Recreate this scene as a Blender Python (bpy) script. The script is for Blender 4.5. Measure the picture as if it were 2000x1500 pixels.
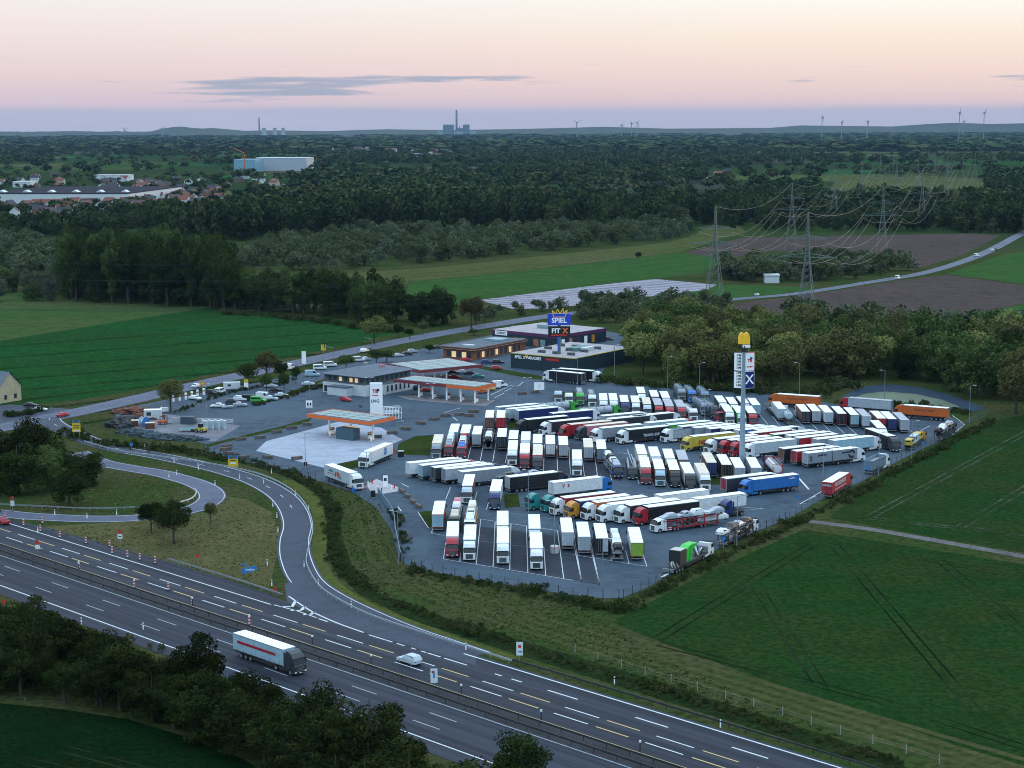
import bpy, bmesh, math, random
import numpy as np
from mathutils import Vector, Matrix
R_ = math.radians
random.seed(7); np.random.seed(7)
sc = bpy.context.scene
for o in list(bpy.data.objects): bpy.data.objects.remove(o, do_unlink=True)
# ------------------------------------------------------------------ camera
CF, CH, ROLL = 3400.0, 88.0, 0.0035
PITCH = math.atan((750-246)/CF)
cd = bpy.data.cameras.new('camera'); cam = bpy.data.objects.new('camera', cd)
sc.collection.objects.link(cam); sc.camera = cam
cd.sensor_width = 36; cd.lens = 36*CF/2000; cd.clip_start = 1; cd.clip_end = 120000
cam.location = (0, 0, CH)
cam.rotation_euler = (Matrix.Rotation(math.pi/2-PITCH, 3, 'X') @ Matrix.Rotation(-ROLL, 3, 'Z')).to_euler()
def ray(x, y):
    u = x-1000; v = 750-y
    c, s = math.cos(ROLL), math.sin(ROLL)
    u, v = u*c+v*s, -u*s+v*c
    return (u, CF*math.cos(PITCH)+v*math.sin(PITCH), -CF*math.sin(PITCH)+v*math.cos(PITCH))
def G(x, y, z=0.0):
    d = ray(x, y); t = (z-CH)/d[2]
    return Vector((d[0]*t, d[1]*t))
def mpp(x, y):
    return (G(x, y).y*math.cos(PITCH)+CH*math.sin(PITCH))/CF
# ------------------------------------------------------------------ render settings
sc.render.engine = 'CYCLES'
sc.view_settings.view_transform = 'Standard'; sc.view_settings.look = 'None'
sc.view_settings.exposure = 0; sc.view_settings.gamma = 1
cy = sc.cycles
cy.use_denoising = True
try: cy.denoiser = 'OPENIMAGEDENOISE'
except Exception: pass
cy.max_bounces = 4; cy.diffuse_bounces = 2; cy.glossy_bounces = 2; cy.transmission_bounces = 2; cy.transparent_max_bounces = 6
cy.volume_bounces = 0; cy.use_adaptive_sampling = True; cy.adaptive_threshold = 0.02
cy.sample_clamp_indirect = 4; cy.filter_width = 1.0
# ------------------------------------------------------------------ world sky
SUN_EL, SUN_AZ = R_(4.5), R_(48)       # low sun to the right, beyond the view
w = bpy.data.worlds.new('World'); sc.world = w; w.use_nodes = True
nt = w.node_tree; nt.nodes.clear()
def N(t, tree=None, **k):
    n = (tree or nt).nodes.new(t)
    for a, b in k.items(): setattr(n, a, b)
    return n
def put(sock, v, tree):
    if isinstance(v, (int, float)): sock.default_value = v
    elif isinstance(v, (tuple, list)): sock.default_value = tuple(v)+((1,) if len(v) == 3 and len(sock.default_value) == 4 else ())
    else: tree.links.new(v, sock)
def M(op, a, b=0.0, c=None, tree=None, clamp=False):
    tree = tree or nt
    n = tree.nodes.new('ShaderNodeMath'); n.operation = op; n.use_clamp = clamp
    put(n.inputs[0], a, tree); put(n.inputs[1], b, tree)
    if c is not None: put(n.inputs[2], c, tree)
    return n.outputs[0]
def SS(v, a, b, tree=None):
    tree = tree or nt
    n = tree.nodes.new('ShaderNodeMapRange'); n.interpolation_type = 'SMOOTHSTEP'
    put(n.inputs[0], v, tree); n.inputs[1].default_value = a; n.inputs[2].default_value = b
    n.inputs[3].default_value = 0; n.inputs[4].default_value = 1
    return n.outputs[0]
def MIX(f, a, b, tree=None, mode='MIX'):
    tree = tree or nt
    n = tree.nodes.new('ShaderNodeMix'); n.data_type = 'RGBA'; n.blend_type = mode
    put(n.inputs[0], f, tree); put(n.inputs[6], a, tree); put(n.inputs[7], b, tree)
    return n.outputs[2]
def lin(r, g, b):
    f = lambda c: ((c/255+0.055)/1.055)**2.4 if c > 10 else c/255/12.92
    return (f(r), f(g), f(b))
def RAMP(v, stops, tree=None):
    tree = tree or nt
    n = tree.nodes.new('ShaderNodeValToRGB'); put(n.inputs[0], v, tree)
    e = n.color_ramp.elements
    while len(e) < len(stops): e.new(0.5)
    for i, (p, c) in enumerate(stops):
        e[i].position = p; e[i].color = tuple(c)+(1,)
    return n.outputs[0]
tc = N('ShaderNodeTexCoord'); sx = N('ShaderNodeSeparateXYZ'); nt.links.new(tc.outputs['Generated'], sx.inputs[0])
X, Y, Z = sx.outputs
hh = M('SQRT', M('ADD', M('MULTIPLY', X, X), M('MULTIPLY', Y, Y)))
el = M('DIVIDE', Z, M('MAXIMUM', hh, 0.001))
az = M('ARCTAN2', X, Y)
epx = M('MULTIPLY', el, 3400.0)             # elevation, ~0.3 mrad units
k = M('DIVIDE', epx, 320.0, clamp=True)
def st(l): return [((246-y)/320.0, lin(*c)) for y, c in l]
left = RAMP(k, st([(246, (196, 198, 216)), (222, (204, 196, 212)), (200, (226, 201, 209)), (150, (237, 212, 211)), (80, (243, 226, 221)), (0, (247, 240, 235)), (-70, (244, 244, 244))]))
right = RAMP(k, st([(246, (194, 194, 214)), (222, (208, 194, 206)), (200, (238, 207, 203)), (150, (249, 219, 207)), (80, (255, 236, 217)), (0, (255, 254, 245)), (-70, (255, 255, 252))]))
front = MIX(SS(az, -0.30, 0.30), left, right)
# lilac haze bank along the horizon
def noise(vx, vy, scale, detail, dist=0.0):
    cb = N('ShaderNodeCombineXYZ'); put(cb.inputs[0], vx, nt); put(cb.inputs[1], vy, nt)
    n = N('ShaderNodeTexNoise'); n.inputs['Scale'].default_value = scale; n.inputs['Detail'].default_value = detail
    n.inputs['Distortion'].default_value = dist
    nt.links.new(cb.outputs[0], n.inputs['Vector']); return n.outputs['Fac']
n1 = noise(M('MULTIPLY', az, 7.0), M('MULTIPLY', epx, 0.01), 1.0, 3)
top = M('ADD', 22.0, M('MULTIPLY', n1, 24.0))
bank = SS(M('SUBTRACT', top, epx), -5.0, 9.0)
front = MIX(M('MULTIPLY', bank, 0.62), front, lin(186, 184, 204))
# streaky clouds
n2 = noise(M('MULTIPLY', az, 20.0), M('MULTIPLY', epx, 0.10), 1.0, 6, 0.45)
def bandm(lo, hi, a0, a1, f=6.0, g=.035):
    return M('MULTIPLY', M('MULTIPLY', SS(epx, lo-f, lo+f), M('SUBTRACT', 1.0, SS(epx, hi-f, hi+f))), M('MULTIPLY', SS(az, a0-g, a0+g), M('SUBTRACT', 1.0, SS(az, a1-g, a1+g))))
m1 = M('ADD', M('MULTIPLY', bandm(58, 84, -.185, -.08), .36), M('MULTIPLY', bandm(83, 95, -.18, .01, 4), .36))
m1 = M('ADD', m1, M('MULTIPLY', bandm(45, 56, -.205, -.11, 4), .20))
m1 = M('ADD', m1, M('MULTIPLY', bandm(78, 92, .265, .40, 4, .02), .28)); m1 = M('ADD', m1, M('MULTIPLY', bandm(82, 90, .155, .175, 3, .01), .24)); m1 = M('ADD', m1, M('MULTIPLY', bandm(88, 96, -.25, -.225, 3, .01), .22))
cl = SS(M('ADD', n2, m1), 0.62, 0.90)
front = MIX(M('MULTIPLY', M('MULTIPLY', cl, M('SUBTRACT', 1.0, SS(epx, 100, 150))), 0.85), front, lin(158, 168, 190))
wis = SS(noise(M('MULTIPLY', az, 5.0), M('MULTIPLY', epx, 0.02), 1.0, 6, 0.8), 0.45, 0.75)
front = MIX(M('MULTIPLY', wis, 0.10), front, (0.95, 0.80, 0.80))
cosb = M('DIVIDE', Y, M('MAXIMUM', hh, 0.001))
back = M('SUBTRACT', 1.0, SS(cosb, -0.5, 0.75))
low = MIX(back, front, (0.11, 0.38, 0.53))
zen = MIX(SS(el, 0.1, 0.7), (0.95, 1.02, 1.12), (1.12, 1.48, 1.85))
skyc = MIX(SS(el, 0.085, 0.55), low, zen)
bg = N('ShaderNodeBackground'); nt.links.new(skyc, bg.inputs[0]); bg.inputs[1].default_value = 1.04
ns = N('ShaderNodeTexSky'); ns.sky_type = 'NISHITA'; ns.sun_disc = False
ns.sun_elevation = SUN_EL; ns.sun_rotation = SUN_AZ; ns.altitude = 90
bg2 = N('ShaderNodeBackground'); nt.links.new(ns.outputs[0], bg2.inputs[0]); bg2.inputs[1].default_value = 0.0015
ad = N('ShaderNodeAddShader'); nt.links.new(bg.outputs[0], ad.inputs[0]); nt.links.new(bg2.outputs[0], ad.inputs[1])
wo = N('ShaderNodeOutputWorld'); nt.links.new(ad.outputs[0], wo.inputs[0])
w.cycles.sampling_method = 'MANUAL'; w.cycles.sample_map_resolution = 512
sl = bpy.data.lights.new('sun', 'SUN'); sl.energy = 0.9; sl.angle = R_(6); sl.color = (1.0, 0.72, 0.5)
so = bpy.data.objects.new('sun', sl); sc.collection.objects.link(so)
sd = Vector((math.sin(SUN_AZ)*math.cos(SUN_EL), math.cos(SUN_AZ)*math.cos(SUN_EL), math.sin(SUN_EL)))
so.rotation_euler = sd.to_track_quat('Z', 'Y').to_euler()
so.location = (300, 300, 200)
# ------------------------------------------------------------------ helpers
COL = sc.collection
MATS = {}
def mat(name, col, rough=0.7, metal=0.0, var=0.0, scale=1.0, col2=None, bump=0.0, emit=None, coord='Object', detail=4, lo=.35, hi=.65, spec=0.5, emit_s=1.0):
    if name in MATS: return MATS[name]
    m = bpy.data.materials.new(name); m.use_nodes = True; t = m.node_tree
    b = t.nodes['Principled BSDF']; b.inputs['Roughness'].default_value = rough; b.inputs['Metallic'].default_value = metal
    b.inputs['Specular IOR Level'].default_value = spec
    b.inputs['Base Color'].default_value = tuple(col)+(1,)
    if var or col2 or bump:
        if coord == 'World': src = t.nodes.new('ShaderNodeNewGeometry').outputs['Position']
        else: src = t.nodes.new('ShaderNodeTexCoord').outputs['Object']
        n = t.nodes.new('ShaderNodeTexNoise'); n.inputs['Scale'].default_value = scale; n.inputs['Detail'].default_value = detail
        n.inputs['Roughness'].default_value = 0.65
        t.links.new(src, n.inputs['Vector'])
        c2 = col2 or tuple(c*(1-var) for c in col)
        f = SS(n.outputs['Fac'], lo, hi, t)
        t.links.new(MIX(f, tuple(col), tuple(c2), t), b.inputs['Base Color'])
        if bump:
            bp = t.nodes.new('ShaderNodeBump'); bp.inputs['Strength'].default_value = bump
            t.links.new(n.outputs['Fac'], bp.inputs['Height']); t.links.new(bp.outputs[0], b.inputs['Normal'])
    if emit: b.inputs['Emission Color'].default_value = tuple(emit)+(1,); b.inputs['Emission Strength'].default_value = emit_s
    MATS[name] = m; return m
def tag(o, label=None, cat=None, group=None, kind=None):
    if label: o['label'] = label
    if cat: o['category'] = cat
    if group: o['group'] = group
    if kind: o['kind'] = kind
    return o
def mkobj(name, me, parent=None, loc=(0, 0, 0), rz=0.0):
    o = bpy.data.objects.new(name, me); COL.objects.link(o); o.parent = parent
    o.location = loc; o.rotation_euler = (0, 0, rz); return o
def empty(name, loc, rz=0.0, label=None, cat=None, group=None):
    o = mkobj(name, None, None, loc, rz); o.empty_display_size = .5
    return tag(o, label, cat, group)
class MB:
    def __init__(s): s.v = []; s.f = []; s.m = []; s.mats = []
    def mi(s, m):
        if m not in s.mats: s.mats.append(m)
        return s.mats.index(m)
    def add(s, vs, fs, m):
        b = len(s.v); s.v += [tuple(v) for v in vs]; i = s.mi(m)
        for f in fs: s.f.append(tuple(b+k for k in f)); s.m.append(i)
        return s
    def box(s, x0, x1, y0, y1, z0, z1, m, M4=None):
        vs = [(x, y, z) for z in (z0, z1) for y in (y0, y1) for x in (x0, x1)]
        if M4 is not None: vs = [M4 @ Vector(v) for v in vs]
        return s.add(vs, [(0, 2, 3, 1), (4, 5, 7, 6), (0, 1, 5, 4), (2, 6, 7, 3), (0, 4, 6, 2), (1, 3, 7, 5)], m)
    def bar(s, a, b, r, m, n=6, r2=None):
        a = Vector(a); b = Vector(b); d = (b-a).normalized(); r2 = r if r2 is None else r2
        u = d.cross(Vector((0, 0, 1)))
        if u.length < .01: u = d.cross(Vector((1, 0, 0)))
        u.normalize(); v = d.cross(u)
        vs = [a+(u*math.cos(t)+v*math.sin(t))*r for t in [2*math.pi*i/n for i in range(n)]]
        vs += [b+(u*math.cos(t)+v*math.sin(t))*r2 for t in [2*math.pi*i/n for i in range(n)]]
        fs = [(i, (i+1) % n, n+(i+1) % n, n+i) for i in range(n)]+[tuple(range(n))[::-1], tuple(range(n, 2*n))]
        return s.add(vs, fs, m)
    def prism(s, prof, y0, y1, m, taper=None, M4=None):   # prof in (x,z), CCW seen from -y
        n = len(prof); vs = []
        for yy in (y0, y1):
            for (x, z) in prof:
                k = taper(x, z) if taper else 1.0
                vs.append(Vector((x, yy*k, z)))
        if M4 is not None: vs = [M4 @ v for v in vs]
        fs = [(i, (i+1) % n, n+(i+1) % n, n+i) for i in range(n)]+[tuple(range(n))[::-1], tuple(range(n, 2*n))]
        return s.add(vs, fs, m)
    def poly(s, pts, z, m):
        return s.add([(p[0], p[1], z) for p in pts], [tuple(range(len(pts)))], m)
    def mesh(s, name='m', bevel=0.0, smooth=False):
        me = bpy.data.meshes.new(name); me.from_pydata(s.v, [], s.f)
        for m in s.mats: me.materials.append(m)
        me.polygons.foreach_set('material_index', s.m)
        bm = bmesh.new(); bm.from_mesh(me)
        bmesh.ops.recalc_face_normals(bm, faces=bm.faces)
        if bevel:
            es = [e for e in bm.edges if len(e.link_faces) == 2 and e.calc_face_angle(0) > .5]
            try: bmesh.ops.bevel(bm, geom=es, offset=bevel, segments=1, affect='EDGES', clamp_overlap=True)
            except Exception: pass
        bm.to_mesh(me); bm.free()
        if smooth: me.polygons.foreach_set('use_smooth', [True]*len(me.polygons))
        return me
# --- prototypes: a tree of parts sharing meshes
class P:
    def __init__(s, name, me, loc=(0, 0, 0), kids=(), label=None): s.name = name; s.me = me; s.loc = loc; s.kids = list(kids); s.label = label
def spawn_parts(parts, parent):
    for p in parts:
        o = mkobj(p.name, p.me, parent, p.loc)
        if p.label: o['label'] = p.label
        spawn_parts(p.kids, o)
def thing(name, parts, loc, rz, label, cat, group=None, scale=1.0):
    o = empty(name, loc, rz, label, cat, group)
    if scale != 1.0: o.scale = (scale,)*3
    spawn_parts(parts, o); return o
def solo(name, me, label, cat, group=None, loc=(0, 0, 0), rz=0.0):
    return tag(mkobj(name, me, None, loc, rz), label, cat, group)
def structure(name, me): return tag(mkobj(name, me), None, None, None, 'structure')
def ordw(n):
    ones = ['', 'first', 'second', 'third', 'fourth', 'fifth', 'sixth', 'seventh', 'eighth', 'ninth', 'tenth', 'eleventh', 'twelfth', 'thirteenth', 'fourteenth', 'fifteenth', 'sixteenth', 'seventeenth', 'eighteenth', 'nineteenth']
    tens = ['', '', 'twenty', 'thirty', 'forty', 'fifty', 'sixty', 'seventy', 'eighty', 'ninety']; tth = ['', '', 'twentieth', 'thirtieth', 'fortieth', 'fiftieth', 'sixtieth', 'seventieth', 'eightieth', 'ninetieth']
    if n >= 100:
        h = ['', 'one', 'two', 'three'][n//100]+'-hundred'; return h+'th' if n % 100 == 0 else h+'-'+ordw(n % 100)
    return ones[n] if n < 20 else (tth[n//10] if n % 10 == 0 else tens[n//10]+'-'+ones[n % 10])
ORD = [ordw(i) for i in range(1, 400)]
def text_part(txt, size, m, thick=0.02, bold=0.0, align='CENTER'):
    c = bpy.data.curves.new('t', 'FONT'); c.body = txt; c.size = size; c.extrude = thick; c.align_x = align; c.align_y = 'CENTER'
    c.offset = bold; c.resolution_u = 3
    o = bpy.data.objects.new('t', c); COL.objects.link(o)
    bpy.context.view_layer.update()
    me = bpy.data.meshes.new_from_object(o.evaluated_get(bpy.context.evaluated_depsgraph_get()))
    bpy.data.objects.remove(o); me.materials.clear(); me.materials.append(m); return me
def put_text(txt, size, m, parent, loc, rz=0.0, bold=0.0, name='lettering', thick=0.02):
    o = mkobj(name, text_part(txt, size, m, thick, bold), parent, loc); o.rotation_euler = (math.pi/2, 0, rz); return o
# spline through ground points
def smooth(pts, n=8):
    pts = [Vector(p) for p in pts]; q = [pts[0]*2-pts[1]]+pts+[pts[-1]*2-pts[-2]]; out = []
    for i in range(1, len(q)-2):
        for k in range(n):
            t = k/n; a, b, c, d = q[i-1:i+3]
            out.append(.5*((2*b)+(c-a)*t+(2*a-5*b+4*c-d)*t*t+(3*b-a-3*c+d)*t**3))
    out.append(pts[-1]); return out
def offset(line, d):
    out = []
    for i, p in enumerate(line):
        a = line[max(i-1, 0)]; b = line[min(i+1, len(line)-1)]; t = (b-a).normalized()
        out.append(p+Vector((-t.y, t.x))*d)
    return out
def ribbon_mb(mb, line, w0, w1, z, m):
    l = offset(line, w0); r = offset(line, w1); n = len(line)
    vs = [(p.x, p.y, z) for p in l]+[(p.x, p.y, z) for p in r]
    mb.add(vs, [(i, i+1, n+i+1, n+i) for i in range(n-1)], m)
def resample(line, step):
    out = [line[0]]; acc = 0
    for i in range(1, len(line)):
        a, b = line[i-1], line[i]; L = (b-a).length; d = step-acc
        while d <= L and L > 0:
            out.append(a+(b-a)*(d/L)); d += step
        acc = L-(d-step)
    return out
def px(pts, z=0.0): return [G(x, y, z) for x, y in pts]
def dash_mb(mb, line, d, wd, on, off, z, m, start=0.0):
    fine = resample(line, 1.0); k = int(start); per = on+off
    for i in range(0, len(fine)-1):
        ph = (i+start) % per
        if ph < 1.0 and i+on < len(fine):
            ribbon_mb(mb, fine[i:i+int(on)+1], d-wd/2, d+wd/2, z, m)
# ------------------------------------------------------------------ ground materials
def field_mat(name, c1, c2, c3, s1=0.02, s2=0.6, rough=1.0, rot=0.0, row=0.0, rowk=0.0):
    m = bpy.data.materials.new(name); m.use_nodes = True; t = m.node_tree
    b = t.nodes['Principled BSDF']; b.inputs['Roughness'].default_value = rough; b.inputs['Specular IOR Level'].default_value = 0.0 if rough >= 1 else 0.12
    g = t.nodes.new('ShaderNodeNewGeometry').outputs['Position']
    def nz(sc_, det=5):
        n = t.nodes.new('ShaderNodeTexNoise'); n.inputs['Scale'].default_value = sc_; n.inputs['Detail'].default_value = det
        n.inputs['Roughness'].default_value = 0.7; t.links.new(g, n.inputs['Vector']); return n.outputs['Fac']
    a = SS(nz(s1), 0.38, 0.64, t); bb = SS(nz(s2, 9), 0.42, 0.60, t)
    c = MIX(a, c1, c2, t); c = MIX(M('MULTIPLY', bb, 0.6 if rough < 1 else .8, tree=t), c, c3, t)
    if rough >= 1: c = MIX(M('MULTIPLY', SS(nz(.11, 5), .45, .62, t), .45, tree=t), c, tuple(x*.55 for x in c1), t)
    if row:
        mp = t.nodes.new('ShaderNodeMapping'); mp.inputs['Rotation'].default_value = (0, 0, rot); t.links.new(g, mp.inputs[0])
        sp = t.nodes.new('ShaderNodeSeparateXYZ'); t.links.new(mp.outputs[0], sp.inputs[0])
        s = M('SINE', M('MULTIPLY', sp.outputs[1], 2*math.pi/row, tree=t), tree=t)
        c = MIX(M('MULTIPLY', SS(s, 0.55, 1.0, t), rowk, tree=t), c, (0.01, 0.015, 0.012), t)
    t.links.new(c, b.inputs['Base Color'])
    bp = t.nodes.new('ShaderNodeBump'); bp.inputs['Strength'].default_value = 0.6; bp.inputs['Distance'].default_value = 0.5
    t.links.new(nz(1.3, 6), bp.inputs['Height']); t.links.new(bp.outputs[0], b.inputs['Normal'])
    MATS[name] = m; return m
verge = field_mat('verge_grass', (0.046, 0.065, 0.018), (0.072, 0.070, 0.028), (0.022, 0.037, 0.011), 0.035, 0.7)
meadow = field_mat('meadow_grass', (0.075, 0.088, 0.030), (0.10, 0.098, 0.046), (0.052, 0.070, 0.020), 0.012, 0.3)
green1 = field_mat('green_crop', (0.017, 0.074, 0.019), (0.024, 0.062, 0.017), (0.009, 0.046, 0.013), 0.012, 0.4)
green2 = field_mat('deep_crop', (0.018, 0.052, 0.013), (0.034, 0.048, 0.014), (0.007, 0.026, 0.008), 0.03, 0.8)
green4 = field_mat('vignette_crop', (0.005, 0.022, 0.006), (0.010, 0.020, 0.006), (0.002, 0.009, 0.003), 0.05, 1.0)  # crop green darkened: corner vignette painted into the colour
green3 = field_mat('bright_crop', (0.038, 0.092, 0.024), (0.052, 0.100, 0.030), (0.028, 0.074, 0.020), 0.02, 0.4)
olive = field_mat('pale_olive_crop', (0.050, 0.092, 0.026), (0.085, 0.088, 0.042), (0.036, 0.076, 0.020), 0.01, 0.3)
brown = field_mat('ploughed_soil', (0.078, 0.059, 0.053), (0.064, 0.050, 0.046), (0.092, 0.071, 0.062), 0.01, 0.5)
gore = field_mat('dry_grass', (0.125, 0.112, 0.050), (0.090, 0.092, 0.040), (0.068, 0.068, 0.028), 0.05, 0.9)
darkg = field_mat('ditch_grass', (0.020, 0.036, 0.012), (0.026, 0.040, 0.012), (0.008, 0.016, 0.007), 0.06, 0.9)
foil = field_mat('plastic_mulch_rows', (0.30, 0.29, 0.36), (0.22, 0.22, 0.29), (0.12, 0.12, 0.16), 0.03, 0.5, 0.5, rot=R_(32), row=9.0, rowk=0.9)
soil = field_mat('bare_soil', (0.14, 0.13, 0.13), (0.10, 0.09, 0.09), (0.18, 0.17, 0.17), 0.1, 1.0)
# far landscape: one sheet with parcels
def land_mat():
    m = bpy.data.materials.new('countryside'); m.use_nodes = True; t = m.node_tree
    b = t.nodes['Principled BSDF']; b.inputs['Roughness'].default_value = 1; b.inputs['Specular IOR Level'].default_value = 0.0
    g = t.nodes.new('ShaderNodeNewGeometry').outputs['Position']
    v = t.nodes.new('ShaderNodeTexVoronoi'); v.inputs['Scale'].default_value = 0.0028; t.links.new(g, v.inputs['Vector'])
    sp = t.nodes.new('ShaderNodeSeparateColor'); t.links.new(v.outputs['Color'], sp.inputs[0])
    c = RAMP(sp.outputs[0], [(0, (.022, .040, .014)), (.45, (.030, .050, .016)), (.55, (.075, .095, .030)), (.7, (.05, .046, .04)), (.8, (.018, .075, .02)), (1, (.03, .04, .015))], t)
    n = t.nodes.new('ShaderNodeTexNoise'); n.inputs['Scale'].default_value = 0.7; n.inputs['Detail'].default_value = 8; t.links.new(g, n.inputs['Vector'])
    n2 = t.nodes.new('ShaderNodeTexNoise'); n2.inputs['Scale'].default_value = 0.04; n2.inputs['Detail'].default_value = 6; t.links.new(g, n2.inputs['Vector'])
    sy = t.nodes.new('ShaderNodeSeparateXYZ'); t.links.new(g, sy.inputs[0])
    near = MIX(SS(n2.outputs['Fac'], .4, .62, t), (0.040, 0.060, 0.017), (0.066, 0.064, 0.027), t)
    near = MIX(M('MULTIPLY', SS(n.outputs['Fac'], .4, .65, t), .7, tree=t), near, (0.016, 0.031, 0.010), t)
    c = MIX(SS(sy.outputs[1], 1100, 1500, t), near, c, t)
    t.links.new(c, b.inputs['Base Color']); return m
mb = MB(); m = land_mat()
mb.add([(-40000, -500, 0), (40000, -500, 0), (40000, 24000, 0), (-40000, 24000, 0)], [(0, 1, 2, 3)], m)
structure('ground', mb.mesh())
def patch(name, pts, z, m): mb = MB(); mb.poly(px(pts), z, m); return structure(name, mb.mesh())
# ------------------------------------------------------------------ fields
patch('green_field', [(-40, 800), (-40, 672), (410, 600), (640, 622), (800, 645), (700, 668), (500, 712), (300, 755), (150, 782)], .02, green1)
patch('olive_field', [(-40, 672), (410, 600), (330, 590), (180, 578), (60, 572), (-40, 576)], .021, olive)
patch('crop_field', [(1620, 1012), (2060, 1090), (2060, 800), (1950, 820), (1890, 836), (1800, 885), (1700, 940)], .02, green2)
patch('crop_field', [(1570, 1034), (2060, 1112), (2120, 1545), (1900, 1466), (1700, 1398), (1500, 1330), (1350, 1276), (1240, 1235), (1195, 1215), (1400, 1110)], .021, green2)
patch('ploughed_field', [(1430, 594), (1600, 572), (1760, 548), (1850, 537), (2060, 566), (2060, 580), (1860, 622), (1800, 650), (1500, 660), (1440, 630)], .02, brown)
patch('green_field', [(1862, 622), (2060, 582), (2060, 690), (1930, 664)], .022, green3)
patch('green_field', [(1850, 535), (1960, 497), (2060, 482), (2060, 562)], .023, green3)
patch('ploughed_field', [(1335, 494), (1450, 464), (1900, 456), (1955, 460), (1880, 498), (1780, 528), (1775, 500), (1500, 490), (1420, 505)], .02, brown)
patch('meadow', [(600, 540), (850, 522), (1100, 496), (1300, 474), (1345, 463), (1390, 440), (1440, 438), (1455, 452), (1330, 492), (1060, 525), (800, 550), (780, 570)], .02, meadow)
patch('meadow', [(800, 551), (1060, 526), (1330, 493), (1420, 506), (1370, 533), (1100, 566), (930, 585), (860, 600), (790, 590)], .021, green3)
patch('plastic_mulch_field', [(935, 586), (1200, 553), (1280, 545), (1400, 556), (1380, 566), (1070, 603), (1000, 603)], .024, foil)
patch('meadow', [(1340, 572), (1400, 556), (1560, 560), (1600, 565), (1450, 582), (1380, 588)], .022, green3)
patch('meadow', [(1600, 392), (1640, 345), (1780, 340), (1930, 350), (1930, 384), (1700, 394)], .02, meadow)
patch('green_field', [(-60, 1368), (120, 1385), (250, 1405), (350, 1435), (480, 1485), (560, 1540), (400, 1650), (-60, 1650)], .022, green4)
patch('verge_meadow', [(30, 1032), (230, 1020), (330, 1010), (400, 1000), (440, 970), (480, 975), (530, 1000), (545, 1040), (540, 1090), (525, 1150), (420, 1125), (300, 1092), (150, 1052)], .022, gore)
patch('ditch', [(470, 905), (560, 930), (620, 965), (640, 1005), (632, 1060), (650, 1110), (700, 1160), (800, 1210), (1000, 1275), (1200, 1338), (1500, 1432), (1700, 1495), (1800, 1530), (1750, 1480), (1500, 1400), (1250, 1320), (1000, 1245), (850, 1200), (740, 1160), (690, 1110), (668, 1050), (665, 1000), (640, 960), (560, 918), (480, 890)], .023, darkg)
ol2 = field_mat('yellow_verge', (0.105, 0.110, 0.030), (0.085, 0.098, 0.030), (0.050, 0.066, 0.018), 0.08, 0.9)
mb = MB(); ribbon_mb(mb, smooth(px([(560, 938), (600, 966), (622, 1000), (625, 1050), (622, 1095), (650, 1140), (720, 1185), (860, 1240), (1000, 1288)])), -1.6, 1.6, .026, ol2); structure('verge_strip', mb.mesh())
mown = field_mat('mown_grass', (0.080, 0.082, 0.034), (0.062, 0.072, 0.026), (0.040, 0.052, 0.018), 0.06, 0.7)
for off in (0, 2.6, 5.2, 8.0):
    mb = MB(); ribbon_mb(mb, offset(smooth(px([(420, 876), (520, 900), (610, 930), (680, 968), (700, 1010), (712, 1060), (740, 1110), (820, 1160), (940, 1205), (1080, 1250), (1250, 1302), (1450, 1362), (1700, 1440), (1900, 1500), (2120, 1566)])), off), -.7, .7, .027, mown); structure('mown_strip', mb.mesh())
# crop tramlines: bare wheel tracks
track = field_mat('wheel_track', (0.006, 0.016, 0.006), (0.010, 0.018, 0.008), (0.030, 0.036, 0.020), 0.02, 0.05)
trackl = field_mat('bare_track', (0.02, 0.035, 0.012), (0.15, 0.14, 0.14), (0.05, 0.06, 0.03), 0.09, 0.4)
def tramline(p, q, m=None, name='wheel_tracks', wd=.2):
    a, b = G(*p), G(*q); L = smooth([a, (a+b)/2, b], 12); mb = MB()
    for d in (-1.0, 1.0): ribbon_mb(mb, L, d-wd, d+wd, .034, m or track)
    structure(name, mb.mesh())
for p, q in [((1285, 1248), (1605, 1052)), ((1630, 1065), (1910, 1395)), ((1480, 1150), (1600, 1335)), ((1840, 1098), (2030, 1260)), ((1290, 1258), (1700, 1365)), ((1700, 1362), (2060, 1480)), ((1620, 1058), (2060, 1140))]: tramline(p, q)
for p, q in [((1698, 1010), (2050, 820)), ((1875, 1030), (2050, 925)), ((1700, 1012), (1860, 1030)), ((1880, 1028), (2060, 1060))]: tramline(p, q, trackl)
for k in range(9):
    y0 = 618+k*19.0
    a, b = (-40, y0+62+k*3.2), (640+k*14 if k < 5 else 700-k*30, y0+12)
    tramline(a, b, None, 'wheel_tracks', .5)
for p, q in [((-20, 1424), (340, 1520)), ((-20, 1470), (200, 1520))]: tramline(p, q)
mb = MB(); ribbon_mb(mb, smooth(px([(1578, 1018), (1700, 1034), (1850, 1060), (2060, 1098)])), -1.5, 1.5, .04, soil); structure('farm_path', mb.mesh())
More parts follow.
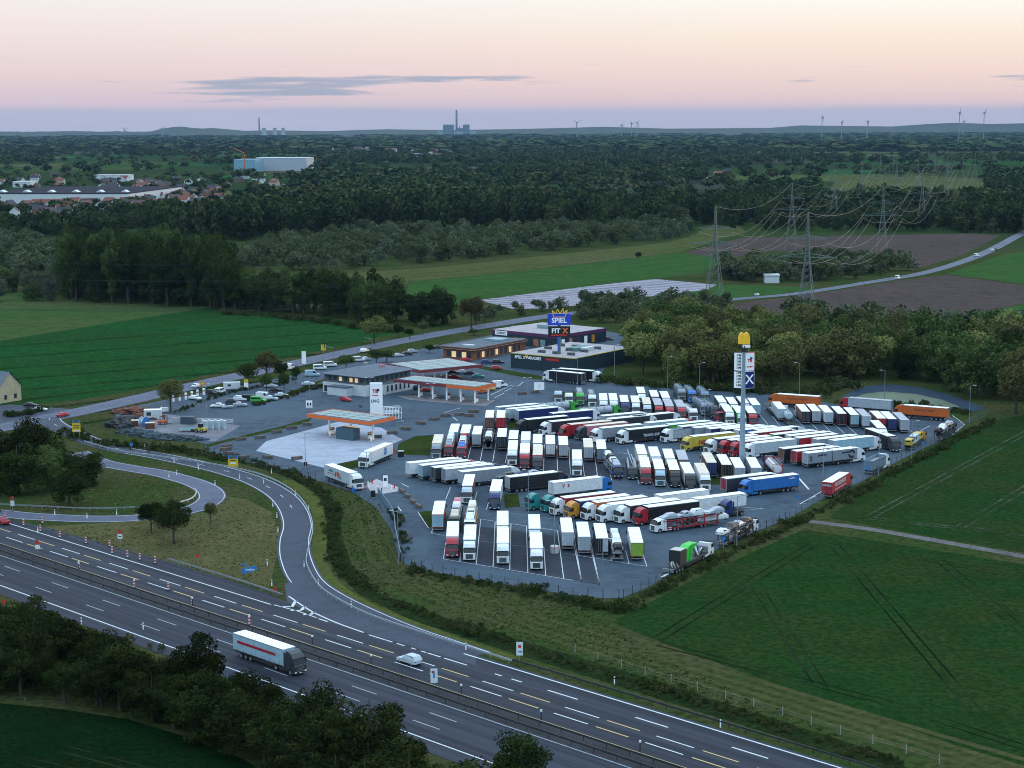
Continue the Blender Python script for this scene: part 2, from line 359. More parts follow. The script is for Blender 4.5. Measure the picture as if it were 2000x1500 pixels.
# ------------------------------------------------------------------ asphalt
def asphalt(name, c, c2, s=0.05):
    return field_mat(name, c, c2, tuple(x*1.18 for x in c), s, 0.25, 0.75)
asp = asphalt('lot_asphalt', (0.060, 0.088, 0.120), (0.036, 0.056, 0.080), .035)
aspd = asphalt('new_bay_asphalt', (0.034, 0.042, 0.060), (0.030, 0.036, 0.050))
aspr = asphalt('road_asphalt', (0.110, 0.120, 0.165), (0.090, 0.100, 0.140))
aspm = asphalt('ramp_asphalt', (0.058, 0.067, 0.092), (0.048, 0.056, 0.078))
HD = Vector((math.cos(R_(-44.9)), math.sin(R_(-44.9)))); HN = Vector((-HD.y, HD.x))
def tof(p): return G(*p).dot(HN)
def sof(p): return G(*p).dot(HD)
def HP(s, t): return HD*s+HN*t
def hwy_mat():
    m = bpy.data.materials.new('motorway_asphalt'); m.use_nodes = True; t = m.node_tree
    b = t.nodes['Principled BSDF']; b.inputs['Roughness'].default_value = .7; b.inputs['Specular IOR Level'].default_value = 0.15
    g = t.nodes.new('ShaderNodeNewGeometry').outputs['Position']
    mp = t.nodes.new('ShaderNodeMapping'); mp.inputs['Rotation'].default_value = (0, 0, R_(44.9)); t.links.new(g, mp.inputs[0])
    mp2 = t.nodes.new('ShaderNodeMapping'); mp2.inputs['Scale'].default_value = (0.004, 0.62, 0); t.links.new(mp.outputs[0], mp2.inputs[0])
    n = t.nodes.new('ShaderNodeTexNoise'); n.inputs['Scale'].default_value = 1; n.inputs['Detail'].default_value = 4; t.links.new(mp2.outputs[0], n.inputs['Vector'])
    n2 = t.nodes.new('ShaderNodeTexNoise'); n2.inputs['Scale'].default_value = .8; n2.inputs['Detail'].default_value = 6; t.links.new(g, n2.inputs['Vector'])
    c = MIX(SS(n.outputs['Fac'], .35, .70, t), (.013, .018, .029), (.038, .045, .064), t)
    c = MIX(M('MULTIPLY', n2.outputs['Fac'], .25, tree=t), c, (.02, .024, .032), t)
    t.links.new(c, b.inputs['Base Color']); return m
hm = hwy_mat()
T = {k: sum(tof(p) for p in v)/len(v) for k, v in dict(fo=[(280, 1104), (529, 1181), (1060, 1324), (1300, 1397)], bar=[(0, 1063.6), (1060, 1408.6)], ni=[(0, 1085), (1060, 1443)], no=[(0, 1143.4), (961, 1491)], ne=[(0, 1161), (168, 1222)], l1=[(97, 1077.6), (1148, 1414)], l2=[(36.4, 1044), (1086, 1377)], na=[(102, 1138), (926, 1423)], nb=[(68.6, 1147), (895, 1438)]).items()}
T['ne'] = T['no']-3.4; T['fo'] = 191.0; T['bar'] = 180.0; TO = 195.0
print('HWY', {k: round(v, 2) for k, v in T.items()})
S0, S1 = sof((0, 1060))-260, sof((1060, 1443))+130
def strip(name, t0, t1, s0, s1, z, m, n=12):
    mb = MB(); ribbon_mb(mb, [HP(s0+(s1-s0)*i/n, 0) for i in range(n+1)], t0, t1, z, m); return structure(name, mb.mesh())
SH = 3.0
strip('motorway_carriageway', T['bar']-.5, T['fo']+1.2, S0, sof((880, 1270)), .05, hm)
strip('motorway_carriageway', T['bar']-.5, TO+.9, sof((880, 1270)), S1, .05, hm)
strip('motorway_carriageway', T['ne'], T['ni']+.5, S0, S1, .05, hm)
median = asphalt('median_strip', (.034, .036, .042), (.024, .024, .028))
strip('median', T['ni']+.5, T['bar']-.5, S0, S1, .045, median)
# shoulder widening left of the merge
mb = MB(); mb.poly(px([(560, 1176), (520, 1158), (430, 1128), (330, 1098), (180, 1056), (90, 1030), (20, 1016), (-60, 1000), (-60, 1030), (300, 1125), (620, 1220)]), .048, hm); structure('motorway_shoulder', mb.mesh())
white = mat('road_white', (.62, .66, .70), .6, var=.25, scale=2.5, coord='World')
whited = mat('worn_white', (.30, .34, .38), .7, var=.4, scale=2.5, coord='World')
yel = mat('road_yellow', (.62, .44, .17), .6, var=.25, scale=2.5, coord='World')
mb = MB()
full = [HP(S0+(S1-S0)*i/20, 0) for i in range(21)]
GS = sof((530, 1181))
ribbon_mb(mb, [HP(S0+(GS-S0)*i/20, 0) for i in range(21)], T['fo']-.15, T['fo']+.15, .066, white)
ribbon_mb(mb, [HP(sof((900, 1279))+(S1-sof((900, 1279)))*i/12, 0) for i in range(13)], TO-.17, TO+.17, .066, white)
for t, ww, m in ((T['ni'], .28, whited), (T['no'], .28, white)): ribbon_mb(mb, full, t-ww/2, t+ww/2, .066, m)
ribbon_mb(mb, full, T['bar']-.16, T['bar']+.16, .066, yel)
def sdash(t, s_ref, on, m, wd=.26, per=18.2, s0=S0, s1=S1):
    s = s_ref-math.ceil((s_ref-s0)/per)*per
    while s < s1:
        if s > s0: mb.poly([HP(s, t-wd/2), HP(s+on, t-wd/2), HP(s+on, t+wd/2), HP(s, t+wd/2)], .067, m)
        s += per
r1, r2 = sof((97, 1077.6)), sof((36.4, 1044))
sdash(T['l1'], r1, 7, white); sdash(T['l1'], r1+8.6, 6.4, yel)
sdash(T['l2'], r2, 7, white); sdash(T['l2'], r2+8.6, 6.4, yel)
sdash(T['na'], sof((102, 1138)), 6, whited); sdash(T['nb'], sof((68.6, 1147)), 6, whited)
sm = sof((1070, 1348))
sdash(T['fo'], sm+.1, 6.4, white, .32, 18.2, sm, S1)
for a, b in ((722, 768), (776, 791), (804, 813), (823, 833), (836, 861), (868, 912), (966, 979), (998, 1018)):
    q = [HP(sof((x, 1240+(x-722)*.315)), 0) for x in (a, b)]; ribbon_mb(mb, q, T['fo']-.16, T['fo']+.16, .0665, white)
structure('lane_markings', mb.mesh())
# ramps
rampA = smooth(px([(930, 1282), (860, 1258), (790, 1234), (720, 1205), (648, 1170), (600, 1136), (578, 1092), (575, 1056), (581, 1025), (570, 992), (545, 965), (500, 940), (440, 920), (370, 903), (300, 889), (240, 879), (190, 866), (140, 846), (105, 828), (95, 816)]), 8)
mb = MB(); ribbon_mb(mb, rampA, -3.6, 3.6, .055, aspm)
mb.poly(px([(560, 1176), (556, 1140), (600, 1130), (700, 1190), (800, 1234), (930, 1282), (930, 1300), (780, 1255), (640, 1215)]), .0535, aspm)
structure('slip_road', mb.mesh())
mb = MB(); ribbon_mb(mb, rampA, -3.15, -2.95, .071, white); ribbon_mb(mb, rampA[40:118], 2.95, 3.15, .071, white); dash_mb(mb, rampA[72:], 0, .2, 3, 9, .071, white)
def pl(pts, w_): ribbon_mb(mb, smooth(px(pts), 4), -w_/2, w_/2, .0735, white)
pl([(564, 1165), (590, 1183), (615, 1198), (660, 1218), (710, 1236)], .35); pl([(535, 1182), (580, 1194), (618, 1207)], .3); pl([(622, 1209), (640, 1215)], .35)
[ribbon_mb(mb, px(q), -.3, .3, .0735, white) for q in ([(549, 1186), (570, 1185.5)], [(570, 1186), (577, 1175)], [(568, 1193), (588, 1193)], [(588, 1193), (595, 1185)], [(592, 1201), (607, 1201)], [(607, 1201), (613, 1196)])]
structure('slip_road_markings', mb.mesh())
rampB = smooth(px([(150, 884), (195, 903), (250, 914), (310, 924), (350, 934), (385, 945), (408, 958), (414, 971), (402, 984), (375, 995), (330, 1004), (260, 1012), (180, 1014), (100, 1011), (40, 1007), (-60, 996)]), 8)
mb = MB(); ribbon_mb(mb, rampB, -3.4, 3.4, .056, aspr); structure('loop_road', mb.mesh())
mb = MB(); ribbon_mb(mb, rampB, -3.0, -2.85, .0725, white); ribbon_mb(mb, rampB, 2.85, 3.0, .0725, white); structure('loop_road_markings', mb.mesh())
main = smooth(px([(-80, 850), (0, 836), (60, 824), (100, 815), (160, 803), (260, 781), (340, 762), (420, 744), (500, 727), (600, 705), (660, 692), (720, 679), (800, 663), (880, 648), (960, 635), (1040, 622), (1120, 611), (1220, 601), (1330, 594), (1450, 583), (1560, 573), (1700, 551), (1800, 534), (1880, 511), (1940, 486), (1996, 456), (2060, 425)]), 6)
mb = MB(); ribbon_mb(mb, main[:96], -5.6, 5.6, .054, aspr); ribbon_mb(mb, main[95:], -4, 4, .054, aspr); structure('main_road', mb.mesh())
mb = MB(); ribbon_mb(mb, main, -3.6, -3.45, .073, whited); ribbon_mb(mb, main, 3.45, 3.6, .073, whited); dash_mb(mb, main, 0, .18, 4, 6, .073, whited); structure('main_road_markings', mb.mesh())
patch('side_road', [(-60, 800), (20, 790), (150, 800), (110, 818), (60, 826), (-60, 830)], .052, aspm)
# ------------------------------------------------------------------ lot
patch('truck_lot', [(225, 806), (232, 832), (290, 849), (380, 862), (402, 868), (398, 880), (450, 895), (560, 920), (640, 945), (690, 962), (735, 992), (766, 1040), (776, 1085), (792, 1102), (860, 1120), (950, 1136), (1100, 1160), (1175, 1169), (1215, 1168), (1260, 1150), (1330, 1112), (1400, 1073), (1470, 1042), (1540, 1012), (1600, 978), (1680, 942), (1740, 908), (1800, 877), (1860, 851), (1884, 829), (1850, 811), (1800, 797), (1740, 792), (1640, 790), (1500, 770), (1400, 764), (1300, 758), (1200, 750), (1168, 742), (1190, 705), (1225, 680), (1225, 655), (1190, 648), (1100, 630), (1000, 636), (960, 655), (880, 670), (780, 690), (700, 706), (600, 727), (500, 748), (400, 767), (330, 780), (250, 796)], .06, asp)
conc = asphalt('concrete', (.34, .37, .44), (.28, .31, .38), .08)
patch('concrete_apron', [(500, 881), (520, 862), (610, 838), (660, 824), (745, 836), (786, 859), (765, 868), (700, 897), (637, 915)], .064, conc)
patch('concrete_apron', [(860, 780), (905, 777), (968, 782), (950, 793), (905, 791), (800, 781), (775, 774), (830, 771)], .064, mat('pale_concrete', (.20, .19, .2), .8, var=.2, scale=.3))
lawn = field_mat('lawn', (.036, .056, .014), (.050, .060, .018), (.024, .044, .010), .1, 1.0)
def island(pts): patch('lawn', pts, .068, lawn)
island([(772, 886), (780, 866), (812, 852), (846, 850), (845, 868), (838, 890), (800, 889)])
island([(400, 869), (470, 852), (545, 834), (612, 815), (600, 826), (520, 846), (440, 864), (405, 874)])
island([(984, 966), (1012, 964), (1016, 990), (986, 993)])
island([(817, 1000), (843, 998), (845, 1026), (838, 1032)])
island([(989, 826), (1014, 822), (1018, 836), (992, 838)])
island([(1384, 935), (1412, 933), (1414, 946), (1388, 948)])
island([(1085, 768), (1130, 764), (1128, 776), (1090, 778)])
island([(640, 910), (700, 898), (716, 908), (690, 916), (655, 918)])
island([(925, 712), (1060, 735), (1150, 741), (1150, 746), (1040, 741), (920, 717)])
island([(505, 790), (600, 752), (640, 738), (634, 744), (560, 775)])
patch('bay_surface', [(868, 1092), (880, 1022), (1032, 1040), (1158, 1060), (1172, 1142), (1000, 1116)], .066, aspd)
patch('bay_surface', [(858, 888), (880, 836), (1195, 876), (1215, 940), (1180, 935), (1000, 910)], .066, aspd)
patch('yard', [(238, 826), (300, 806), (345, 812), (400, 820), (470, 832), (420, 862), (350, 858), (280, 846)], .066, mat('pale_gravel', (.17, .17, .20), .9, var=.35, scale=.15, coord='World'))
# bay lines
mb = MB()
def line(p, q, ww=.16, m=white):
    a, b = G(*p), G(*q); d = (b-a).normalized(); n = Vector((-d.y, d.x))*ww/2
    mb.poly([a-n, b-n, b+n, a+n], .078, m)
def z1(x, y): return (780+x/5, 920+y/5)
for a, b in [((430, 862), (455, 700)), ((590, 890), (600, 800)), ((750, 915), (795, 470)), ((915, 942), (935, 500)), ((1078, 970), (1090, 515)), ((1255, 998), (1240, 540)), ((1430, 1025), (1410, 740)), ((1605, 1055), (1545, 585)), ((1780, 1085), (1700, 600)), ((1955, 1112), (1870, 760))]: line(z1(*a), z1(*b))
line(z1(430, 862), z1(1955, 1112)); line(z1(780, 470), z1(1545, 585)); line(z1(780, 685), z1(1440, 770), .12, whited); line(z1(1560, 800), z1(2000, 850), .12, whited)
line(z1(315, 610), z1(330, 540)); line(z1(315, 612), z1(440, 632)); line(z1(500, 160), z1(452, 280)); line(z1(760, 200), z1(725, 320)); line(z1(850, 382), z1(875, 290)); line(z1(180, 400), z1(285, 560)); line(z1(780, 370), z1(1500, 470), .1, whited)
def z2(x, y): return (1120+x/5, 920+y/5)
for a, b in [((0, 700), (80, 1085)), ((170, 700), (255, 1112)), ((340, 700), (372, 878)), ((510, 780), (542, 905)), ((680, 820), (718, 935))]: line(z2(*a), z2(*b))
line(z2(0, 1070), z2(255, 1112)); line(z2(0, 820), z2(718, 935)); line(z2(1560, 350), z2(1850, 368)); line(z2(1560, 400), z2(1850, 368)); line(z2(360, 180), z2(700, 225), .12, whited)
def z3(x, y): return (1220+x/8.333, 780+y/8.333)
for i, (x, y) in enumerate([(235, 1380), (470, 1405), (710, 1440), (945, 1465)]): line(z3(x, y), z3(x-190, y-560))
for (x, y) in [(500, 960), (720, 990), (520, 1180)]: pass
def z4(x, y): return (780+x/8.333, 780+y/8.333)
for a, b in [((1115, 970), (1170, 760)), ((1318, 1000), (1370, 720)), ((1520, 1015), (1575, 700)), ((1725, 1040), (1760, 860))]: line(z4(*a), z4(*b))
def z5(x, y): return (1000+x/8.333, 780+y/8.333)
for a, b in [((515, 1170), (525, 740)), ((740, 1195), (730, 760)), ((950, 1215), (925, 780)), ((1180, 1250), (1140, 960)), ((1390, 1250), (1335, 830)), ((1620, 1325), (1540, 850)), ((1990, 1070), (1945, 900)), ((1950, 900), (1740, 870))]: line(z5(*a), z5(*b))
def z6(x, y): return (1440+x/8.333, 780+y/8.333)
for a, b in [((500, 415), (375, 260)), ((690, 430), (570, 280)), ((880, 450), (780, 320)), ((1115, 490), (960, 330)), ((1310, 500), (1190, 380)), ((1530, 540), (1370, 380)), ((1740, 555), (1570, 400)), ((1945, 575), (1790, 440)), ((2200, 600), (2060, 480))]: line(z6(*a), z6(*b))
line(z6(960, 1240), z6(1165, 1470), .5); line((1556, 985), (1604, 982), .14, whited); line((1578, 976), (1593, 969), .4)
line((1776, 840), (1786, 848)); line((1786, 848), (1816, 832), .2)
for p, q in [((784, 945), (799, 952)), ((1562, 985), (1605, 960)), ((958, 772), (1000, 752)), ((965, 778), (985, 768)), ((985, 765), (1000, 758)), ((1015, 752), (1022, 746)), ((777, 990), (784, 999)), ((780, 1020), (783, 1026)), ((868, 806), (900, 797)), ((885, 815), (893, 822))]: line(p, q, .25)
line((1860, 812), (1882, 828), .2); line((1860, 850), (1884, 829), .2)
structure('bay_markings', mb.mesh())

# ------------------------------------------------------------------ vehicle kit
COLS = dict(white=(.78,.80,.82), silver=(.42,.46,.52), grey=(.26,.30,.35), dark=(.035,.04,.05), black=(.015,.016,.02), red=(.42,.02,.03), orange=(.62,.13,.02), amber=(.60,.27,.03),
            blue=(.03,.17,.50), navy=(.02,.035,.14), teal=(.02,.26,.25), green=(.06,.42,.05), yellow=(.62,.46,.06), pale=(.50,.58,.64), paleblue=(.34,.52,.62), brown=(.20,.08,.05), pink=(.60,.20,.24), steel=(.16,.24,.32), lime=(.30,.48,.05), beige=(.62,.55,.44))
def paint(c): return mat('paint_'+c, COLS[c], .38, var=.16, scale=1.3)
glass = mat('dark_glass', (.012,.02,.026), .12, spec=.6)
rubber = mat('rubber', (.016,.016,.018), .9)
under = mat('chassis', (.022,.024,.028), .8)
lampw = mat('headlamp_lens', (.75,.78,.8), .2)
lampr = mat('tail_lamp', (.45,.05,.02), .3)
lampo = mat('marker_lamp', (.75,.30,.05), .3)
hub = mat('wheel_hub', (.30,.32,.34), .4, .4)
roofm = mat('trailer_roof', (.90,.89,.88), .6, var=.22, scale=.55, lo=.45, hi=.8)
rooft = mat('tarp_roof', (.46,.46,.50), .7, var=.2, scale=.8)
roofb = mat('beige_roof', (.80,.68,.54), .7, var=.12, scale=.6)
galv = mat('galvanised', (.30,.34,.37), .5, .4, var=.2, scale=2)
ME = {}
def memo(k, f):
    if k not in ME: ME[k] = f()
    return ME[k]
def wheel_mesh(r, wd):
    mb = MB(); mb.bar((0, -wd/2, 0), (0, wd/2, 0), r, rubber, 14); mb.bar((0, -wd/2-.02, 0), (0, wd/2+.02, 0), r*.55, hub, 10); return mb.mesh()
def wheel(x, y, r=.5, wd=.34): return P('wheel', memo(('w', r, wd), lambda: wheel_mesh(r, wd)), (x, y, r))
def boxm(k, x0, x1, y0, y1, z0, z1, m, bev=0.0): return memo(k, lambda: MB().box(x0, x1, y0, y1, z0, z1, m).mesh(bevel=bev))
def cab_parts(c, low=False, axle2=True):
    k = ('cab', c, low)
    H_ = 3.0 if low else 3.82
    def body():
        mb = MB(); pm = paint(c)
        prof = [(0, .95), (0, H_), (.55, H_+.02), (1.35, H_-.28), (1.92, 2.86 if not low else 2.72), (2.22, 1.85), (2.32, 1.6), (2.34, .42), (1.72, .36), (1.62, .85), (1.38, 1.08), (.95, 1.08), (.7, .85), (.66, .55), (0, .55)]
        mb.prism(prof, -1.235, 1.235, pm, taper=lambda x, z: 1.0 if z < 2.9 else .93)
        mb.box(-.02, -.5, -1.22, -1.16, 1.0, H_-.25, pm); mb.box(-.02, -.5, 1.16, 1.22, 1.0, H_-.25, pm)
        return mb.mesh(bevel=.05)
    def ws():
        mb = MB(); mb.add([(1.955, -1.12, 2.80), (1.955, 1.12, 2.80), (2.262, 1.16, 1.86), (2.262, -1.16, 1.86), (1.91, -1.1, 2.78), (1.91, 1.1, 2.78), (2.2, 1.15, 1.84), (2.2, -1.15, 1.84)], [(0, 1, 2, 3), (4, 7, 6, 5), (0, 4, 5, 1), (3, 2, 6, 7), (0, 3, 7, 4), (1, 5, 6, 2)], glass)
        mb.box(2.0, 2.16, -1.15, 1.15, 2.80, 2.92, under)
        return mb.mesh()
    def grille():
        mb = MB(); mb.box(2.33, 2.375, -.72, .72, .62, 1.62, under)
        for i in range(4): mb.box(2.37, 2.39, -.66, .66, .74+i*.22, .80+i*.22, hub)
        mb.box(2.33, 2.39, -.27, .27, .44, .56, lampw); return mb.mesh()
    def swin(s):
        y = 1.236*s; mb = MB(); mb.prism([(1.0, 1.85), (2.0, 1.85), (1.78, 2.62), (1.0, 2.7)], min(y, y+.012*s), max(y, y+.012*s), glass); return mb.mesh()
    def mirror(s): mb = MB(); mb.box(2.0, 2.16, s*1.3-.12, s*1.3+.12, 1.95, 2.75, under); return mb.mesh(bevel=.03)
    def chassis():
        mb = MB(); mb.box(-3.7, .9, -.45, .45, .62, .95, under)
        for s in (-1, 1):
            mb.box(-1.9, -.05, min(s*.6, s*1.2), max(s*.6, s*1.2), .42, 1.02, paint(c) if c in ('white', 'blue', 'teal') else under)
            mb.box(-3.6, -2.0, min(s*.7, s*1.2), max(s*.7, s*1.2), 1.08, 1.13, under)
        return mb.mesh(bevel=.03)
    kids = [P('windscreen', memo(('ws', low), ws)), P('grille', memo('grille', grille)),
            P('side_window', memo('sw1', lambda: swin(1))), P('side_window', memo('sw-1', lambda: swin(-1))),
            P('mirror', memo('mr1', lambda: mirror(1))), P('mirror', memo('mr-1', lambda: mirror(-1))),
            P('headlight', boxm('hl', 2.32, 2.37, -.2, .2, .55, .78, lampw, .02), (0, .98, 0)), P('headlight', ME['hl'] if 'hl' in ME else boxm('hl', 2.32, 2.37, -.2, .2, .55, .78, lampw, .02), (0, -.98, 0))]
    parts = [P('cab', memo(k, body), (.55, 0, 0), kids), P('chassis', memo(('ch', c), chassis), (.55, 0, 0)), wheel(1.72, 1.05), wheel(1.72, -1.05)]
    if axle2: parts += [wheel(-2.1, .95, .5, .5), wheel(-2.1, -.95, .5, .5)]
    return parts
def box_mesh(L, side, roof, rear, ribs, z0=1.12, z1=4.0, fr=None):
    mb = MB(); sm, rm = paint(side), roof; w2 = 1.275
    mb.box(-L, 0, -w2, w2, z0, z1-.05, sm)
    mb.box(-L+.03, -.03, -w2+.02, w2-.02, z1-.045, z1, rm)
    fm = paint(fr) if fr else (galv if ribs else sm)
    for s in (-1, 1):
        y0, y1 = sorted((s*w2, s*(w2+.012)))
        if ribs:
            mb.box(-L, 0, y0, y1, z1-.16, z1-.03, galv); mb.box(-L, 0, y0, y1, z0, z0+.12, under)
            for i in range(int(L/.65)): mb.box(-.4-i*.65, -.36-i*.65, y0, y1, z0+.1, z0+.5, under)
        else:
            mb.box(-L, 0, y0, y1, z0, z0+.1, galv); mb.box(-L, 0, y0, y1, z1-.1, z1-.04, galv)
    if ribs:
        for i in range(int(L/2.2)): mb.box(-1.2-i*2.2, -1.14-i*2.2, -w2+.03, w2-.03, z1, z1+.012, rooft)
    # front wall edge and cooling unit
    if not ribs: mb.box(0, .32, -.95, .95, 2.3, 3.75, paint('white'))
    return mb.mesh()
def rear_mesh(L, rear, z0=1.12, z1=4.0, fr='silver', open_=False):
    mb = MB(); rm = paint(rear); a = -L-.03
    if open_:
        mb.box(a, a+.025, -1.2, -.1, z0+.08, z1-.12, rm); mb.box(a, a+.025, -.1, 1.2, z0+.08, z1-.12, rubber)
    else: mb.box(a, a+.025, -1.2, 1.2, z0+.08, z1-.12, rm)
    fm = paint(fr)
    mb.box(a-.02, a+.025, -1.275, -1.2, z0, z1, fm); mb.box(a-.02, a+.025, 1.2, 1.275, z0, z1, fm); mb.box(a-.02, a+.025, -1.2, 1.2, z1-.12, z1, fm); mb.box(a-.02, a+.025, -1.2, 1.2, z0-.02, z0+.08, fm)
    mb.box(a-.012, a, -.012, .012, z0+.1, z1-.14, under)
    for y in (-.8, -.35, .35, .8): mb.box(a-.03, a-.001, y-.02, y+.02, z0+.1, z1-.14, galv)
    return mb.mesh()
def under_mesh(L):
    mb = MB(); mb.box(-L+.2, -.3, -.5, .5, .92, 1.12, under); mb.box(-L, -L+.18, -1.2, 1.2, .55, .75, galv)
    for s in (-1, 1):
        mb.box(-2.6, -2.4, s*.8-.08, s*.8+.08, .15, 1.0, galv)
        mb.box(-L*.62, -3.0, s*1.18-.02, s*1.18+.02, .5, .95, under)
        mb.box(-L+.4, -L*.66, s*1.0-.2, s*1.0+.2, 1.0, 1.1, under)
    return mb.mesh()
def lamps(L, k): return [P('tail_light', boxm(('tl', L, s), -L-.06, -L-.01, s*.95-.18, s*.95+.18, .82, .96, lampr if k == 'r' else lampo, 0)) for s in (-1, 1)]
def trailer_parts(side='white', rear=None, roof='w', ribs=True, L=13.6, fr='silver', open_=False, axles=None, lamp='r'):
    rear = rear or side; rf = dict(w=roofm, t=rooft, b=roofb)[roof]
    parts = [P('trailer', memo(('bx', L, side, roof, ribs), lambda: box_mesh(L, side, rf, rear, ribs)), (0, 0, 0),
               [P('rear_door', memo(('rd', L, rear, fr, open_), lambda: rear_mesh(L, rear, fr=fr, open_=open_)))]+lamps(L, lamp)),
             P('underframe', memo(('uf', L), lambda: under_mesh(L)))]
    for x in (axles or (-L+2.0, -L+3.3, -L+4.6)):
        for s in (-1, 1): parts.append(wheel(x, s*1.0, .48, .4))
    return parts
def tanker_parts(c='white', L=11.0, container=False):
    def tank():
        mb = MB(); mb.bar((-L, 0, 2.45), (-.3, 0, 2.45), 1.18, paint(c), 20)
        mb.bar((-L-.25, 0, 2.45), (-L, 0, 2.45), .75, paint(c), 20, 1.17); mb.bar((-.3, 0, 2.45), (-.05, 0, 2.45), 1.17, paint(c), 20, .75)
        mb.box(-L+.3, -.8, -.35, .35, 3.6, 3.68, galv)
        for i in range(4): mb.bar((-1.6-i*2.5, 0, 3.6), (-1.6-i*2.5, 0, 3.85), .28, hub, 10)
        if container:
            for x in (-L-.3, -.05):
                for y in (-1.2, 1.2): mb.box(x-.08, x+.08, y-.08, y+.08, 1.1, 3.75, paint('red'))
                mb.box(x-.08, x+.08, -1.2, 1.2, 3.6, 3.75, paint('red')); mb.box(x-.08, x+.08, -1.2, 1.2, 1.1, 1.25, paint('red'))
            for y in (-1.2, 1.2): mb.box(-L-.3, 0, y-.06, y+.06, 3.6, 3.72, paint('red'))
        return mb.mesh()
    return [P('tank', memo(('tank', c, L, container), tank)), P('underframe', memo(('uf', 12.6), lambda: under_mesh(12.6)))]+[wheel(x, s, .48, .4) for x in (-10.6, -9.3, -8.0) for s in (-1.0, 1.0)]
def silo_parts(c='silver'):
    def tank():
        mb = MB()
        for i in range(4):
            x = -1.7-i*2.7
            mb.bar((x-1.3, 0, 2.75), (x+1.3, 0, 2.75), 1.12, paint(c), 16)
            mb.bar((x, 0, 2.6), (x, 0, 1.1), 1.0, paint(c), 12, .2); mb.bar((x, 0, 3.8), (x, 0, 4.0), .35, hub, 10)
            mb.box(x+1.3, x+1.36, -1.2, 1.2, 1.2, 3.8, galv)
        for y in (-.8, .8): mb.box(-11.5, -.4, y-.03, y+.03, 4.0, 4.05, galv)
        return mb.mesh()
    return [P('silo_tank', memo(('silo', c), tank)), P('underframe', memo(('uf', 12.6), lambda: under_mesh(12.6)))]+[wheel(x, s, .48, .4) for x in (-10.6, -9.3, -8.0) for s in (-1.0, 1.0)]
def tipper_parts(c='steel'):
    def tub():
        mb = MB(); L = 9.5; pm = paint(c)
        mb.box(-L, 0, -1.25, -1.19, 1.2, 3.6, pm); mb.box(-L, 0, 1.19, 1.25, 1.2, 3.6, pm); mb.box(-.06, 0, -1.19, 1.19, 1.2, 3.7, pm); mb.box(-L, -L+.06, -1.19, 1.19, 1.2, 3.6, pm); mb.box(-L+.06, -.06, -1.19, 1.19, 1.2, 1.35, rooft)
        mb.box(-L+.07, -.07, -1.18, 1.18, 2.6, 2.9, mat('load', (.38, .40, .42), .9, var=.3, scale=1.5))
        for i in range(9):
            for s in (-1, 1): mb.box(-.6-i*1.05, -.48-i*1.05, s*1.28-.03, s*1.28+.03, 1.25, 3.55, pm)
        for s in (-1, 1): mb.box(-L, 0, s*1.25-.06, s*1.25+.06, 3.6, 3.7, galv)
        return mb.mesh()
    return [P('tipper_body', memo(('tub', c), tub)), P('underframe', memo(('uf', 9.5), lambda: under_mesh(9.5)))]+[wheel(x, s, .48, .4) for x in (-8.2, -6.9, -5.6) for s in (-1.0, 1.0)]
def flat_parts(L=12.5):
    def deck():
        mb = MB(); mb.box(-L, 0, -1.25, 1.25, 1.0, 1.2, under)
        for i in range(12): mb.box(-L+.4+i, -L+.5+i, -1.24, 1.24, 1.2, 1.23, galv)
        mb.box(-.1, 0, -1.2, 1.2, 1.2, 2.4, galv)
        for y in (-.5, .5): mb.box(-L*.6, -L*.4, y-.3, y+.3, 1.23, 1.6, hub)
        return mb.mesh()
    return [P('load_deck', memo(('flat', L), deck)), P('underframe', memo(('uf', L), lambda: under_mesh(L)))]+[wheel(x, s, .48, .4) for x in (-L+1.6, -L+2.9, -L+4.2) for s in (-1.0, 1.0)]
def carrier_parts(fc='dark', L=14.0):
    def frame():
        mb = MB(); fm = paint(fc)
        for s in (-1, 1):
            mb.box(-L, 0, s*1.15-.12, s*1.15+.12, .78, .92, fm); mb.box(-L, 0, s*1.18-.05, s*1.18+.05, .72, .86, fm)
            mb.box(-L, .9, s*.95-.28, s*.95+.28, 2.42, 2.50, galv); mb.box(-L, .9, s*1.22-.04, s*1.22+.04, 2.40, 2.58, fm)
            for x in (-.3, -4.2, -7.2, -10.0, -13.4): mb.box(x-.12, x+.12, s*1.2-.07, s*1.2+.07, .5, 3.2 if x in (-4.2, -10.0) else 2.6, fm)
            mb.bar((-7.4, s*1.2, .9), (-10.0, s*1.2, 2.4), .06, fm); mb.bar((-4.4, s*1.2, 2.4), (-7.0, s*1.2, .9), .06, fm)
            mb.box(-L, 0, s*.7-.25, s*.7+.25, .92, .97, galv)
        mb.box(-6.9, -6.6, -1.1, 1.1, .6, .8, fm); mb.box(-L, -L+.1, -1.2, 1.2, .5, .8, galv)
        return mb.mesh()
    return [P('carrier_frame', memo(('cf', fc), frame))]+lamps(L, 'o')+[wheel(x, s, .42, .35) for x in (-3.0, -9.2, -10.2) for s in (-1.0, 1.0)]
